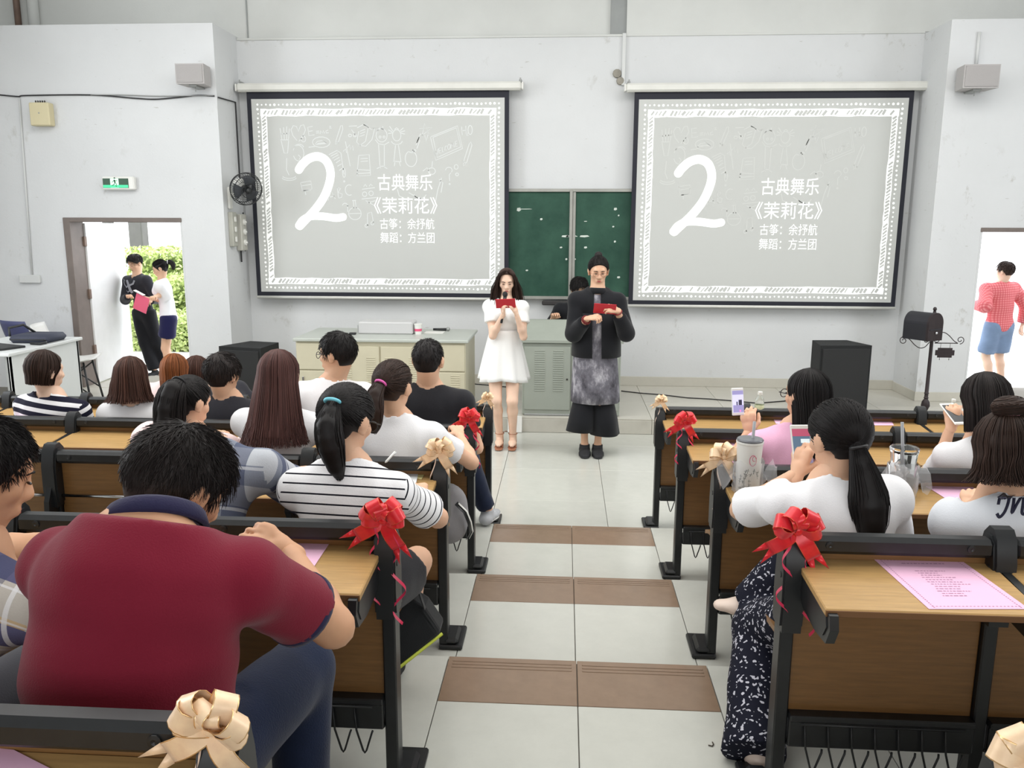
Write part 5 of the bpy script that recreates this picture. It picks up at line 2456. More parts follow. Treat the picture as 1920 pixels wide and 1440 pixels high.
    def face(self, lips=True, brows=H['black'], down=True, lip_mat=None):
        F, s = self.F, self.s
        b = MB()
        for sx in (-1, 1):
            b = MB()
            c = F.p(sx * .030 * s, .0845 * s, -.0015 * s)
            if down:
                b.ball(c, (.0125 * s, .005 * s, .0028 * s), 10, 6, R=Matrix(F.R.tolist()))
                b.build('eye', M['eye_dark'], self.root, True, world=True)
            else:
                b.ball(c, (.0125 * s, .006 * s, .0055 * s), 10, 6, R=Matrix(F.R.tolist()))
                e = b.build('eye', M['eye_white'], self.root, True, world=True)
                b = MB()
                b.ball(F.p(sx * .030 * s, .0895 * s, -.0015 * s), (.0052 * s, .003 * s, .0052 * s), 10, 6, R=Matrix(F.R.tolist()))
                b.build('iris', M['eye_dark'], e, True, world=True)
            b = MB()
            pts = [F.p(sx * x * s, y * s, z * s) for x, y, z in ((.014, .0885, .018), (.026, .0875, .0215), (.038, .0795, .021), (.046, .072, .0165))]
            b.tube(pts, [.0022 * s, .003 * s, .0026 * s, .0014 * s], 6)
            b.build('eyebrow', brows, self.root, True, world=True)
        if lips:
            b = MB()
            for zz, rr in ((-.0625, .0034), (-.0690, .0042)):
                pts = [F.p(x * s, y * s, (zz + dz) * s) for x, y, dz in ((-.022, .080, .000), (-.012, .0885, .001), (0, .0905, -.0005), (.012, .0885, .001), (.022, .080, .0))]
                b.tube(pts, [.0012 * s, rr * s, rr * s, rr * s, .0012 * s], 6)
            b.build('lips', lip_mat or M['lip'], self.root, True, world=True)

    def glasses(self, mat=None, rim=.0014):
        F, s = self.F, self.s
        b = MB()
        for sx in (-1, 1):
            ring = [F.p((sx * .032 + .022 * math.cos(a)) * s, (.100 - .002 * abs(math.cos(a))) * s, (-.004 + .018 * math.sin(a)) * s) for a in np.linspace(0, 2 * math.pi, 17)[:-1]]
            b.tube(ring, rim * s, 5, closed=True)
            b.tube([F.p(sx * .053 * s, .098 * s, .004 * s), F.p(sx * .076 * s, .085 * s, .006 * s), F.p(sx * .083 * s, .01 * s, .006 * s), F.p(sx * .083 * s, -.012 * s, -.008 * s)], rim * s, 5)
        b.tube([F.p(-.010 * s, .101 * s, .0), F.p(0, .104 * s, .002 * s), F.p(.010 * s, .101 * s, .0)], rim * s, 5)
        return b.build('glasses', mat or M['glass_frame'], self.root, True, world=True)

    def garment(self, name, prims, mat, h=.010, k=.020, wrinkle=.0022, cuts=(), sub=(), seed=1, attrs=None):
        v, q = field(prims, h * max(.8, self.res * .9), k=k, pad=.03, cuts=cuts, wrinkle=wrinkle, seed=seed, sub=sub)
        v = relax(v, q, 3)
        ob = np_mesh(name, [(v, q, 0)], [mat], self.root)
        if attrs:
            # distance along the nearest limb and across it, for woven patterns
            cen = v[q].mean(1)
            best = np.full(len(q), 9.0)
            al, ar = np.zeros(q.shape), np.zeros(q.shape)
            for (a, b, side, start, rad) in attrs:
                a, b = V(a), V(b)
                d = prim_d(cone(a, b, rad, rad), cen)
                m = (d < best)[:, None]
                ax = unit(b - a)
                al = np.where(m, start + (v[q] - a) @ ax, al)
                ar = np.where(m, (v[q] - a) @ unit(V(side)), ar)
                best = np.minimum(best, d)
            add_attr(ob, al.ravel(), ar.ravel())
        return ob

    def shirt(self, mat, name='shirt', sleeve=.55, o=.007, bottom=-.04, neck=.008, long=False, loose=.010, wrinkle=.0022, h=.010, seed=1, pattern=False, collar=None, cuff=None, open_front=0.0, bottom_cut=True, mats_collar=None):
        s = self.s
        pr = self.torso(o)
        cut_dir = -self.up
        for sd in 'LR':
            S_, E_, W_ = self.sh[sd], self.el[sd], self.wr[sd]
            k = (.86 if self.fem else 1.0) * (.6 + .4 * self.w)
            if long:
                L = long
                e = E_ + (W_ - E_) * L
                pr += [cone(S_, E_, .054 * s * k + o, .044 * s * k + o + loose * .7), cone(E_, e, .044 * s * k + o + loose * .7, .034 * s * k + o + loose * .3, cut=True)]
            else:
                e = S_ + (E_ - S_) * sleeve
                pr.append(cone(S_, e, .055 * s * k + o, .050 * s * k + o + loose, cut=True))
        cuts = []
        if bottom_cut:
            hp = self.hip + self.up * bottom * s
            up = self.up
            arms = [cone(self.sh[x], self.el[x], .072 * s, .075 * s) for x in 'LR'] + [cone(self.el[x], self.wr[x], .075 * s, .06 * s) for x in 'LR']

            def bc(P):
                d = -((P - hp) @ up)
                near = np.minimum.reduce([prim_d(a, P) for a in arms])
                return np.where((near < 0) , np.minimum(d, -.02), d)
            cuts.append(bc)
        sub = [cone(self.neck - self.up * .035 * s, self.F.p(0, -.012 * s, -.03 * s), (.050 if self.fem else .057) * s + neck, (.050 if self.fem else .057) * s + neck + .006)]
        top = self.neck + self.up * .012 * s
        nup = unit(self.up * .8 + self.fwd * .25)
        cuts.append(lambda P: np.where(np.linalg.norm(P - top, axis=-1) < .14 * s, (P - top) @ nup, -1.0))
        if open_front:
            c0, r_, f_ = self.chest, self.right, self.fwd

            def op(P):
                x = (P - c0) @ r_
                y = (P - c0) @ f_
                return np.where(y > 0, open_front - np.abs(x), -1.0)
            cuts.append(op)
        attrs = None
        if pattern:
            L = np.linalg.norm(self.neck - self.hip)
            attrs = [(self.hip - self.up * .1, self.neck, self.right, -.1 - L, .185 * s)]
            for sd in 'LR':
                attrs.append((self.sh[sd], self.el[sd], self.fwd, .03, .05 * s))
                attrs.append((self.el[sd], self.wr[sd], self.fwd, .31, .04 * s))
        ob = self.garment(name, pr, mat, h=h, wrinkle=wrinkle, cuts=cuts, sub=sub, seed=seed, attrs=attrs)
        if collar is not None:
            self.neck_ring(collar, neck)
        if cuff is not None:
            for sd in 'LR':
                S_, E_ = self.sh[sd], self.el[sd]
                k = (.86 if self.fem else 1.0) * (.6 + .4 * self.w)
                e = S_ + (E_ - S_) * sleeve
                ax = unit(E_ - S_)
                b = MB()
                R = .050 * s * k + o + loose + .001
                b.lathe([(R - .006, -.018), (R + .001, -.016), (R + .001, .0), (R - .006, .002)], 28, e, ax, caps=False)
                b.build('cuff', cuff, self.root, True, world=True)
        return ob

    def neck_ring(self, mat, neck=.012, h=.018, tilt=.28, dz=.0, thick=.007, name='collar'):
        s = self.s
        c = self.neck + self.up * (-.004 + dz) * s
        ax = unit(self.up * .85 + unit(self.F.p(0, -.018, -.06) - self.neck) * .5 + self.fwd * tilt * .3)
        R = (.052 if self.fem else .059) * s + neck
        b = MB()
        b.lathe([(R, -h), (R + thick, -h * .8), (R + thick * .6 - .006, h * .7), (R - .006, h), (R - .010, h * .6), (R - .006, -h)], 28, c, ax, caps=False)
        return b.build(name, mat, self.root, True, world=True)

    def trousers(self, mat, name='trousers', length=1.0, o=.014, h=.0155, wide=0.0, wrinkle=.003, top=.06):
        s = self.s
        pr = [cone(self.hip - self.right * .05 * s, self.hip + self.right * .05 * s, .105 * s * self.w + o, .105 * s * self.w + o, self.fwd, .86),
              cone(self.hip - self.up * .02, self.hip + self.up * .09 * s, .128 * s * self.w + o * .7, .122 * s * self.w + o * .6, self.fwd, .76)]
        for sd in 'LR':
            a, b, c = self.hj[sd], self.kn[sd], self.an[sd]
            if length < 1.0:
                e = a + (b - a) * (length / .5) if length <= .5 else b + (c - b) * ((length - .5) / .5)
                if length <= .5:
                    pr.append(cone(a, e, .090 * s + o, .066 * s + o + wide, cut=True))
                    continue
            else:
                e = c + (c - b) * (length - 1.0 - .03)
            pr += [cone(a, b, .090 * s + o, .060 * s + o + wide * .3), cone(b, e, .058 * s + o + wide * .3, .046 * s + o + wide, cut=True)]
        tp = self.hip + V(0, 0, top * s)
        hp, up = self.hip, V(0, 0, 1)
        return self.garment(name, pr, mat, h=h, wrinkle=wrinkle, cuts=[lambda P: np.where(np.linalg.norm(P - hp, axis=-1) < .23 * s, (P - tp) @ up, -1.0)], k=.024)

    def shoes(self, mat, sole=None, o=.006, only=None, name='shoe'):
        self.shod = True
        for sd in 'LR':
            if only and sd not in only:
                continue
            pr = self.foot(sd, o)
            zmin = self.an[sd][2] - .082 * self.s
            c = self.an[sd]
            v, q = field(pr, .0075, k=.02, pad=.02, cuts=[(V(0, 0, c[2] + .012), V(0, 0, 1)), (V(0, 0, zmin), V(0, 0, -1))])
            sh = np_mesh(name, [(v, q, 0)], [mat], self.root)
            if sole is not None:
                v, q = field(self.foot(sd, o + .005)[1:], .0075, k=.02, pad=.02, cuts=[(V(0, 0, zmin + .022), V(0, 0, 1)), (V(0, 0, zmin - .003), V(0, 0, -1))])
                np_mesh('sole', [(v, q, 0)], [sole], sh).parent = sh

    # -- hair
    def cap(self, t=.010, front=.075, slope=.62, low=-.065, extra=(), h=.0065, side=0.0, extra_k=.02):
        F, s = self.F, self.s
        pr = [ell(F.p(0, -.010 * s, .020 * s), (V(CRAN) + t) * s, F.R), ell(F.p(0, -.028 * s, -.025 * s), V(.062 + t * .45, .058 + t * .45, .06) * s, F.R)]
        v, q = field(pr, h * self.res, k=extra_k, pad=.02, cuts=[hair_keep(F, s, front, slope, low, side)])
        parts = [(v, q, 0)]
        if extra:
            v, q = field(list(extra), h * self.res * 1.1, k=.02, pad=.02)
            parts.append((v, q, 0))
        return parts

    def hair_short(self, mat, n=1200, length=.045, lift=.35, t=.010, front=.072, slope=.62, low=-.055, rad=.0017, messy=.35, side=0.0, name='hair'):
        n = int(n * .85 / max(1, self.res) ** 1.3)
        parts = self.cap(t, front, slope, low, side=side)
        v, q = strands_short(self.F, self.s, self.rng, n, length, lift, front + .004, slope, low + .006, rad, t - .001, messy)
        parts.append((v, q, 0))
        v, q = strands_short(self.F, self.s, self.rng, n // 3, .016, .2, front - .01, slope, low - .022, rad * .8, .001, .3)
        parts.append((v, q, 0))
        return np_mesh(name, parts, [mat], self.root)

    def hair_hang(self, mat, zend=-.13, rx=.088, ry=.085, cy=-.02, flare=.0, n=700, rad=.0022, amin=-215, amax=35, t=.014, curl=0.0, flick=0.0, front=.07, slope=.62, tail_cy=None, inner=True):
        n = int(n * .85 / max(1, self.res) ** 1.1)
        F, s = self.F, self.s
        tc = cy if tail_cy is None else tail_cy

        def prof(z):
            f = np.clip(-z / -zend, 0, 1)
            return (rx + flare * f, ry + flare * .5 * f, cy + (tc - cy) * f)
        v, q = strands_hang(F, s, self.rng, n, zend, prof, rad, amin, amax, t, curl=curl, flick=flick, steps=11 if zend > -.25 else 13)
        parts = [(v, q, 0)]
        z1 = zend * .92
        _, _, c1 = prof(z1)
        rx1 = rx + flare * .92
        pr = [ell(F.p(0, -.010 * s, .020 * s), (V(CRAN) + t * .75) * s, F.R),
              cone(F.p(0, cy * s, .0), F.p(0, c1 * s, z1 * s), (rx - .012) * s, (rx1 - .018) * s, F.R @ V(0, 1, 0), ry / rx, cut=True)]

        def fc(P):
            ql = F.local(P) / s
            a = ql[..., 1] - (front + slope * (ql[..., 2] - .062))
            b = ql[..., 1] - .015
            return np.where(ql[..., 2] > -.02, a, b) * s * .8
        v, q = field(pr, .0075 * self.res, k=.02, pad=.02, cuts=[fc])
        parts.append((v, q, 0))
        return np_mesh('hair', parts, [mat], self.root)

    def hair_tied(self, mat, tie=(0, -.95, .15), tail=None, rr=(.018, .034, .04, .034, .012), n=900, nt=420, rad=.0018, front=.072, slope=.58, low=-.068, t=.011, band=None, band_label=None):
        n, nt = int(n * .8 / max(1, self.res) ** 1.1), int(nt * .8 / max(1, self.res))
        F, s = self.F, self.s
        parts = self.cap(t - .002, front, slope, low, side=-.01)
        v, q = strands_tied(F, s, self.rng, n, tie, front, slope, low, rad, t)
        parts.append((v, q, 0))
        e = unit(V(tie))
        tp = F.p(*(e * (V(CRAN) + t + .004) + V(0, -.010, .020)) * s) if False else F.o + F.R @ ((e * (V(CRAN) + t + .006) + V(0, -.010, .020)) * s)
        self.tie_point = tp
        if tail is not None:
            pts = [tp - F.R @ e * .012 * s] + [V(p) for p in tail]
            v, q = strands_tail(pts, self.rng, nt, list(rr), rad * 1.1)
            parts.append((v, q, 0))
            pr = []
            P = [np.array(list(p)) for p in smooth3([Vector(p) for p in pts], 2)]
            rint = np.interp(np.linspace(0, len(rr) - 1, len(P)), np.arange(len(rr)), rr) * .80
            for i in range(len(P) - 2):
                pr.append(cone(P[i], P[i + 1], rint[i], rint[i + 1]))
            v, q = field(pr, .0075 * self.res, k=.012, pad=.02)
            parts.append((v, q, 0))
        ob = np_mesh('hair', parts, [mat], self.root)
        if band is not None:
            b = MB()
            d = unit(F.R @ e)
            nrm = d if tail is None else unit(V(tail[0]) - tp)
            R_ = rot_to(nrm)
            b.tube([Vector(tp + nrm * .006) + R_ @ Vector((rr[0] * 1.12 * math.cos(a), rr[0] * 1.12 * math.sin(a), 0)) for a in np.linspace(0, 2 * math.pi, 21)[:-1]], .0055 * s, 8, closed=True)
            ho = b.build('hair_tie', band, self.root, True, world=True)
        return ob
# ------------------------------------------------------------------ clothes
M['white_cotton'] = cloth_mat('white_cotton', (238, 238, 240), var=.02)
M['white_jacket'] = cloth_mat('white_jacket', (230, 234, 240), var=.02)
M['black_cotton'] = cloth_mat('black_cotton', (34, 34, 38))
M['black_linen'] = cloth_mat('black_linen', (24, 25, 29))
M['pale_pink'] = cloth_mat('pale_pink_cotton', (242, 216, 214), var=.03)
M['pink_cotton'] = cloth_mat('pink_cotton', (232, 178, 206), var=.03)
M['maroon'] = cloth_mat('maroon_knit', (118, 22, 44), fine=320)
M['navy_trim'] = cloth_mat('navy_trim', (38, 36, 66))
M['denim'] = cloth_mat('dark_denim', (24, 35, 60), bump=.4, var=.25)
M['denim_light'] = cloth_mat('light_denim', (128, 150, 182), bump=.4, var=.2)
M['navy'] = cloth_mat('navy_cotton', (30, 30, 72))
M['charcoal'] = cloth_mat('charcoal_cotton', (44, 44, 50))
M['khaki'] = cloth_mat('grey_trousers', (70, 70, 76))
M['stripe'] = stripe_mat('black_striped_cotton', (238, 238, 240), (24, 24, 34), .0305, .17)
M['stripe_wide'] = stripe_mat('wide_navy_stripes', (236, 236, 238), (30, 30, 48), .052, .55, .2)
M['plaid_grey'] = plaid_mat('grey_plaid', (178, 182, 188), (('along', .13, .5, 0, (104, 112, 130), .75), ('around', .12, .45, .2, (60, 68, 96), .7), ('along', .13, .08, .62, (214, 216, 220), .5)))
M['plaid_multi'] = plaid_mat('blue_tan_plaid', (196, 190, 180), (('along', .12, .42, .1, (60, 62, 116), .85), ('around', .11, .36, .3, (74, 80, 110), .6), ('along', .12, .10, .72, (206, 176, 130), .8), ('around', .11, .08, .75, (240, 240, 240), .7), ('along', .06, .07, .4, (240, 240, 242), .6)))
M['check_red'] = plaid_mat('red_gingham', (236, 150, 152), (('along', .026, .5, 0, (206, 78, 88), .55), ('around', .026, .5, 0, (206, 78, 88), .55)))
M['floral'] = floral_mat('navy_floral_print', (22, 24, 38), (196, 196, 206), 58, .30)
M['tie_dye'] = NT('grey_tie_dye')
_t = M['tie_dye']
_f = _t.noise(_t.coords('Object', (1, 1, .6)), 7.5, 6, .68)
_t.set(_t.ramp(_f, [(.34, lin((62, 60, 66))), (.52, lin((112, 110, 118))), (.70, lin((196, 194, 200)))]), .85, 0, .2)
M['tie_dye'] = _t.m
M['sole_white'] = plain('white_sole', (222, 222, 220), .6)
M['sneaker'] = plain('grey_sneaker', (176, 178, 182), .6, var=.1, vscale=30)
M['shoe_black'] = plain('black_suede', (30, 31, 34), .75)
M['sandal'] = plain('tan_sandal', (176, 120, 92), .5)
M['cream_shoe'] = plain('cream_shoe', (226, 206, 192), .45)
M['red_card'] = plain('red_card', (190, 26, 44), .45)
M['red_beads'] = plain('red_beads', (120, 30, 30), .35)
M['tie_pink'] = plain('pink_hair_tie', (226, 96, 176), .5)
M['tie_cyan'] = plain('cyan_hair_tie', (120, 206, 224), .5)
M['tie_black'] = plain('black_hair_tie', (22, 22, 24), .5)


def seated(label, row, px, py, dy=.22, hipx=None, hip_dy=.20, desk=False, tx=0.0, **kw):
    y = ROW_Y[row] + dy
    hd = at_y(px, py, y)
    hx = hd.x if hipx is None else hipx
    fz = ROW_Z[row]
    kw.setdefault('res', (1.45, 1.35, 1.15, 1.0, 1.0)[row])
    hip = (hx, ROW_Y[row] + hip_dy, fz + .525)
    if desk and 'hands' not in kw:
        dz = ROW_Z[row] - .11 + .80
        dy_ = ROW_Y[row] + .80
        kw['hands'] = {'L': (hd.x - .13, dy_, dz), 'R': (hd.x + .12, dy_ + .02, dz)}
        kw.setdefault('poles', {'L': (hd.x - .6, dy_ - .3, dz - .3), 'R': (hd.x + .6, dy_ - .3, dz - .3)})
    return Person(label, hip, tuple(hd), floor_z=fz, **kw)


# ---- second row, left block
p = seated('man with cropped black hair in a black t-shirt, aisle end of the second left row', 1, 803, 674, s=1.03, hipx=-.78, look=(-8, 4, 0), skin='skin', rng=2,
           feet={'R': (-.47, 5.00, .20), 'L': (-.85, 4.75, .195)}, width=1.03)
p.toe_dir['R'] = V(.25, .9, 0)
p.body()
p.shirt(M['black_cotton'], seed=2)
p.trousers(M['denim'], length=.97)
p.shoes(M['sneaker'], M['sole_white'])
an, td = p.an['R'], unit(V(.25, .9, 0))
sd_ = V(td[1], -td[0], 0)
for k in range(3):
    b = MB()
    q0 = an + td * (.02 + .024 * k) + sd_ * .040 + V(0, 0, -.060)
    b.tube([q0, q0 - sd_ * .004 + V(0, 0, .018) - td * .004, q0 - sd_ * .016 + V(0, 0, .036) - td * .008], .0045, 6)
    b.build('shoe_stripe', M['sole_white'], p.root, True, world=True)
p.hair_short(H['black'], 1300, .020, .5, t=.008, front=.07, low=-.066, rad=.0016, messy=.25, side=.0)

p = seated('man with black rimmed spectacles and a white shirt looking left, second left row', 1, 632, 662, s=1.02, hipx=-1.30, look=(78, 4, 0), rng=3, skin='skin')
p.body()
p.shirt(M['white_cotton'], seed=3)
p.trousers(M['khaki'])
p.glasses(rim=.002)
p.face(lips=True, down=False)
p.hair_short(H['black'], 1500, .034, .18, t=.015, front=.074, low=-.068, rad=.0019, messy=.25)

p = seated('man with thick black hair in a dark shirt in front of the left loudspeaker', 1, 418, 700, s=1.0, hipx=-1.93, look=(-20, 6, 0), rng=4)
p.body()
p.shirt(M['charcoal'], seed=4)
p.trousers(M['khaki'])
p.hair_short(H['soft_black'], 1500, .042, .2, t=.018, front=.072, low=-.078, rad=.002, messy=.35)

p = seated('woman with a shoulder length brown bob and white top, second left row by the door', 1, 246, 706, s=.98, fem=True, hipx=-2.48, look=(8, 6, 0), rng=5, skin='skin_light')
p.body()
p.shirt(M['white_cotton'], seed=5, neck=.022)
p.trousers(M['khaki'])
p.hair_hang(H['brown'], zend=-.150, rx=.096, ry=.092, cy=-.025, flare=.028, n=800, rad=.0024, t=.016, flick=.12)

p = seated('woman with a short dark brown bob and navy striped top, leftmost of the second row', 1, 86, 694, s=.98, fem=True, hipx=-3.02, look=(-34, 8, 0), rng=6, skin='skin_light')
p.body()
p.shirt(M['stripe_wide'], seed=6, pattern=True, neck=.016)
p.trousers(M['khaki'])
p.hair_hang(H['dark_brown'], zend=-.085, rx=.092, ry=.088, cy=-.022, flare=-.016, n=800, rad=.0024, t=.017)

# ---- first row, left block
p = seated('person with a rounded auburn bob in the first left row', 0, 328, 694, s=.98, fem=True, hipx=-3.0, look=(0, 6, 0), rng=7, skin='skin_light')
p.body()
p.shirt(M['pale_pink'], seed=7)
p.trousers(M['khaki'])
p.hair_hang(H['auburn'], zend=-.12, rx=.092, ry=.090, cy=-.022, flare=-.004, n=700, rad=.0026, t=.017)
p = seated('person with dark brown hair right beside the auburn bob in the first left row', 0, 370, 696, dy=.46, s=.98, fem=True, hipx=at_y(378, 697, ROW_Y[0] + .22).x + .45, look=(-10, 6, 0), rng=8, skin='skin_light')
p.body()
p.shirt(M['charcoal'], seed=8)
p.trousers(M['khaki'])
p.hair_hang(H['brown'], zend=-.09, rx=.088, ry=.090, cy=-.022, flare=-.008, n=600, rad=.0026, t=.014)

# ---- third row, left block
p = seated('woman with black hair and a pink scrunchie ponytail in a white t-shirt, third left row', 2, 738, 722, s=.97, fem=True, dy=.30, hipx=-.76, look=(-22, 8, 0), rng=9, skin='skin',
           hands={'R': (-.50, ROW_Y[2] + .66, .98), 'L': (-.95, ROW_Y[2] + .72, .98)}, poles={'R': (-.2, ROW_Y[2], .7), 'L': (-1.4, ROW_Y[2], .7)})
p.body()
p.shirt(M['white_cotton'], seed=9, sleeve=.62, wrinkle=.003)
p.trousers(M['denim'])
F = p.F
p.hair_tied(H['dark_brown'], tie=(.12, -.93, -.02), tail=[F.p(.012, -.155, -.035), F.p(.02, -.165, -.10), F.p(.012, -.150, -.165), F.p(.0, -.138, -.205)], rr=(.020, .036, .042, .034, .014), n=1000, nt=420, band=M['tie_pink'])

p = seated('woman with long straight mahogany hair over a white top, third left row', 2, 524, 704, s=.98, fem=True, dy=.24, hipx=-1.30, look=(0, 4, 0), rng=10, skin='skin_light', desk=True)
p.body()
p.shirt(M['white_cotton'], seed=10)
p.trousers(M['denim'])
p.hair_hang(H['mahogany'], zend=-.300, rx=.088, ry=.074, cy=-.040, flare=.048, n=1500, rad=.0019, t=.014, amin=-200, amax=20, tail_cy=-.085, flick=.10)

p = seated('woman with a high black ponytail in a pale pink shirt leaning forward, third left row', 2, 356, 752, s=1.0, fem=True, dy=.36, hipx=-1.80, look=(-30, 16, 0), rng=11, skin='skin', desk=True, shoulder_drop=-.03, sw_scale=1.12)
p.body()
p.shirt(M['pale_pink'], seed=11, sleeve=.9, neck=.014, wrinkle=.0035, o=.018, loose=.018)
p.trousers(M['khaki'])
F = p.F
tp = F.o
p.hair_tied(H['black'], tie=(.25, -.72, .62), tail=[F.o + V(-.015, -.12, .075), F.o + V(-.03, -.135, .0), F.o + V(-.035, -.135, -.10), F.o + V(-.04, -.125, -.20), F.o + V(-.04, -.115, -.27)], rr=(.024, .055, .070, .070, .055, .02), n=1000, nt=900, rad=.002, band=M['tie_black'])

# ---- fourth row, left block
fz = ROW_Z[3]
p = seated('woman in a black and white striped t-shirt with a low ponytail, writing', 3, 650, 786, s=.98, fem=True, dy=.34, hipx=-.70, look=(-26, 22, 0), rng=12, skin='skin',
           hands={'R': (-.52, 2.93, 1.005), 'L': (-.80, 2.97, 1.0)}, poles={'R': (-.05, 2.35, .75), 'L': (-1.3, 2.4, .7)},
           feet={'R': (-.62, 2.72, fz + .085), 'L': (-.84, 2.76, fz + .085)}, knee_poles={'R': (-.3, 3.2, 1.3), 'L': (-.85, 3.2, 1.3)}, hand_curl=(.6, 1.1))
p.body(bare=True)
p.shirt(M['stripe'], seed=12, pattern=True, sleeve=.72, loose=.018, wrinkle=.0028, h=.008)
p.trousers(M['black_cotton'], length=.34, wide=.02)
p.shoes(M['shoe_black'])
p.glasses(rim=.0018)
F = p.F
p.hair_tied(H['black'], tie=(.22, -.85, .22), tail=[F.o + V(-.022, -.135, .01), F.o + V(-.012, -.142, -.055), F.o + V(-.004, -.125, -.12), F.o + V(.004, -.11, -.175)], rr=(.020, .042, .046, .034, .010), n=1500, nt=450, rad=.0016, band=M['tie_cyan'])

p = Person('person in a grey and navy plaid shirt bent forward ahead of the man in maroon', (-1.16, ROW_Y[3] + .20, ROW_Z[3] + .525), tuple(at_y(362, 886, ROW_Y[3] + .56)), s=1.02, floor_z=ROW_Z[3], look=(20, 50, 0), rng=13,
           neck_at=tuple(at_y(398, 846, ROW_Y[3] + .40)), hands={'L': (-1.40, ROW_Y[3] + .82, 1.03), 'R': (-1.02, ROW_Y[3] + .84, 1.03)}, poles={'L': (-1.9, 2.5, .7), 'R': (-.5, 2.5, .7)}, shoulder_drop=-.01, hunch=.02)
p.body()
p.shirt(M['plaid_grey'], seed=13, pattern=True, sleeve=.98, loose=.02)
p.trousers(M['denim'])
p.hair_short(H['black'], 700, .04, .4, t=.013, rad=.002)

# ---- fifth row, left block: the two nearest
fz = ROW_Z[4]
hd = at_y(338, 910, 1.58)
wr = at_y(545, 1040, 1.80)
p = Person('man in a maroon t-shirt with navy trim resting his face on his hand', (-.80, 1.36, fz + .525), tuple(hd), s=1.05, floor_z=fz, look=(-34, 34, 0), rng=14, skin='skin_tan', width=1.04,
           neck_at=tuple(at_y(292, 990, 1.42)), belly=1.26, sw_scale=.90,
           hands={'R': tuple(wr), 'L': (-.80, 2.05, 1.13)}, poles={'R': tuple(at_y(760, 1330, 1.55)), 'L': (-1.5, 1.6, .9)},
           feet={'R': (-.60, 1.66, fz + .09), 'L': (-.95, 1.80, fz + .09)}, knee_poles={'R': (-.55, 2.5, 1.6), 'L': (-1.0, 2.4, 1.3)}, hand_curl=(.5, .8),
           hand_dir={'R': tuple(at_y(470, 1000, 1.80) - wr)}, hand_up={'R': (.25, -.5, .8)}, hunch=.03, shoulder_drop=.012)
p.body()
p.shirt(M['maroon'], seed=14, sleeve=.62, o=.010, loose=.012, wrinkle=.0026, h=.009, cuff=M['navy_trim'], bottom=-.10)
p.neck_ring(M['navy_trim'], .026, h=.018, dz=.020, thick=.009)
p.trousers(M['denim'], wrinkle=.004, h=.010)
p.shoes(M['black_plastic'], M['sole_white'])
p.hair_short(H['soft_black'], 4200, .034, .34, t=.015, front=.072, low=-.062, rad=.0011, messy=.35)

hd = at_y(-36, 884, 1.56)
p = Person('man in a blue and tan plaid shirt beside the man in maroon', (-1.36, 1.36, fz + .525), tuple(hd), s=1.02, floor_z=fz, look=(-46, 22, 0), rng=15, skin='skin_tan',
           hands={'R': (-1.02, 2.05, 1.13), 'L': (-1.35, 2.1, 1.13)}, poles={'R': (-.6, 1.6, .8), 'L': (-2.0, 1.6, .8)})
p.body()
p.shirt(M['plaid_multi'], seed=15, pattern=True, sleeve=1.0, loose=.02)
p.trousers(M['khaki'])
p.face(lips=True)
p.hair_short(H['black'], 3000, .024, .40, t=.010, front=.07, low=-.055, rad=.0013, messy=.3)

# ---- right block, third row
ph = at_y(1388, 790, ROW_Y[2] + .52)
p = seated('woman with long black hair, spectacles and a pink shirt filming with a phone', 2, 1512, 740, s=.98, fem=True, dy=.28, hipx=1.02, look=(30, 2, 0), rng=16, skin='skin',
           hands={'L': tuple(at_y(1402, 812, ROW_Y[2] + .50)), 'R': (1.12, ROW_Y[2] + .70, .98)}, poles={'L': (.55, ROW_Y[2] + .1, .55), 'R': (1.6, ROW_Y[2], .7)},
           hand_dir={'L': (-.08, .15, 1)}, hand_up={'L': (-.35, -.9, .1)}, hand_curl=(.75, .6))
p.body()
p.shirt(M['pink_cotton'], seed=16, sleeve=.85, loose=.02, wrinkle=.003)
p.trousers(M['khaki'])
p.glasses(rim=.002)
p.face()
p.hair_hang(H['black'], zend=-.26, rx=.086, ry=.086, cy=-.028, flare=.0, n=1000, rad=.0022, t=.013, amin=-200, amax=20, tail_cy=-.05)
PINK_WR = p.wr['L'].copy()

p = seated('woman with a dark bob and white t-shirt looking at her phone, third right row', 2, 1846, 750, s=.98, fem=True, dy=.26, hipx=1.92, look=(16, 14, 0), rng=17, skin='skin',
           hands={'L': tuple(at_y(1782, 802, ROW_Y[2] + .46)), 'R': (2.0, ROW_Y[2] + .45, 1.08)}, poles={'L': (1.4, ROW_Y[2] - .1, .4), 'R': (2.5, ROW_Y[2], .5)}, hand_dir={'L': (.15, .35, .9)}, hand_curl=(.8, .8))
p.body()
p.shirt(M['white_cotton'], seed=17, sleeve=.66, loose=.018)
p.trousers(M['denim'])
p.hair_hang(H['soft_black'], zend=-.135, rx=.094, ry=.092, cy=-.025, flare=.010, n=800, rad=.0024, t=.016)
WHITE_WR = p.wr['L'].copy()

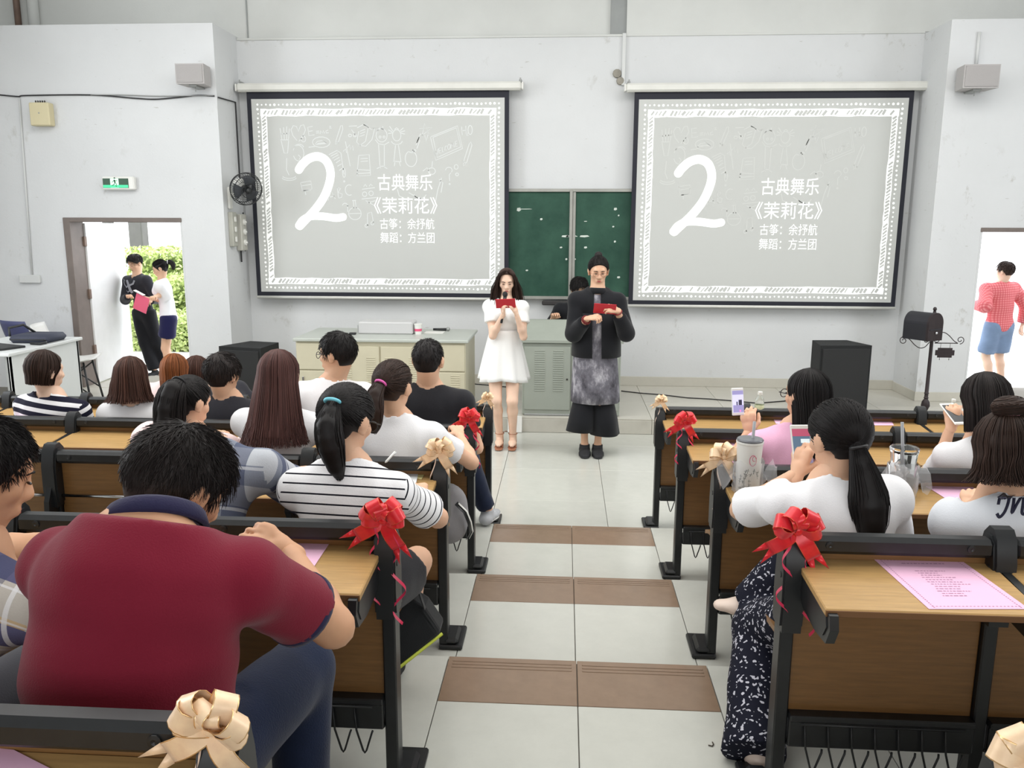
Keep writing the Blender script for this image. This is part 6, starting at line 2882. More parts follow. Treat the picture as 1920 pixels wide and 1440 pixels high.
# ---- right block, fourth row
fz = ROW_Z[3]
p = seated('woman with a long low black ponytail and white shirt holding a phone, fourth right row', 3, 1572, 818, s=1.0, fem=True, dy=.34, hipx=.90, look=(24, 14, 0), rng=18, skin='skin', width=1.0, shoulder_drop=-.028,
           hands={'L': tuple(at_y(1490, 890, 2.66)), 'R': (.98, 2.62, 1.12)}, poles={'L': tuple(at_y(1330, 1120, 2.30)), 'R': (1.6, 2.2, .7)},
           hand_dir={'L': (.25, .25, .9)}, hand_up={'L': (-.6, -.6, .4)}, hand_curl=(.7, .7),
           feet={'L': tuple(at_z(1415, 1385, fz + .07)), 'R': tuple(at_y(1432, 1120, 2.82))}, knee_poles={'L': (.95, 4.0, 1.3), 'R': (1.0, 4.0, 1.7)})
p.toe_dir['R'] = V(-.9, .3, 0)
p.toe_dir['L'] = V(-.2, .9, 0)
p.body()
p.shirt(M['white_cotton'], seed=18, sleeve=.80, loose=.013, wrinkle=.0042, h=.009, collar=M['white_cotton'], o=.012)
p.trousers(M['floral'], wide=.035, length=1.16, h=.010, wrinkle=.005)
p.shoes(M['cream_shoe'])
F = p.F
p.hair_tied(H['black'], tie=(-.25, -.85, -.42), tail=[F.o + V(.045, -.13, -.10), F.o + V(.055, -.150, -.17), F.o + V(.062, -.155, -.24), F.o + V(.066, -.150, -.30)], rr=(.020, .044, .060, .050, .018), n=1500, nt=750, rad=.0017, band=M['tie_black'])
PONY_WR = p.wr['L'].copy()

p = seated('woman with her hair in a bun and a white jacket with script lettering, right edge', 3, 1886, 842, s=1.0, fem=True, dy=.30, hipx=1.46, look=(6, 10, 0), rng=19, skin='skin', width=1.0, shoulder_drop=-.02,
           hands={'L': (1.42, ROW_Y[3] + .62, 1.02), 'R': (1.62, ROW_Y[3] + .62, 1.02)}, poles={'L': (1.22, ROW_Y[3] + .1, .4), 'R': (1.85, ROW_Y[3] + .1, .4)})
p.body()
p.shirt(M['white_jacket'], seed=19, long=.95, loose=.012, o=.012, wrinkle=.003)
p.trousers(M['khaki'])
F = p.F
ob = p.hair_hang(H['dark_brown'], zend=-.098, rx=.096, ry=.088, cy=-.030, flare=.018, n=900, rad=.002, t=.015, curl=.05, flick=.15)
bp = F.p(-.005, -.030, .128)
parts = []
v, q = field([ell(bp, V(.052, .046, .032), F.R)], .006, pad=.02)
parts.append((v, q, 0))
rg = np.random.default_rng(5)
a0 = rg.uniform(0, 6.28, 160)
P = np.stack([np.stack([bp + F.R @ V(math.cos(a + t * 2.2) * .054 * math.sqrt(1 - zz * zz), math.sin(a + t * 2.2) * .048 * math.sqrt(1 - zz * zz), .034 * zz) for t in np.linspace(0, 1, 7) for zz in (max(-.97, min(.97, z + .35 * (t - .5))),)]) for a, z in zip(a0, rg.uniform(-.85, .95, 160))])
v, q = tubes_np(P, np.tile(np.array([.001, .002, .0024, .0024, .0022, .002, .0008]), (160, 1)))
parts.append((v, q, 0))
np_mesh('bun', parts, [H['dark_brown']], p.root)
b = MB()
b.tube([F.p(.035 * math.cos(a) - .005, -.030 + .032 * math.sin(a), .108) for a in np.linspace(0, 2 * math.pi, 17)[:-1]], .006, 6, closed=True)
b.build('hair_tie', plain('pink_scrunchie', (214, 150, 166), .7), p.root, True, world=True)
# the script lettering across the shoulders of the jacket
b = MB()
b.raw = True
c0 = at_y(1912, 964, 2.30)
letters = [[(-.100, .020), (-.098, .045), (-.080, .056), (-.068, .040), (-.072, .0), (-.086, -.022), (-.098, -.010)],
           [(-.068, .040), (-.056, .058), (-.050, .030), (-.048, -.006), (-.036, .030), (-.024, .058), (-.018, .030), (-.014, -.004), (-.002, -.008), (.014, .004)],
           [(.014, .004), (.032, .020), (.036, .034), (.024, .034), (.018, .012), (.028, -.008), (.050, .0)]]
for L in letters:
    ps = smooth_pts(L, 5)
    pts = []
    for q in ps:
        w = Vector((c0.x + q.x * .8, 2.0, c0.z + q.y * .8))
        pts.append(w)
    JACKET_PTS = pts
    b.tube(pts, .0042, 6)
SCRIPT = b
JACKET = p

# ---- standing people
def standing(label, px, py, y, fz, face_deg, feet_px=None, **kw):
    hd = at_y(px, py, y)
    H_ = (hd.z + .118 - fz)
    s = kw.pop('s', H_ / 1.71)
    hx = kw.pop('hipx', hd.x)
    hy = kw.pop('hipy', y + .01)
    kw.setdefault('res', 1.0 if fz < .05 else 1.35)
    return Person(label, (hx, hy, fz + .525 * H_), tuple(hd), s=s, floor_z=fz, body_yaw=math.radians(face_deg), **kw)


# the woman in white with the microphone
hy = 7.28
fl, fr = at_z(961, 826, .075), at_z(936, 826, .075)
fl.y = fr.y = hy
hostess = standing('young woman in a short white dress reading from a red card into a microphone', 950, 527, hy - .02, 0.0, 180, fem=True, look=(4, 16, 0), skin='skin_light', rng=21,
                   hipx=at_y(945, 640, hy).x, hipy=hy,
                   feet={'L': tuple(fl + Vector((0, 0, .035))), 'R': tuple(fr + Vector((0, 0, .035)))}, knee_poles={'L': (fl.x + .02, 5.5, .6), 'R': (fr.x - .02, 5.5, .6)},
                   hands={'R': tuple(at_y(943, 590, hy - .22)), 'L': tuple(at_y(968, 588, hy - .22))}, poles={'R': tuple(at_y(880, 700, hy + .1)), 'L': tuple(at_y(1010, 700, hy + .1))},
                   hand_dir={'R': (-.08, -.35, .75), 'L': (-.35, -.25, .8)}, hand_up={'R': (-.5, -.5, .3), 'L': (.5, -.6, .3)}, hand_curl=(.8, 1.1), width=.93)
p = hostess
p.body(bare=True)
s = p.s
M['dress'] = cloth_mat('white_dress', (240, 240, 238), var=.02)
b = MB()
rings = []
hz, wz = at_y(945, 711, hy).z, at_y(945, 622, hy).z
nA = 64
for i in range(15):
    f = i / 14
    z = wz + .02 + (hz - wz - .02) * f
    rx = .125 + (.225 - .125) * (f ** .85)
    ry = .10 + (.19 - .10) * (f ** .85)
    for k in range(nA):
        a = 2 * math.pi * k / nA
        w = 1 + .085 * f * math.sin(a * 9 + .6 * math.sin(a * 2)) + .03 * f * math.sin(a * 17 + 1)
        rings.append((p.hip[0] + rx * w * math.cos(a), hy + ry * w * math.sin(a), z + .012 * f * math.sin(a * 3)))
b.v = rings
b.f = [(i * nA + k, i * nA + (k + 1) % nA, (i + 1) * nA + (k + 1) % nA, (i + 1) * nA + k) for i in range(14) for k in range(nA)]
b.mi = [0] * len(b.f)
b.build('dress_skirt', M['dress'], p.root, True, world=True, solid=.004)
p.shirt(M['dress'], name='dress_top', sleeve=.55, o=.006, loose=.018, bottom=.04, neck=.016, wrinkle=.0015, seed=21)
p.face()
F = p.F
hp_ = []
for sx in (-1, 1):
    hp_.append(cone(F.p(sx * .072, .0, .02), F.p(sx * .088, .010, -.09), .026, .034))
    hp_.append(cone(F.p(sx * .088, .010, -.09), F.p(sx * .095, .045, -.19), .034, .040))
    hp_.append(cone(F.p(sx * .095, .045, -.19), F.p(sx * .085, .055, -.235), .038, .018))
hp_.append(cone(F.p(0, -.05, .0), F.p(0, -.055, -.17), .085, .085, F.R @ V(0, 1, 0), .6))
parts = p.cap(.014, front=.036, slope=.95, low=-.10)
v, q = field(hp_, .007, k=.03, pad=.02, wrinkle=.002)
parts.append((v, q, 0))
for sx in (-1, 1):
    n = 160
    rg = np.random.default_rng(30 + sx)
    P = []
    for i in range(n):
        o1, o2 = rg.normal(size=2) * .016
        ph = rg.uniform(0, 6)
        P.append([F.p(sx * .012 + o1 * .3, .035 + o2 * .8, .108), F.p(sx * (.060 + o1 * .3), .045 + o2 * .6, .075), F.p(sx * (.083 + o1 * .4), .028 + o2, .01), F.p(sx * (.092 + o1), .028 + o2, -.06),
                  F.p(sx * (.102 + o1 + .006 * math.sin(ph)), .045 + o2, -.12), F.p(sx * (.104 + o1 * 1.2), .062 + o2 * 1.2, -.18), F.p(sx * (.092 + o1 * 1.4), .075 + o2, -.268 + rg.normal() * .014)])
    v, q = tubes_np(np.array(P), np.tile(np.array([.0008, .002, .0026, .0028, .0028, .0024, .001]), (n, 1)))
    parts.append((v, q, 0))
np_mesh('hair', parts, [H['dark_brown']], p.root)
# strappy heeled sandals
for sd in 'LR':
    c = p.an[sd]
    b = MB()
    z0 = .012
    sole = [(-.034, .05), (-.036, -.02), (-.038, -.09), (-.030, -.14), (0, -.155), (.030, -.14), (.038, -.09), (.036, -.02), (.034, .05), (0, .065)]
    for i, (x, y) in enumerate(sole):
        pass
    vs = [(c[0] + x, c[1] + y, .008 + (.045 * max(0, (y + .05) / .11) if y > -.05 else 0)) for x, y in sole]
    vs2 = [(x, y, z + .012) for x, y, z in vs]
    n = len(sole)
    b.add(vs + vs2, [tuple(range(n))[::-1], tuple(range(n, 2 * n))] + [(i, (i + 1) % n, n + (i + 1) % n, n + i) for i in range(n)])
    b.tube([(c[0], c[1] + .045, .0), (c[0], c[1] + .045, .05)], [.008, .016], 8)
    sb = b.build('sandal', M['sandal'], p.root, world=True)
    b = MB()
    b.tube([Vector(c) + Vector((.040 * math.cos(a), .042 * math.sin(a), .022)) for a in np.linspace(0, 2 * math.pi, 17)[:-1]], .004, 5, closed=True)
    b.build('strap', M['sandal'], sb, True, world=True)
    b = MB()
    b.tube([(c[0] - .038, c[1] - .09, .02), (c[0] - .02, c[1] - .1, .05), (c[0] + .02, c[1] - .1, .05), (c[0] + .038, c[1] - .09, .02)], .006, 6)
    b.build('strap', M['sandal'], sb, True, world=True)
    if sd == 'R':
        b = MB()
        b.tube([Vector(c) + Vector((.03, .04, .02)), Vector(c) + Vector((.055, .05, .03)), Vector(c) + Vector((.07, .06, .02))], .003, 5)
        b.build('bow', M['sandal'], sb, True, world=True)
Wl, Wr = Vector(p.wr['L']), Vector(p.wr['R'])
cc = at_y(948, 569, hy - .27)
r = thing('cue_card', 'small red cue card held by the woman in the white dress', 'card', tuple(cc))
b = MB()
R = (Matrix.Rotation(math.radians(28), 3, 'X') @ Matrix.Rotation(math.radians(-3), 3, 'Y'))
b.box((-.085, -.003, -.045), (.085, .003, .045), .001, rot=R, about=(0, 0, 0))
b.build('card_face', M['red_card'], r)
b = MB()
b.box((-.083, .0032, -.043), (.083, .0045, .043), .0005, rot=R, about=(0, 0, 0))
b.build('card_back', M['white_plastic'], r)
mp_ = at_y(947, 556, hy - .20)
r = thing('handheld_microphone', 'black handheld microphone in the hand of the woman in white', 'microphone', tuple(mp_))
mb_ = at_y(940, 606, hy - .22) - mp_
b = MB()
b.tube([Vector((0, 0, 0)), mb_ * .2, mb_ * .95, mb_], [.016, .014, .011, .009], 12)
b.build('handle', M['black_plastic'], r, True)
b = MB()
b.ball((0, 0, .018), (.023, .023, .027), 12, 10)
b.build('grille', plain('mic_grille', (46, 46, 48), .5, .5, bump=.5, bscale=400), r, True)

# the man in the long black jacket
hy = 7.12
fl, fr = at_z(1120, 833, .075), at_z(1096, 833, .075)
fl.y = fr.y = hy
host = standing('man in an open black mandarin jacket and grey dyed tunic reading a red card', 1122, 507, hy - .02, 0.0, 180, look=(4, 16, 0), skin='skin', rng=22, shoulder_drop=.02, sw_scale=.93,
                hipx=at_y(1113, 650, hy).x, hipy=hy,
                feet={'L': tuple(fl), 'R': tuple(fr)}, knee_poles={'L': (fl.x + .03, 5.5, .6), 'R': (fr.x - .03, 5.5, .6)},
                hands={'R': tuple(at_y(1101, 598, hy - .28)), 'L': tuple(at_y(1158, 584, hy - .26))}, poles={'R': tuple(at_y(1040, 690, hy + .1)), 'L': tuple(at_y(1200, 690, hy + .1))},
                hand_dir={'R': (.8, -.5, .2), 'L': (-.85, -.4, .25)}, hand_up={'R': (0, -.5, .8), 'L': (.3, -.7, .5)}, hand_curl=(.9, 1.0))
p = host
p.body()


def loft(name, mat, zs, rxs, rys, cx, cy, folds=0, amp=0.0, n=56, open_deg=0.0, solid=.005, parent=None):
    b = MB()
    m = len(zs)
    a0, a1 = math.radians(-90 + open_deg), math.radians(270 - open_deg)
    closed = open_deg == 0
    N = n if closed else n + 1
    for i in range(m):
        f = i / (m - 1)
        for k in range(N):
            a = a0 + (a1 - a0) * k / n
            w = 1 + amp * f * math.sin(a * folds + .7 * math.sin(a * 2))
            b.v.append((cx[i] + rxs[i] * w * math.cos(a), cy + rys[i] * w * math.sin(a), zs[i]))
    for i in range(m - 1):
        for k in range(n):
            l = (k + 1) % N if closed else k + 1
            b.f.append((i * N + k, i * N + l, (i + 1) * N + l, (i + 1) * N + k))
    b.mi = [0] * len(b.f)
    return b.build(name, mat, parent, True, world=True, solid=solid)


zt = lambda y_: at_y(1113, y_, hy).z
cxx = lambda y_, x_: at_y(x_, y_, hy).x
# tunic, split at the middle of the front below the chest
zs = [zt(v) for v in (560, 590, 620, 650, 680, 710, 735, 752)]
loft('tunic', M['tie_dye'], zs, [.165, .16, .165, .18, .196, .205, .212, .214], [.115, .12, .125, .14, .15, .16, .166, .168], [cxx(600, 1117)] * 2 + [cxx(v, 1116) for v in (620, 650, 680, 710, 735, 752)], hy, 7, .02, parent=p.root)
p.shirt(M['tie_dye'], name='tunic_top', sleeve=.3, o=.003, loose=.0, bottom=.10, neck=.006, wrinkle=.001, seed=22)
p.shirt(M['black_linen'], name='jacket', long=.80, o=.018, loose=.014, bottom=.06, neck=.0, wrinkle=.0015, seed=23, open_front=.027)
zs = [zt(v) for v in (585, 610, 640, 667)]
loft('jacket_skirt', M['black_linen'], zs, [.198, .205, .212, .215], [.15, .155, .165, .17], [cxx(v, 1118) for v in (585, 610, 640, 667)], hy, 5, .02, open_deg=11, parent=p.root)
p.neck_ring(M['black_linen'], .010, h=.026, thick=.012, name='mandarin_collar')
for sd, x_ in (('L', 1128), ('R', 1094)):
    zs = [zt(v) for v in (724, 756, 785, 806 if sd == 'R' else 812)]
    loft('wide_trouser_leg', M['black_linen'], zs, [.070, .108, .122, .130], [.095, .132, .140, .145], [cxx(v, x2) for v, x2 in zip((724, 756, 785, 806), (1122, 1129, 1132, 1134) if sd == 'L' else (1104, 1096, 1092, 1089))], hy, 4, .05, n=40, parent=p.root)
p.shoes(M['shoe_black'], M['black_plastic'], o=.012)
p.face()
p.glasses(mat=plain('thin_copper_frame', (150, 90, 70), .3, .6), rim=.0012)
F = p.F
parts = p.cap(.010, front=.062, slope=.75, low=-.05, side=.012)
v, q = strands_tied(F, p.s, p.rng, 900, (0, -.55, .83), .062, .75, -.05, .0018, .012)
parts.append((v, q, 0))
v, q = field([ell(F.p(.0, -.055, .118), V(.034, .034, .030), F.R)], .006, pad=.02)
parts.append((v, q, 0))
np_mesh('hair', parts, [H['black']], p.root)
b = MB()
wv = Vector(p.wr['R'])
ax = (Vector(p.wr['R']) - Vector(p.el['R'])).normalized()
Rr = rot_to(ax)
for k in range(2):
    for i in range(16):
        a = 2 * math.pi * i / 16
        b.ball(wv - ax * (.012 + .014 * k) + Rr @ Vector((.034 * math.cos(a), .034 * math.sin(a), 0)), .0075, 6, 5)
b.build('bead_bracelet', M['red_beads'], p.root, True, world=True)
b = MB()
wv = Vector(p.wr['L'])
ax = (Vector(p.wr['L']) - Vector(p.el['L'])).normalized()
b.tube([wv - ax * .01 + rot_to(ax) @ Vector((.033 * math.cos(a), .033 * math.sin(a), 0)) for a in np.linspace(0, 2 * math.pi, 17)[:-1]], .006, 6, closed=True)
b.build('bracelet', M['red_beads'], p.root, True, world=True)
cc = at_y(1134, 579, hy - .30)
r = thing('cue_card', 'red cue card held open by the man in the black jacket', 'card', tuple(cc))
R = (Matrix.Rotation(math.radians(30), 3, 'X') @ Matrix.Rotation(math.radians(4), 3, 'Y'))
b = MB()
b.box((-.092, -.003, -.048), (.092, .003, .048), .001, rot=R, about=(0, 0, 0))
b.build('card_face', M['red_card'], r)
b = MB()
b.box((-.09, .0032, -.046), (.09, .0045, .046), .0005, rot=R, about=(0, 0, 0))
b.build('card_back', M['white_plastic'], r)

# person bent behind the console
hd = at_y(1086, 541, 8.98)
p = Person('person in black crouched behind the grey console, half hidden by the man in black', (hd.x - .10, 9.06, .66), tuple(hd), s=1.0, floor_z=ST_Z, body_yaw=math.radians(180), look=(20, 30, 0), rng=24,
           hands={'L': (hd.x + .1, 8.80, 1.02), 'R': (hd.x - .28, 8.80, 1.02)}, feet={'L': (hd.x + .05, 9.0, .24), 'R': (hd.x - .25, 9.0, .24)}, knee_poles={'L': (hd.x, 8, .9), 'R': (hd.x, 8, .9)})
p.body()
p.shirt(M['black_linen'], seed=24, sleeve=.75)
p.trousers(M['black_linen'])
p.hair_short(H['black'], 1200, .045, .25, t=.02, low=-.05, rad=.0024, messy=.4)

# couple outside the left door
y = 9.95
p = standing('man in a black printed sweater standing outside the left door looking down', 253, 493, y, .10, 158, look=(-4, 28, 0), rng=25, skin='skin',
             hipx=at_y(272, 620, y).x, hands={'R': tuple(at_y(240, 556, y - .22)), 'L': tuple(at_y(282, 565, y - .24))}, poles={'R': tuple(at_y(215, 640, y + .2)), 'L': tuple(at_y(340, 640, y + .2))},
             feet={'R': (at_y(290, 690, y - .1).x, y - .1, .18), 'L': (at_y(312, 690, y).x, y + .05, .18)})
p.body(); p.shirt(M['charcoal'], seed=25, long=.95, loose=.02); p.trousers(M['black_linen'], wide=.02); p.shoes(M['shoe_black'], M['sole_white'])
p.face()
p.hair_short(H['soft_black'], 1100, .036, .25, t=.016, front=.066, low=-.035, rad=.0024, messy=.3)
# pale bird shaped print on the chest
b = MB()
b.raw = True
ch = Vector(p.chest)
fw, rt, up_ = Vector(p.fwd), Vector(p.right), Vector(p.up)
g = lambda q: ch + rt * (q[0] * .001) + up_ * (q[1] * .001) + fw * (.165 - abs(q[0]) * .00035)
for pts, w in (([(0, 80), (-8, 20), (-20, -40), (-40, -80)], 34), ([(-10, 10), (-70, 30), (-95, 70)], 20), ([(0, 10), (50, -10), (85, 20), (95, 60)], 20), ([(-20, -50), (40, -70), (60, -50)], 16), ([(60, 70), (85, 95), (78, 60)], 14)):
    stroke(b, pts, w, g)
b.build('chest_print', plain('grey_print', (150, 152, 160), .8), p.root, world=True)['kind'] = 'stuff'

y = 9.62
p2 = standing('woman in a white t-shirt and navy shorts standing at the left door in profile', 300, 503, y, .10, 112, fem=True, look=(0, 22, 0), rng=26, skin='skin',
              hipx=at_y(318, 620, y).x, hipy=y, hands={'L': tuple(at_y(284, 560, y - .1)), 'R': tuple(at_y(290, 556, y - .3))}, poles={'L': tuple(at_y(330, 640, y + .2)), 'R': tuple(at_y(345, 650, y - .2))},
              feet={'L': (at_y(318, 690, y).x, y + .08, .18), 'R': (at_y(326, 690, y).x, y - .1, .18)})
p2.body(bare=True); p2.shirt(M['white_cotton'], seed=26, sleeve=.72, loose=.025, o=.02, bottom=-.06); p2.trousers(M['navy'], length=.30, wide=.03); p2.shoes(M['sneaker'], M['sole_white'])
p2.face()
F = p2.F
p2.hair_tied(H['black'], tie=(0, -.93, .2), tail=[F.p(0, -.14, .02), F.p(0, -.15, -.03), F.p(0, -.12, -.075)], rr=(.02, .03, .032, .014), n=500, nt=200, rad=.0024, band=M['sole_white'])
c = at_y(265, 569, y - .22)
b = MB()
R = Matrix.Rotation(math.radians(24), 3, 'Y') @ Matrix.Rotation(math.radians(10), 3, 'X')
b.box((c.x - .085, c.y - .003, c.z - .10), (c.x + .085, c.y + .003, c.z + .10), .001, rot=R)
tag(b.build('pink_folder', plain('bright_pink', (238, 104, 134), .5)), 'bright pink sheet held by the woman in the white t-shirt at the door', 'paper')
c = at_y(262, 549, y - .24)
b = MB()
b.box((c.x - .07, c.y - .03, c.z - .005), (c.x + .06, c.y + .03, c.z + .005), .003, rot=Matrix.Rotation(math.radians(28), 3, 'Y'))
tag(b.build('mobile_phone', M['white_plastic']), 'white phone held above the pink sheet at the left door', 'phone')

# man at the right door
y = 9.75
p3 = standing('man in a red checked shirt and denim shorts leaving through the right door', 1884, 508, y, .10, 12, look=(26, 4, 0), rng=27, skin='skin_light',
              hipx=at_y(1872, 630, y).x, hands={'L': tuple(at_y(1830, 572, y + .05)), 'R': tuple(at_y(1917, 608, y + .05))}, poles={'L': tuple(at_y(1830, 640, y - .4)), 'R': tuple(at_y(1990, 600, y - .1))},
              feet={'L': (at_y(1862, 690, y).x, y, .18), 'R': (at_y(1886, 690, y).x, y + .05, .18)}, width=1.05)
p3.body(bare=True); p3.shirt(M['check_red'], seed=27, long=.92, loose=.022, o=.022, pattern=True, bottom=-.10); p3.trousers(M['denim_light'], length=.44, wide=.03); p3.shoes(M['shoe_black'], M['sole_white'])
p3.hair_short(H['dark_brown'], 1000, .034, .25, t=.016, rad=.0026)

# script lettering: press the strokes onto the back of the jacket
dg = bpy.context.evaluated_depsgraph_get()
dg.update()
jk = [o for o in JACKET.root.children if o.name.startswith('shirt')][0]
vs = []
org = parent_origin(JACKET.root)
for q in SCRIPT.v:
    tgt = Vector((q[0], 2.30, q[2]))
    o_ = Vector((c0.x * .35, 1.2, c0.z + .28))
    dr = (tgt - o_).normalized()
    hit = jk.ray_cast(o_ - org, dr)
    d = (q[1] - 2.0)
    w = (hit[1] + org) if hit[0] else tgt
    vs.append(tuple(w - dr * (.001 - d * .4)))
SCRIPT.v = vs
SCRIPT.build('script_lettering', plain('navy_embroidery', (34, 34, 58), .7), JACKET.root, True, world=True)
hostess.shod = True
for p in ALL_PEOPLE:
    if not p.shod:
        p.shoes(M['shoe_black'])
# ------------------------------------------------------------------ ribbon bows on the aisle posts
def ribbon_mat(name, rgb, edge, rough):
    a = plain(name, rgb, rough, 0.1, 0.6, var=.12, vscale=40)
    a.node_tree.nodes['Principled BSDF'].inputs['Sheen Weight'].default_value = .2
    return [a, plain(name + '_edge', edge, .25, .6)]


RIB = {'red': ribbon_mat('red_satin_ribbon', (226, 30, 44), (232, 96, 70), .3), 'cream': ribbon_mat('peach_satin_ribbon', (252, 214, 176), (240, 196, 140), .4)}
CURL = {'red': plain('curled_red_ribbon', (226, 60, 96), .35), 'cream': plain('curled_cream_ribbon', (238, 214, 196), .35)}


def bow(colour, label, loc, sc, seed, yaw):
    rg = random.Random(seed)
    r = thing('ribbon_bow', label, 'bow', tuple(loc), 0, 'ribbon bows tied to the aisle posts')
    mats = RIB[colour]
    w = .036 * sc

    def loop(ang, tilt, L, nm):
        # a teardrop loop leaving the knot in direction ang (in the picture plane) and tilted to the viewer
        d = Vector((math.cos(ang), -math.sin(tilt) * .8, math.sin(ang))).normalized()
        side = d.cross(Vector((0, 1, 0))).normalized()
        nrm = d.cross(side).normalized()
        q_ = rg.uniform(-.75, .75)
        bulge = (nrm * (1 if nrm.y < 0 else -1) * math.cos(q_) + side * math.sin(q_)).normalized()
        across = d.cross(bulge).normalized()
        pts, ws = [], []
        n = 14
        for i in range(n + 1):
            t = i / n
            a = t * 2 * math.pi
            along = L * (0.5 - 0.5 * math.cos(a)) 
            off = L * .42 * math.sin(a) * (0.5 - 0.5 * math.cos(a)) ** .5
            pts.append(d * along + bulge * off)
            ws.append(across + d * .15 * math.sin(a))
        b = MB()
        b.raw = True
        b.ribbon(pts, ws, w)
        b.build(nm, mats, r, True, solid=.0006)
    base = [math.radians(a) for a in (28, 62, 118, 152, 5, 175)]
    for i, a in enumerate(base):
        loop(a + rg.uniform(-.12, .12) + yaw, rg.uniform(.2, .7), (.062 if i < 4 else .055) * sc, 'loop')
    loop(math.radians(85) + yaw, 1.2, .045 * sc, 'loop')
    loop(math.radians(100) + yaw, .9, .05 * sc, 'loop')
    b = MB()
    b.ball((0, -.006, 0), (.014 * sc, .012 * sc, .014 * sc), 10, 8)
    b.build('knot', mats[0], r, True)
    for sx, aa in ((-1, 214), (1, 300)):
        a = math.radians(aa) + yaw * .5
        d = Vector((math.cos(a), -.15, math.sin(a)))
        L = .115 * sc
        nrm = d.cross(Vector((0, 1, 0))).normalized()
        b = MB()
        b.raw = True
        n = 10
        pts = [d * (L * i / n) + Vector((0, -.012 * math.sin(i / n * 5), 0)) for i in range(n + 1)]
        ws = [nrm] * (n + 1)
        b.ribbon(pts[:8], ws[:8], w * 1.05)
        # swallow tail end
        e = pts[7]
        for s_ in (-1, 1):
            p0 = e
            p1 = e + nrm * s_ * w * .52
            q = e + d * L * .34 + nrm * s_ * w * .50
            b.add([p0, p1, q], [(0, 1, 2)], 0)
        b.build('tail', mats, r, True, solid=.0006)
    for k in range(2 if colour == 'red' else 1):
        b = MB()
        b.raw = True
        pts, ws = [], []
        n = 40
        L = (.22 + .05 * k) * sc
        x0 = (.028 if k else -.018) * sc
        ph = rg.uniform(0, 6)
        for i in range(n + 1):
            t = i / n
            g = .018 * sc * min(1, t * 2)
            turns = 2.4 if colour == 'red' else .8
            pts.append(Vector((x0 + (.012 if k else -.01) * t + g * math.sin(ph + t * turns * 2 * math.pi), -.012 - .006 * math.cos(ph + t * turns * 2 * math.pi), -L * t)))
            ws.append(Vector((math.cos(ph + t * turns * 2 * math.pi) * .4, .5, 1)))
        b.ribbon(pts, ws, .0075 * sc)
        b.build('curled_strand', [CURL[colour], CURL[colour]], r, True, solid=.0005)
    return r


for side, x, sl in (('L', LEFT_X, 'left'), ('R', RIGHT_X, 'right')):
    for row in range(5):
        colour = 'cream' if row % 2 == 0 else 'red'
        # tied round the top of the post cap
        loc = Vector((x, ROW_Y[row] - .055, ROW_Z[row] + (.888, .886, .884, .862, .850)[row]))
        sc = (1.0, 1.02, 1.0, 1.12, .98)[row]
        if row == 0:
            sc = .72
        bow(colour, '%s ribbon bow with trailing tails on the aisle post of the %s %s bench' % (colour if colour == 'red' else 'peach cream', ORD[row], sl), loc, sc, row * 2 + (side == 'R'), (-.06 if side == 'L' else .06))

# ------------------------------------------------------------------ papers on the desks
PAPER = {'pink': plain('pink_paper', (238, 190, 218), .75), 'white': plain('white_paper', (236, 238, 240), .75), 'yellow': plain('yellow_paper', (226, 214, 150), .75)}
M['print'] = plain('printed_text', (176, 130, 160), .8)
M['print_grey'] = plain('grey_print_text', (150, 150, 156), .8)


def desk_z(row, y):
    """height of the desk attached to the bench of that row at depth y"""
    return ROW_Z[row] + .764 - (ROW_Y[row] - .012 - y) * math.tan(math.radians(4))


def sheet(kind, row, corners, label, lines=True, lift=.0, group=None):
    """corners: pixel corners far left, far right, near right, near left on the desk of that row"""
    P = []
    for px, py in corners:
        q = at_z(px, py, ROW_Z[row] + .752)
        for _ in range(3):
            q = at_z(px, py, desk_z(row, q.y))
        P.append(q + Vector((0, 0, .0015 + lift)))
    c = sum(P, Vector()) / 4
    r = thing('programme_sheet', label, 'paper', tuple(c), 0, group)
    n = 6

    def g(u, v, dz=0):
        a = P[0].lerp(P[1], u)
        d = P[3].lerp(P[2], u)
        q = a.lerp(d, v)
        return q - c + Vector((0, 0, dz + .004 * lift * 100 * u * v * 0))
    b = MB()
    vs = [g(i / n, j / n) for j in range(n + 1) for i in range(n + 1)]
    fs = [(j * (n + 1) + i, j * (n + 1) + i + 1, (j + 1) * (n + 1) + i + 1, (j + 1) * (n + 1) + i) for j in range(n) for i in range(n)]
    b.add(vs, fs)
    b.build('paper', PAPER[kind], r, solid=.0006)
    if lines:
        rg = random.Random(int(corners[0][0]))
        b = MB()
        b.raw = True

        def dash(u0, u1, v, h):
            b.add([g(u0, v, .0006), g(u1, v, .0006), g(u1, v + h, .0006), g(u0, v + h, .0006)], [(0, 1, 2, 3)])
        for k, v in enumerate((.10,)):
            u = .26
            while u < .74:
                l_ = rg.uniform(.02, .05)
                dash(u, u + l_, v, .014)
                u += l_ + .012
        for k in range(12):
            v = .26 + k * .045
            u = .30 + rg.uniform(-.02, .03)
            e = .74 - rg.uniform(0, .3 if k % 3 else .12)
            while u < e:
                l_ = rg.uniform(.012, .05)
                dash(u, min(u + l_, e), v, .011)
                u += l_ + .012
        # lace pattern along the edge
        for k in range(34):
            t = .03 + .94 * k / 33
            for uu in (.06, .93):
                dash(uu, uu + .014, t, .010)
        for k in range(24):
            t = .06 + .87 * k / 23
            for vv in (.035, .95):
                dash(t, t + .018, vv, .008)
        b.build('print', M['print'] if kind == 'pink' else M['print_grey'], r)['kind'] = 'stuff'
    return r


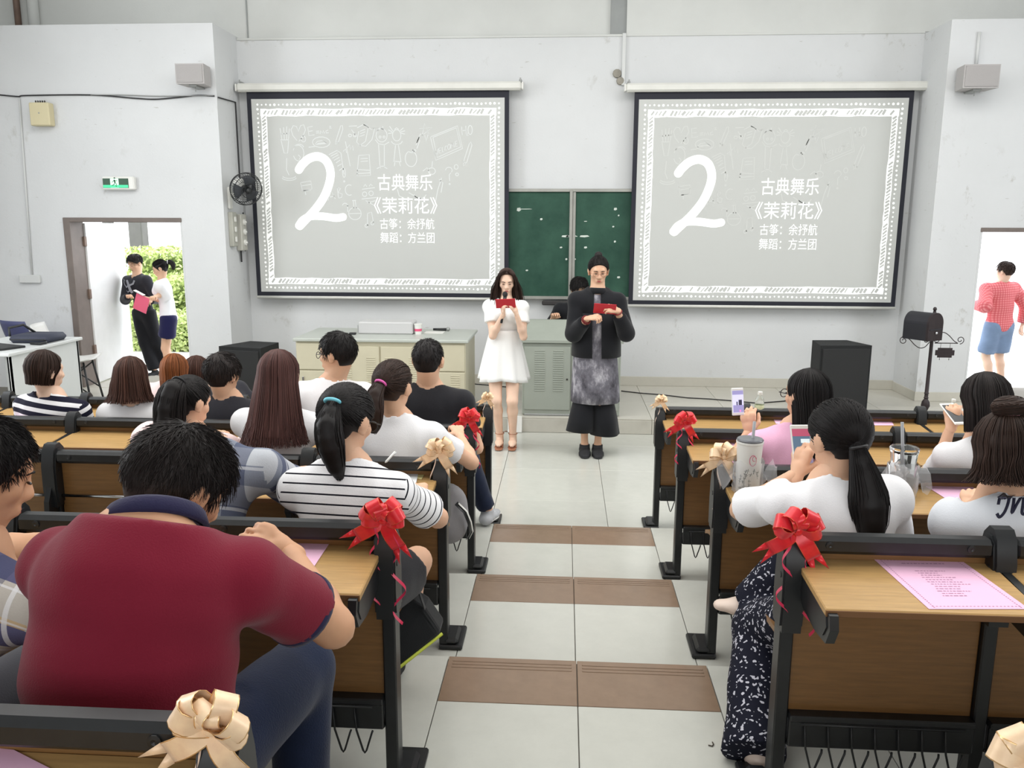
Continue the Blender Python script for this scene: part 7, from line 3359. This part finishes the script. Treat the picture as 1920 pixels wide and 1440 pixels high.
GP = 'pink programme sheets on the desks'
sheet('pink', 3, ((1637, 1048), (1800, 1050), (1930, 1143), (1742, 1143)), 'pink printed programme sheet on the nearest right desk beside the red bow', group=GP)
sheet('pink', 4, ((-95, 1396), (26, 1408), (120, 1456), (-15, 1470)), 'pink printed programme sheet on the desk at the bottom left corner', group=GP)
sheet('pink', 3, ((545, 1012), (624, 1010), (590, 1062), (500, 1070)), 'pink programme sheet under the arm of the man in maroon', group=GP)
sheet('pink', 2, ((1716, 900), (1824, 902), (1830, 944), (1790, 946)), 'pink programme sheet on the right desk left of the white jacket', group=GP)
sheet('pink', 1, ((1340, 817), (1400, 817), (1420, 846), (1362, 846)), 'pink programme sheet beneath the tall paper cup on the right', group=GP)
sheet('pink', 0, ((1448, 783), (1500, 783), (1498, 795), (1455, 795)), 'pink programme sheet on the first right desk beside the water bottle', group=GP, lines=False)
sheet('pink', 0, ((1632, 786), (1670, 787), (1676, 798), (1632, 798)), 'pink programme sheet on the first right desk below the mailbox', group=GP, lines=False)
sheet('pink', 1, ((22, 784), (72, 784), (46, 797), (0, 797)), 'pink programme sheet on the second left desk by the striped bob', group=GP, lines=False)
sheet('pink', 2, ((478, 868), (520, 868), (500, 884), (462, 884)), 'pink programme sheet between the plaid shirt and the striped t-shirt', group=GP, lines=False)
sheet('yellow', 0, ((142, 753), (172, 753), (168, 764), (136, 764)), 'yellow paper on the first left desk by the striped bob', lines=False)
sheet('yellow', 2, ((760, 870), (806, 872), (790, 900), (735, 884)), 'yellowish paper under the white sheet of the writing woman', lines=False)
sheet('white', 2, ((735, 884), (786, 882), (778, 917), (742, 922)), 'white written sheet beside the elbow of the striped t-shirt', lift=.002)
sheet('white', 3, ((60, 990), (103, 988), (104, 1003), (50, 1010)), 'white folded paper on the desk before the plaid shirt at the left edge', lines=False)
sheet('white', 3, ((70, 1003), (108, 1001), (100, 1014), (60, 1018)), 'second white paper just below the folded one at the left edge', lines=False, lift=.002)

# pen of the writing woman
a_, c_ = at_y(722, 868, 2.93), at_y(741, 847, 2.96)
r = thing('pen', 'white pen in the hand of the woman in stripes', 'pen', tuple(a_))
b = MB()
b.tube([Vector((0, 0, 0)), (c_ - a_) * .12, (c_ - a_) * .98, c_ - a_], [.001, .0045, .0045, .003], 8)
b.build('barrel', M['white_plastic'], r, True)
b = MB()
b.tube([(c_ - a_) * .55 + Vector((.006, 0, 0)), (c_ - a_) * .95 + Vector((.006, 0, 0))], .0015, 5)
b.build('clip', M['chrome'], r, True)

# ------------------------------------------------------------------ phones
M['phone_black'] = plain('phone_glass', (16, 17, 20), .15)


def phone(label, c, right, up, w, h, screen_parts, body=None, rz=0):
    right, up = Vector(right).normalized(), Vector(up).normalized()
    up = (up - right * up.dot(right)).normalized()
    nrm = right.cross(up).normalized()          # towards the viewer
    r = thing('mobile_phone', label, 'phone', tuple(c), 0)
    Rm = Matrix((right, up, nrm)).transposed()
    b = MB()
    b.box((-w / 2, -h / 2, -.004), (w / 2, h / 2, .004), .0035)
    b.v = [tuple(Rm @ Vector(p)) for p in b.v]
    b.build('body', body or M['white_plastic'], r)
    sw, sh = w * .90, h * .80
    for i, (u0, v0, u1, v1, mt, nm) in enumerate(screen_parts):
        b = MB()
        z = .0042 + .0002 * i
        b.box((-sw / 2 + sw * u0, sh / 2 - sh * v1, z - .0005), (-sw / 2 + sw * u1, sh / 2 - sh * v0, z))
        b.v = [tuple(Rm @ Vector(p)) for p in b.v]
        b.build(nm, mt, r)
    return r


sc_l = glow('phone_picture_light', (196, 196, 226), .5)
sc_d = plain('phone_picture_dark', (58, 60, 84), .3)
sc_m = glow('phone_picture_mid', (146, 142, 188), .35)
c = at_y(1383, 753, ROW_Y[2] + .47)
phone('white phone held up filming the hosts by the woman in pink', c, (1, .30, 0), (0.02, .22, 1), .060, .125,
      [(0, 0, 1, 1, sc_l, 'screen'), (.0, .0, 1, .18, sc_m, 'screen_picture'), (.55, .42, .85, .95, sc_d, 'screen_picture'), (.35, .50, .45, .66, sc_d, 'screen_picture'), (.05, .66, 1, .98, sc_m, 'screen_picture'), (.6, .88, .72, .96, glow('record_pink', (240, 130, 190), .5), 'screen_picture')])
sc_b = glow('phone_app_blue', (86, 112, 136), .3)
sc_r = glow('phone_app_red', (176, 82, 110), .3)
sc_w = glow('phone_app_light', (206, 226, 232), .4)
sc_c = glow('phone_app_cyan', (128, 186, 206), .4)
c = at_y(1503, 836, 2.70)
phone('white phone with a blue app screen held by the woman with the low ponytail', c, (1, .22, -.03), (-.08, .42, 1), .070, .142,
      [(0, 0, 1, 1, sc_b, 'screen'), (0, 0, 1, .22, sc_r, 'screen_picture'), (.45, .30, .95, .42, sc_w, 'screen_picture'), (.15, .62, .9, .80, sc_c, 'screen_picture'), (0, .86, 1, 1, sc_m, 'screen_picture')])
c = at_y(1789, 776, ROW_Y[2] + .47)
phone('dark screened phone held low by the woman in the white t-shirt on the right', c, (1, .2, 0), (0, .9, .5), .07, .14, [(0, 0, 1, 1, M['phone_black'], 'screen')])

# ------------------------------------------------------------------ cups and bottles
def clear(name, rgb, alpha_rough=.05, ior=1.35, trans=1.0):
    t = NT(name)
    t.set(lin(rgb), alpha_rough, 0, .5)
    t.b.inputs['Transmission Weight'].default_value = trans
    t.b.inputs['IOR'].default_value = ior
    return t.m


M['clear'] = clear('clear_plastic', (250, 252, 252), .06, 1.15)
M['film'] = clear('plastic_bag_film', (245, 246, 248), .25, 1.1, .75)
M['water'] = clear('water', (240, 248, 250), .02, 1.33)
M['straw'] = plain('grey_straw', (150, 152, 156), .4)


def bag(r, rx, z0, z1, seed, name='plastic_bag'):
    rg = random.Random(seed)
    b = MB()
    n, m = 28, 9
    for i in range(m):
        f = i / (m - 1)
        for k in range(n):
            a = 2 * math.pi * k / n
            w = 1 + .05 * math.sin(a * 7 + i * 1.3) + .05 * math.sin(a * 11 + i * 2.1 + seed) + rg.uniform(-.03, .03)
            b.v.append((rx * w * math.cos(a), rx * w * math.sin(a), z0 + (z1 - z0) * f + .006 * math.sin(a * 5 + seed) * f))
    b.f = [(i * n + k, i * n + (k + 1) % n, (i + 1) * n + (k + 1) % n, (i + 1) * n + k) for i in range(m - 1) for k in range(n)]
    b.mi = [0] * len(b.f)
    # loose crumpled corners
    for a0, L in ((.4, .06), (2.6, .07)):
        o = len(b.v)
        for i in range(5):
            for k in range(4):
                b.v.append((math.cos(a0) * (rx + L * i / 4) + rg.uniform(-.004, .004), math.sin(a0) * rx * .6 + (k - 1.5) * .014 + rg.uniform(-.005, .005), z1 - .05 + (k - 1.5) * .018 + .02 * math.sin(i * 1.7 + k) + rg.uniform(-.004, .004)))
        for i in range(4):
            for k in range(3):
                b.f.append((o + i * 4 + k, o + i * 4 + k + 1, o + (i + 1) * 4 + k + 1, o + (i + 1) * 4 + k))
                b.mi.append(0)
    b.raw = True
    return b.build(name, M['film'], r, True)


# paper cup in a bag
q = at_y(1402, 898, 2.98)
yb = 3.115
zb_ = desk_z(2, yb)
q = at_y(1402, 900, 3.115)
r = thing('drink_cup', 'tall white paper cup in a crinkled plastic bag by the right aisle', 'cup', (q.x, q.y, zb_ + .001))
r.scale = (1.12, 1.12, 1.24)
k_ = 1.0
b = MB()
b.lathe([(.033, 0), (.0345, .002), (.044, .158), (.046, .160), (.046, .166), (.043, .166)], 26, caps=False)
b.lathe([(0, 0), (.033, 0)], 26, caps=False)
b.build('cup_body', M['white_plastic'], r, True, auto=40)
b = MB()
b.lathe([(.0435, .166), (.0455, .170), (.042, .174), (0, .1735)], 26, caps=False)
b.build('lid', plain('dark_lid_film', (96, 98, 104), .25), r, True, auto=40)
b = MB()
b.tube([(.006, 0, .08), (.014, .012, .225)], .0055, 10)
b.build('straw', M['straw'], r, True)
def on_cup(u, v):
    """point on the wall of the cup: u along the girth in metres, v height"""
    R_ = .0335 + (.044 - .0345) * v / .158 + .0018
    a = -math.pi / 2 + u / R_
    return Vector((R_ * math.cos(a), R_ * math.sin(a), v))


b = MB()
b.raw = True
for pts, w in ((circle_pts(.004, .112, .011, .017, 40, 320, 14), .0026), (circle_pts(.008, .118, .006, .008, 0, 300, 10), .0022), ([(.012, .098), (.016, .106), (.016, .122)], .002)):
    stroke(b, pts, w, lambda p: on_cup(p.x, p.y))
b.build('pink_emblem', plain('pink_emblem', (206, 120, 140), .6), r)
b = MB()
b.raw = True
rg = random.Random(4)
for i in range(26):
    u, v = rg.uniform(-.04, .03), rg.uniform(.012, .075)
    L = rg.uniform(.006, .018)
    stroke(b, [(u, v), (u + rg.uniform(-.005, .005), v + L)], rg.uniform(.0014, .003), lambda p: on_cup(p.x, p.y))
    stroke(b, [(u - .004, v + L * .6), (u + .006, v + L * .6)], .0015, lambda p: on_cup(p.x, p.y))
b.build('green_print', plain('dark_green_print', (60, 74, 64), .6), r)['kind'] = 'stuff'
bag(r, .050, .002, .105, 1)
# clear cup in a bag
zb_ = desk_z(2, 3.11)
q = at_y(1690, 905, 3.11)
r = thing('drink_cup', 'clear iced drink cup in a crumpled plastic bag behind the ponytail', 'cup', (q.x, q.y, zb_ + .001))
r.scale = (1.08, 1.08, 1.28)
b = MB()
b.lathe([(.030, 0), (.032, .002), (.045, .135), (.048, .138), (.048, .144), (.044, .144)], 26, caps=False)
b.lathe([(0, 0), (.030, 0)], 26, caps=False)
b.build('cup_body', M['clear'], r, True, auto=40)
b = MB()
b.lathe([(.0455, .144), (.050, .147), (.047, .152), (0, .152)], 26, caps=False)
b.build('lid', M['clear'], r, True, auto=40)
b = MB()
b.tube([(.01, 0, .01), (-.012, .012, .225)], .0055, 10)
b.build('straw', M['straw'], r, True)
rg = random.Random(9)
for i in range(9):
    b = MB()
    a = rg.uniform(0, 6.28)
    rr = rg.uniform(0, .02)
    cpos = (rr * math.cos(a), rr * math.sin(a), .022 + i * .0095)
    b.box((cpos[0] - .010, cpos[1] - .010, cpos[2] - .010), (cpos[0] + .010, cpos[1] + .010, cpos[2] + .010), .003, rot=Euler((rg.uniform(0, 3), rg.uniform(0, 3), 0)).to_matrix())
    b.build('ice_cube', M['film'], r, True)
bag(r, .052, .002, .10, 5)


def bottle(label, q, h, cap_mat, label_mat):
    r = thing('water_bottle', label, 'bottle', tuple(q))
    k = h / .21
    b = MB()
    b.lathe([(0, .004 * k), (.028 * k, .003 * k), (.031 * k, .012 * k), (.031 * k, .06 * k), (.029 * k, .064 * k), (.031 * k, .07 * k), (.031 * k, .135 * k), (.026 * k, .158 * k), (.014 * k, .180 * k), (.0125 * k, .186 * k), (.0125 * k, .192 * k)], 22, caps=False)
    b.build('bottle_body', M['clear'], r, True)
    b = MB()
    b.lathe([(.0135 * k, .188 * k), (.0155 * k, .190 * k), (.0155 * k, .208 * k), (.012 * k, .21 * k), (0, .21 * k)], 18, caps=False)
    b.build('cap', cap_mat, r, True, auto=40)
    b = MB()
    b.lathe([(.0313 * k, .085 * k), (.0316 * k, .086 * k), (.0316 * k, .118 * k), (.0313 * k, .119 * k)], 22, caps=False)
    b.build('wrap_label', label_mat, r, True)
    b = MB()
    b.lathe([(0, .006 * k), (.0285 * k, .006 * k), (.0295 * k, .014 * k), (.0295 * k, .075 * k), (0, .075 * k)], 20, caps=False)
    b.build('water', M['water'], r, True)
    return r


zz = desk_z(0, 5.08)
q = at_z(1422, 791, zz)
bottle('small clear water bottle with green label standing on the first right desk', q + Vector((0, 0, .001)), .20, M['white_plastic'], plain('green_label', (206, 212, 176), .5))
q = at_z(1783, 797, desk_z(0, 5.08))
bottle('clear water bottle beside the phone of the woman in the white t-shirt', q + Vector((0, 0, .001)), .17, M['white_plastic'], plain('clear_label', (206, 210, 206), .5))

# ------------------------------------------------------------------ bags under the benches
M['bag_grey'] = cloth_mat('grey_backpack', (150, 148, 150), bump=.4)
M['bag_black'] = cloth_mat('black_tote', (24, 26, 28), bump=.3)
q = at_y(860, 965, ROW_Y[1] - .10)
r = thing('backpack', 'grey backpack with black and white straps hanging behind the second left bench', 'backpack', (q.x - .03, ROW_Y[1] - .12, ROW_Z[1] + .22))
v, qq = field([ell((q.x - .05, ROW_Y[1] - .13, ROW_Z[1] + .38), V(.11, .07, .17)), ell((q.x - .05, ROW_Y[1] - .17, ROW_Z[1] + .32), V(.09, .06, .10))], .012, k=.03, wrinkle=.004, seed=3)
np_mesh('body', [(v, qq, 0)], [M['bag_grey']], r)
for k, (mt, dx) in enumerate(((M['black_plastic'], 0), (M['white_plastic'], .012))):
    b = MB()
    b.raw = True
    pts = [Vector((q.x + .00 + dx, ROW_Y[1] - .20, ROW_Z[1] + .46)), Vector((q.x + .045 + dx, ROW_Y[1] - .21, ROW_Z[1] + .42)), Vector((q.x + .065 + dx, ROW_Y[1] - .20, ROW_Z[1] + .36)), Vector((q.x + .072 + dx, ROW_Y[1] - .18, ROW_Z[1] + .30)), Vector((q.x + .05 + dx, ROW_Y[1] - .15, ROW_Z[1] + .25))]
    b.ribbon(pts, Vector((.4, 1, .3)), .028 if k == 0 else .010)
    b.build('strap', [mt, mt], r, True, solid=.003, world=True)
q = at_y(775, 1190, 2.62)
r = thing('tote_bag', 'black tote bag with lime piping leaning by the left aisle under the bare knee', 'bag', (q.x, 2.60, ROW_Z[3]))
P4 = [at_y(735, 1090, 2.62), at_y(800, 1130, 2.66), at_y(832, 1178, 2.70), at_y(738, 1252, 2.56), at_y(680, 1240, 2.54)]
b = MB()
n = len(P4)
b.add([p_ + Vector((0, -.05, 0)) for p_ in P4] + [p_ + Vector((0, .06, 0)) for p_ in P4], [tuple(range(n))[::-1], tuple(range(n, 2 * n))] + [(i, (i + 1) % n, n + (i + 1) % n, n + i) for i in range(n)])
bo = b.build('body', M['bag_black'], r, world=True)
md = bo.modifiers.new('bevel', 'BEVEL')
md.width = .02
md.segments = 3
b = MB()
b.tube([P4[2] + Vector((0, -.04, .0)), P4[3] + Vector((0, -.05, .004)), P4[4] + Vector((0, -.05, .004))], .006, 6)
b.build('piping', plain('lime_piping', (176, 186, 60), .6), r, True, world=True)
b = MB()
b.raw = True
pts = [P4[0] + Vector((-.03, -.03, 0)), P4[0] + Vector((0, -.04, .10)), P4[1] + Vector((-.03, -.02, .09)), P4[1] + Vector((0, -.03, 0))]
b.ribbon([Vector((q_.x, q_.y - .02, q_.z)) for q_ in pts], Vector((0, 1, 0)), .02)
b.build('handle', [M['bag_black'], M['bag_black']], r, True, solid=.004, world=True)
# small dark scrap on the floor of the aisle
q = at_z(1335, 1399, ROW_Z[3])
b = MB()
b.tube([q + Vector((-.012, 0, .003)), q + Vector((0, -.004, .003)), q + Vector((.006, .006, .003)), q + Vector((.004, .018, .003))], .002, 5)
tag(b.build('floor_scrap', plain('dark_scrap', (70, 60, 50), .8), None, True), 'tiny dark hooked scrap lying on a white floor tile in the aisle', 'scrap')
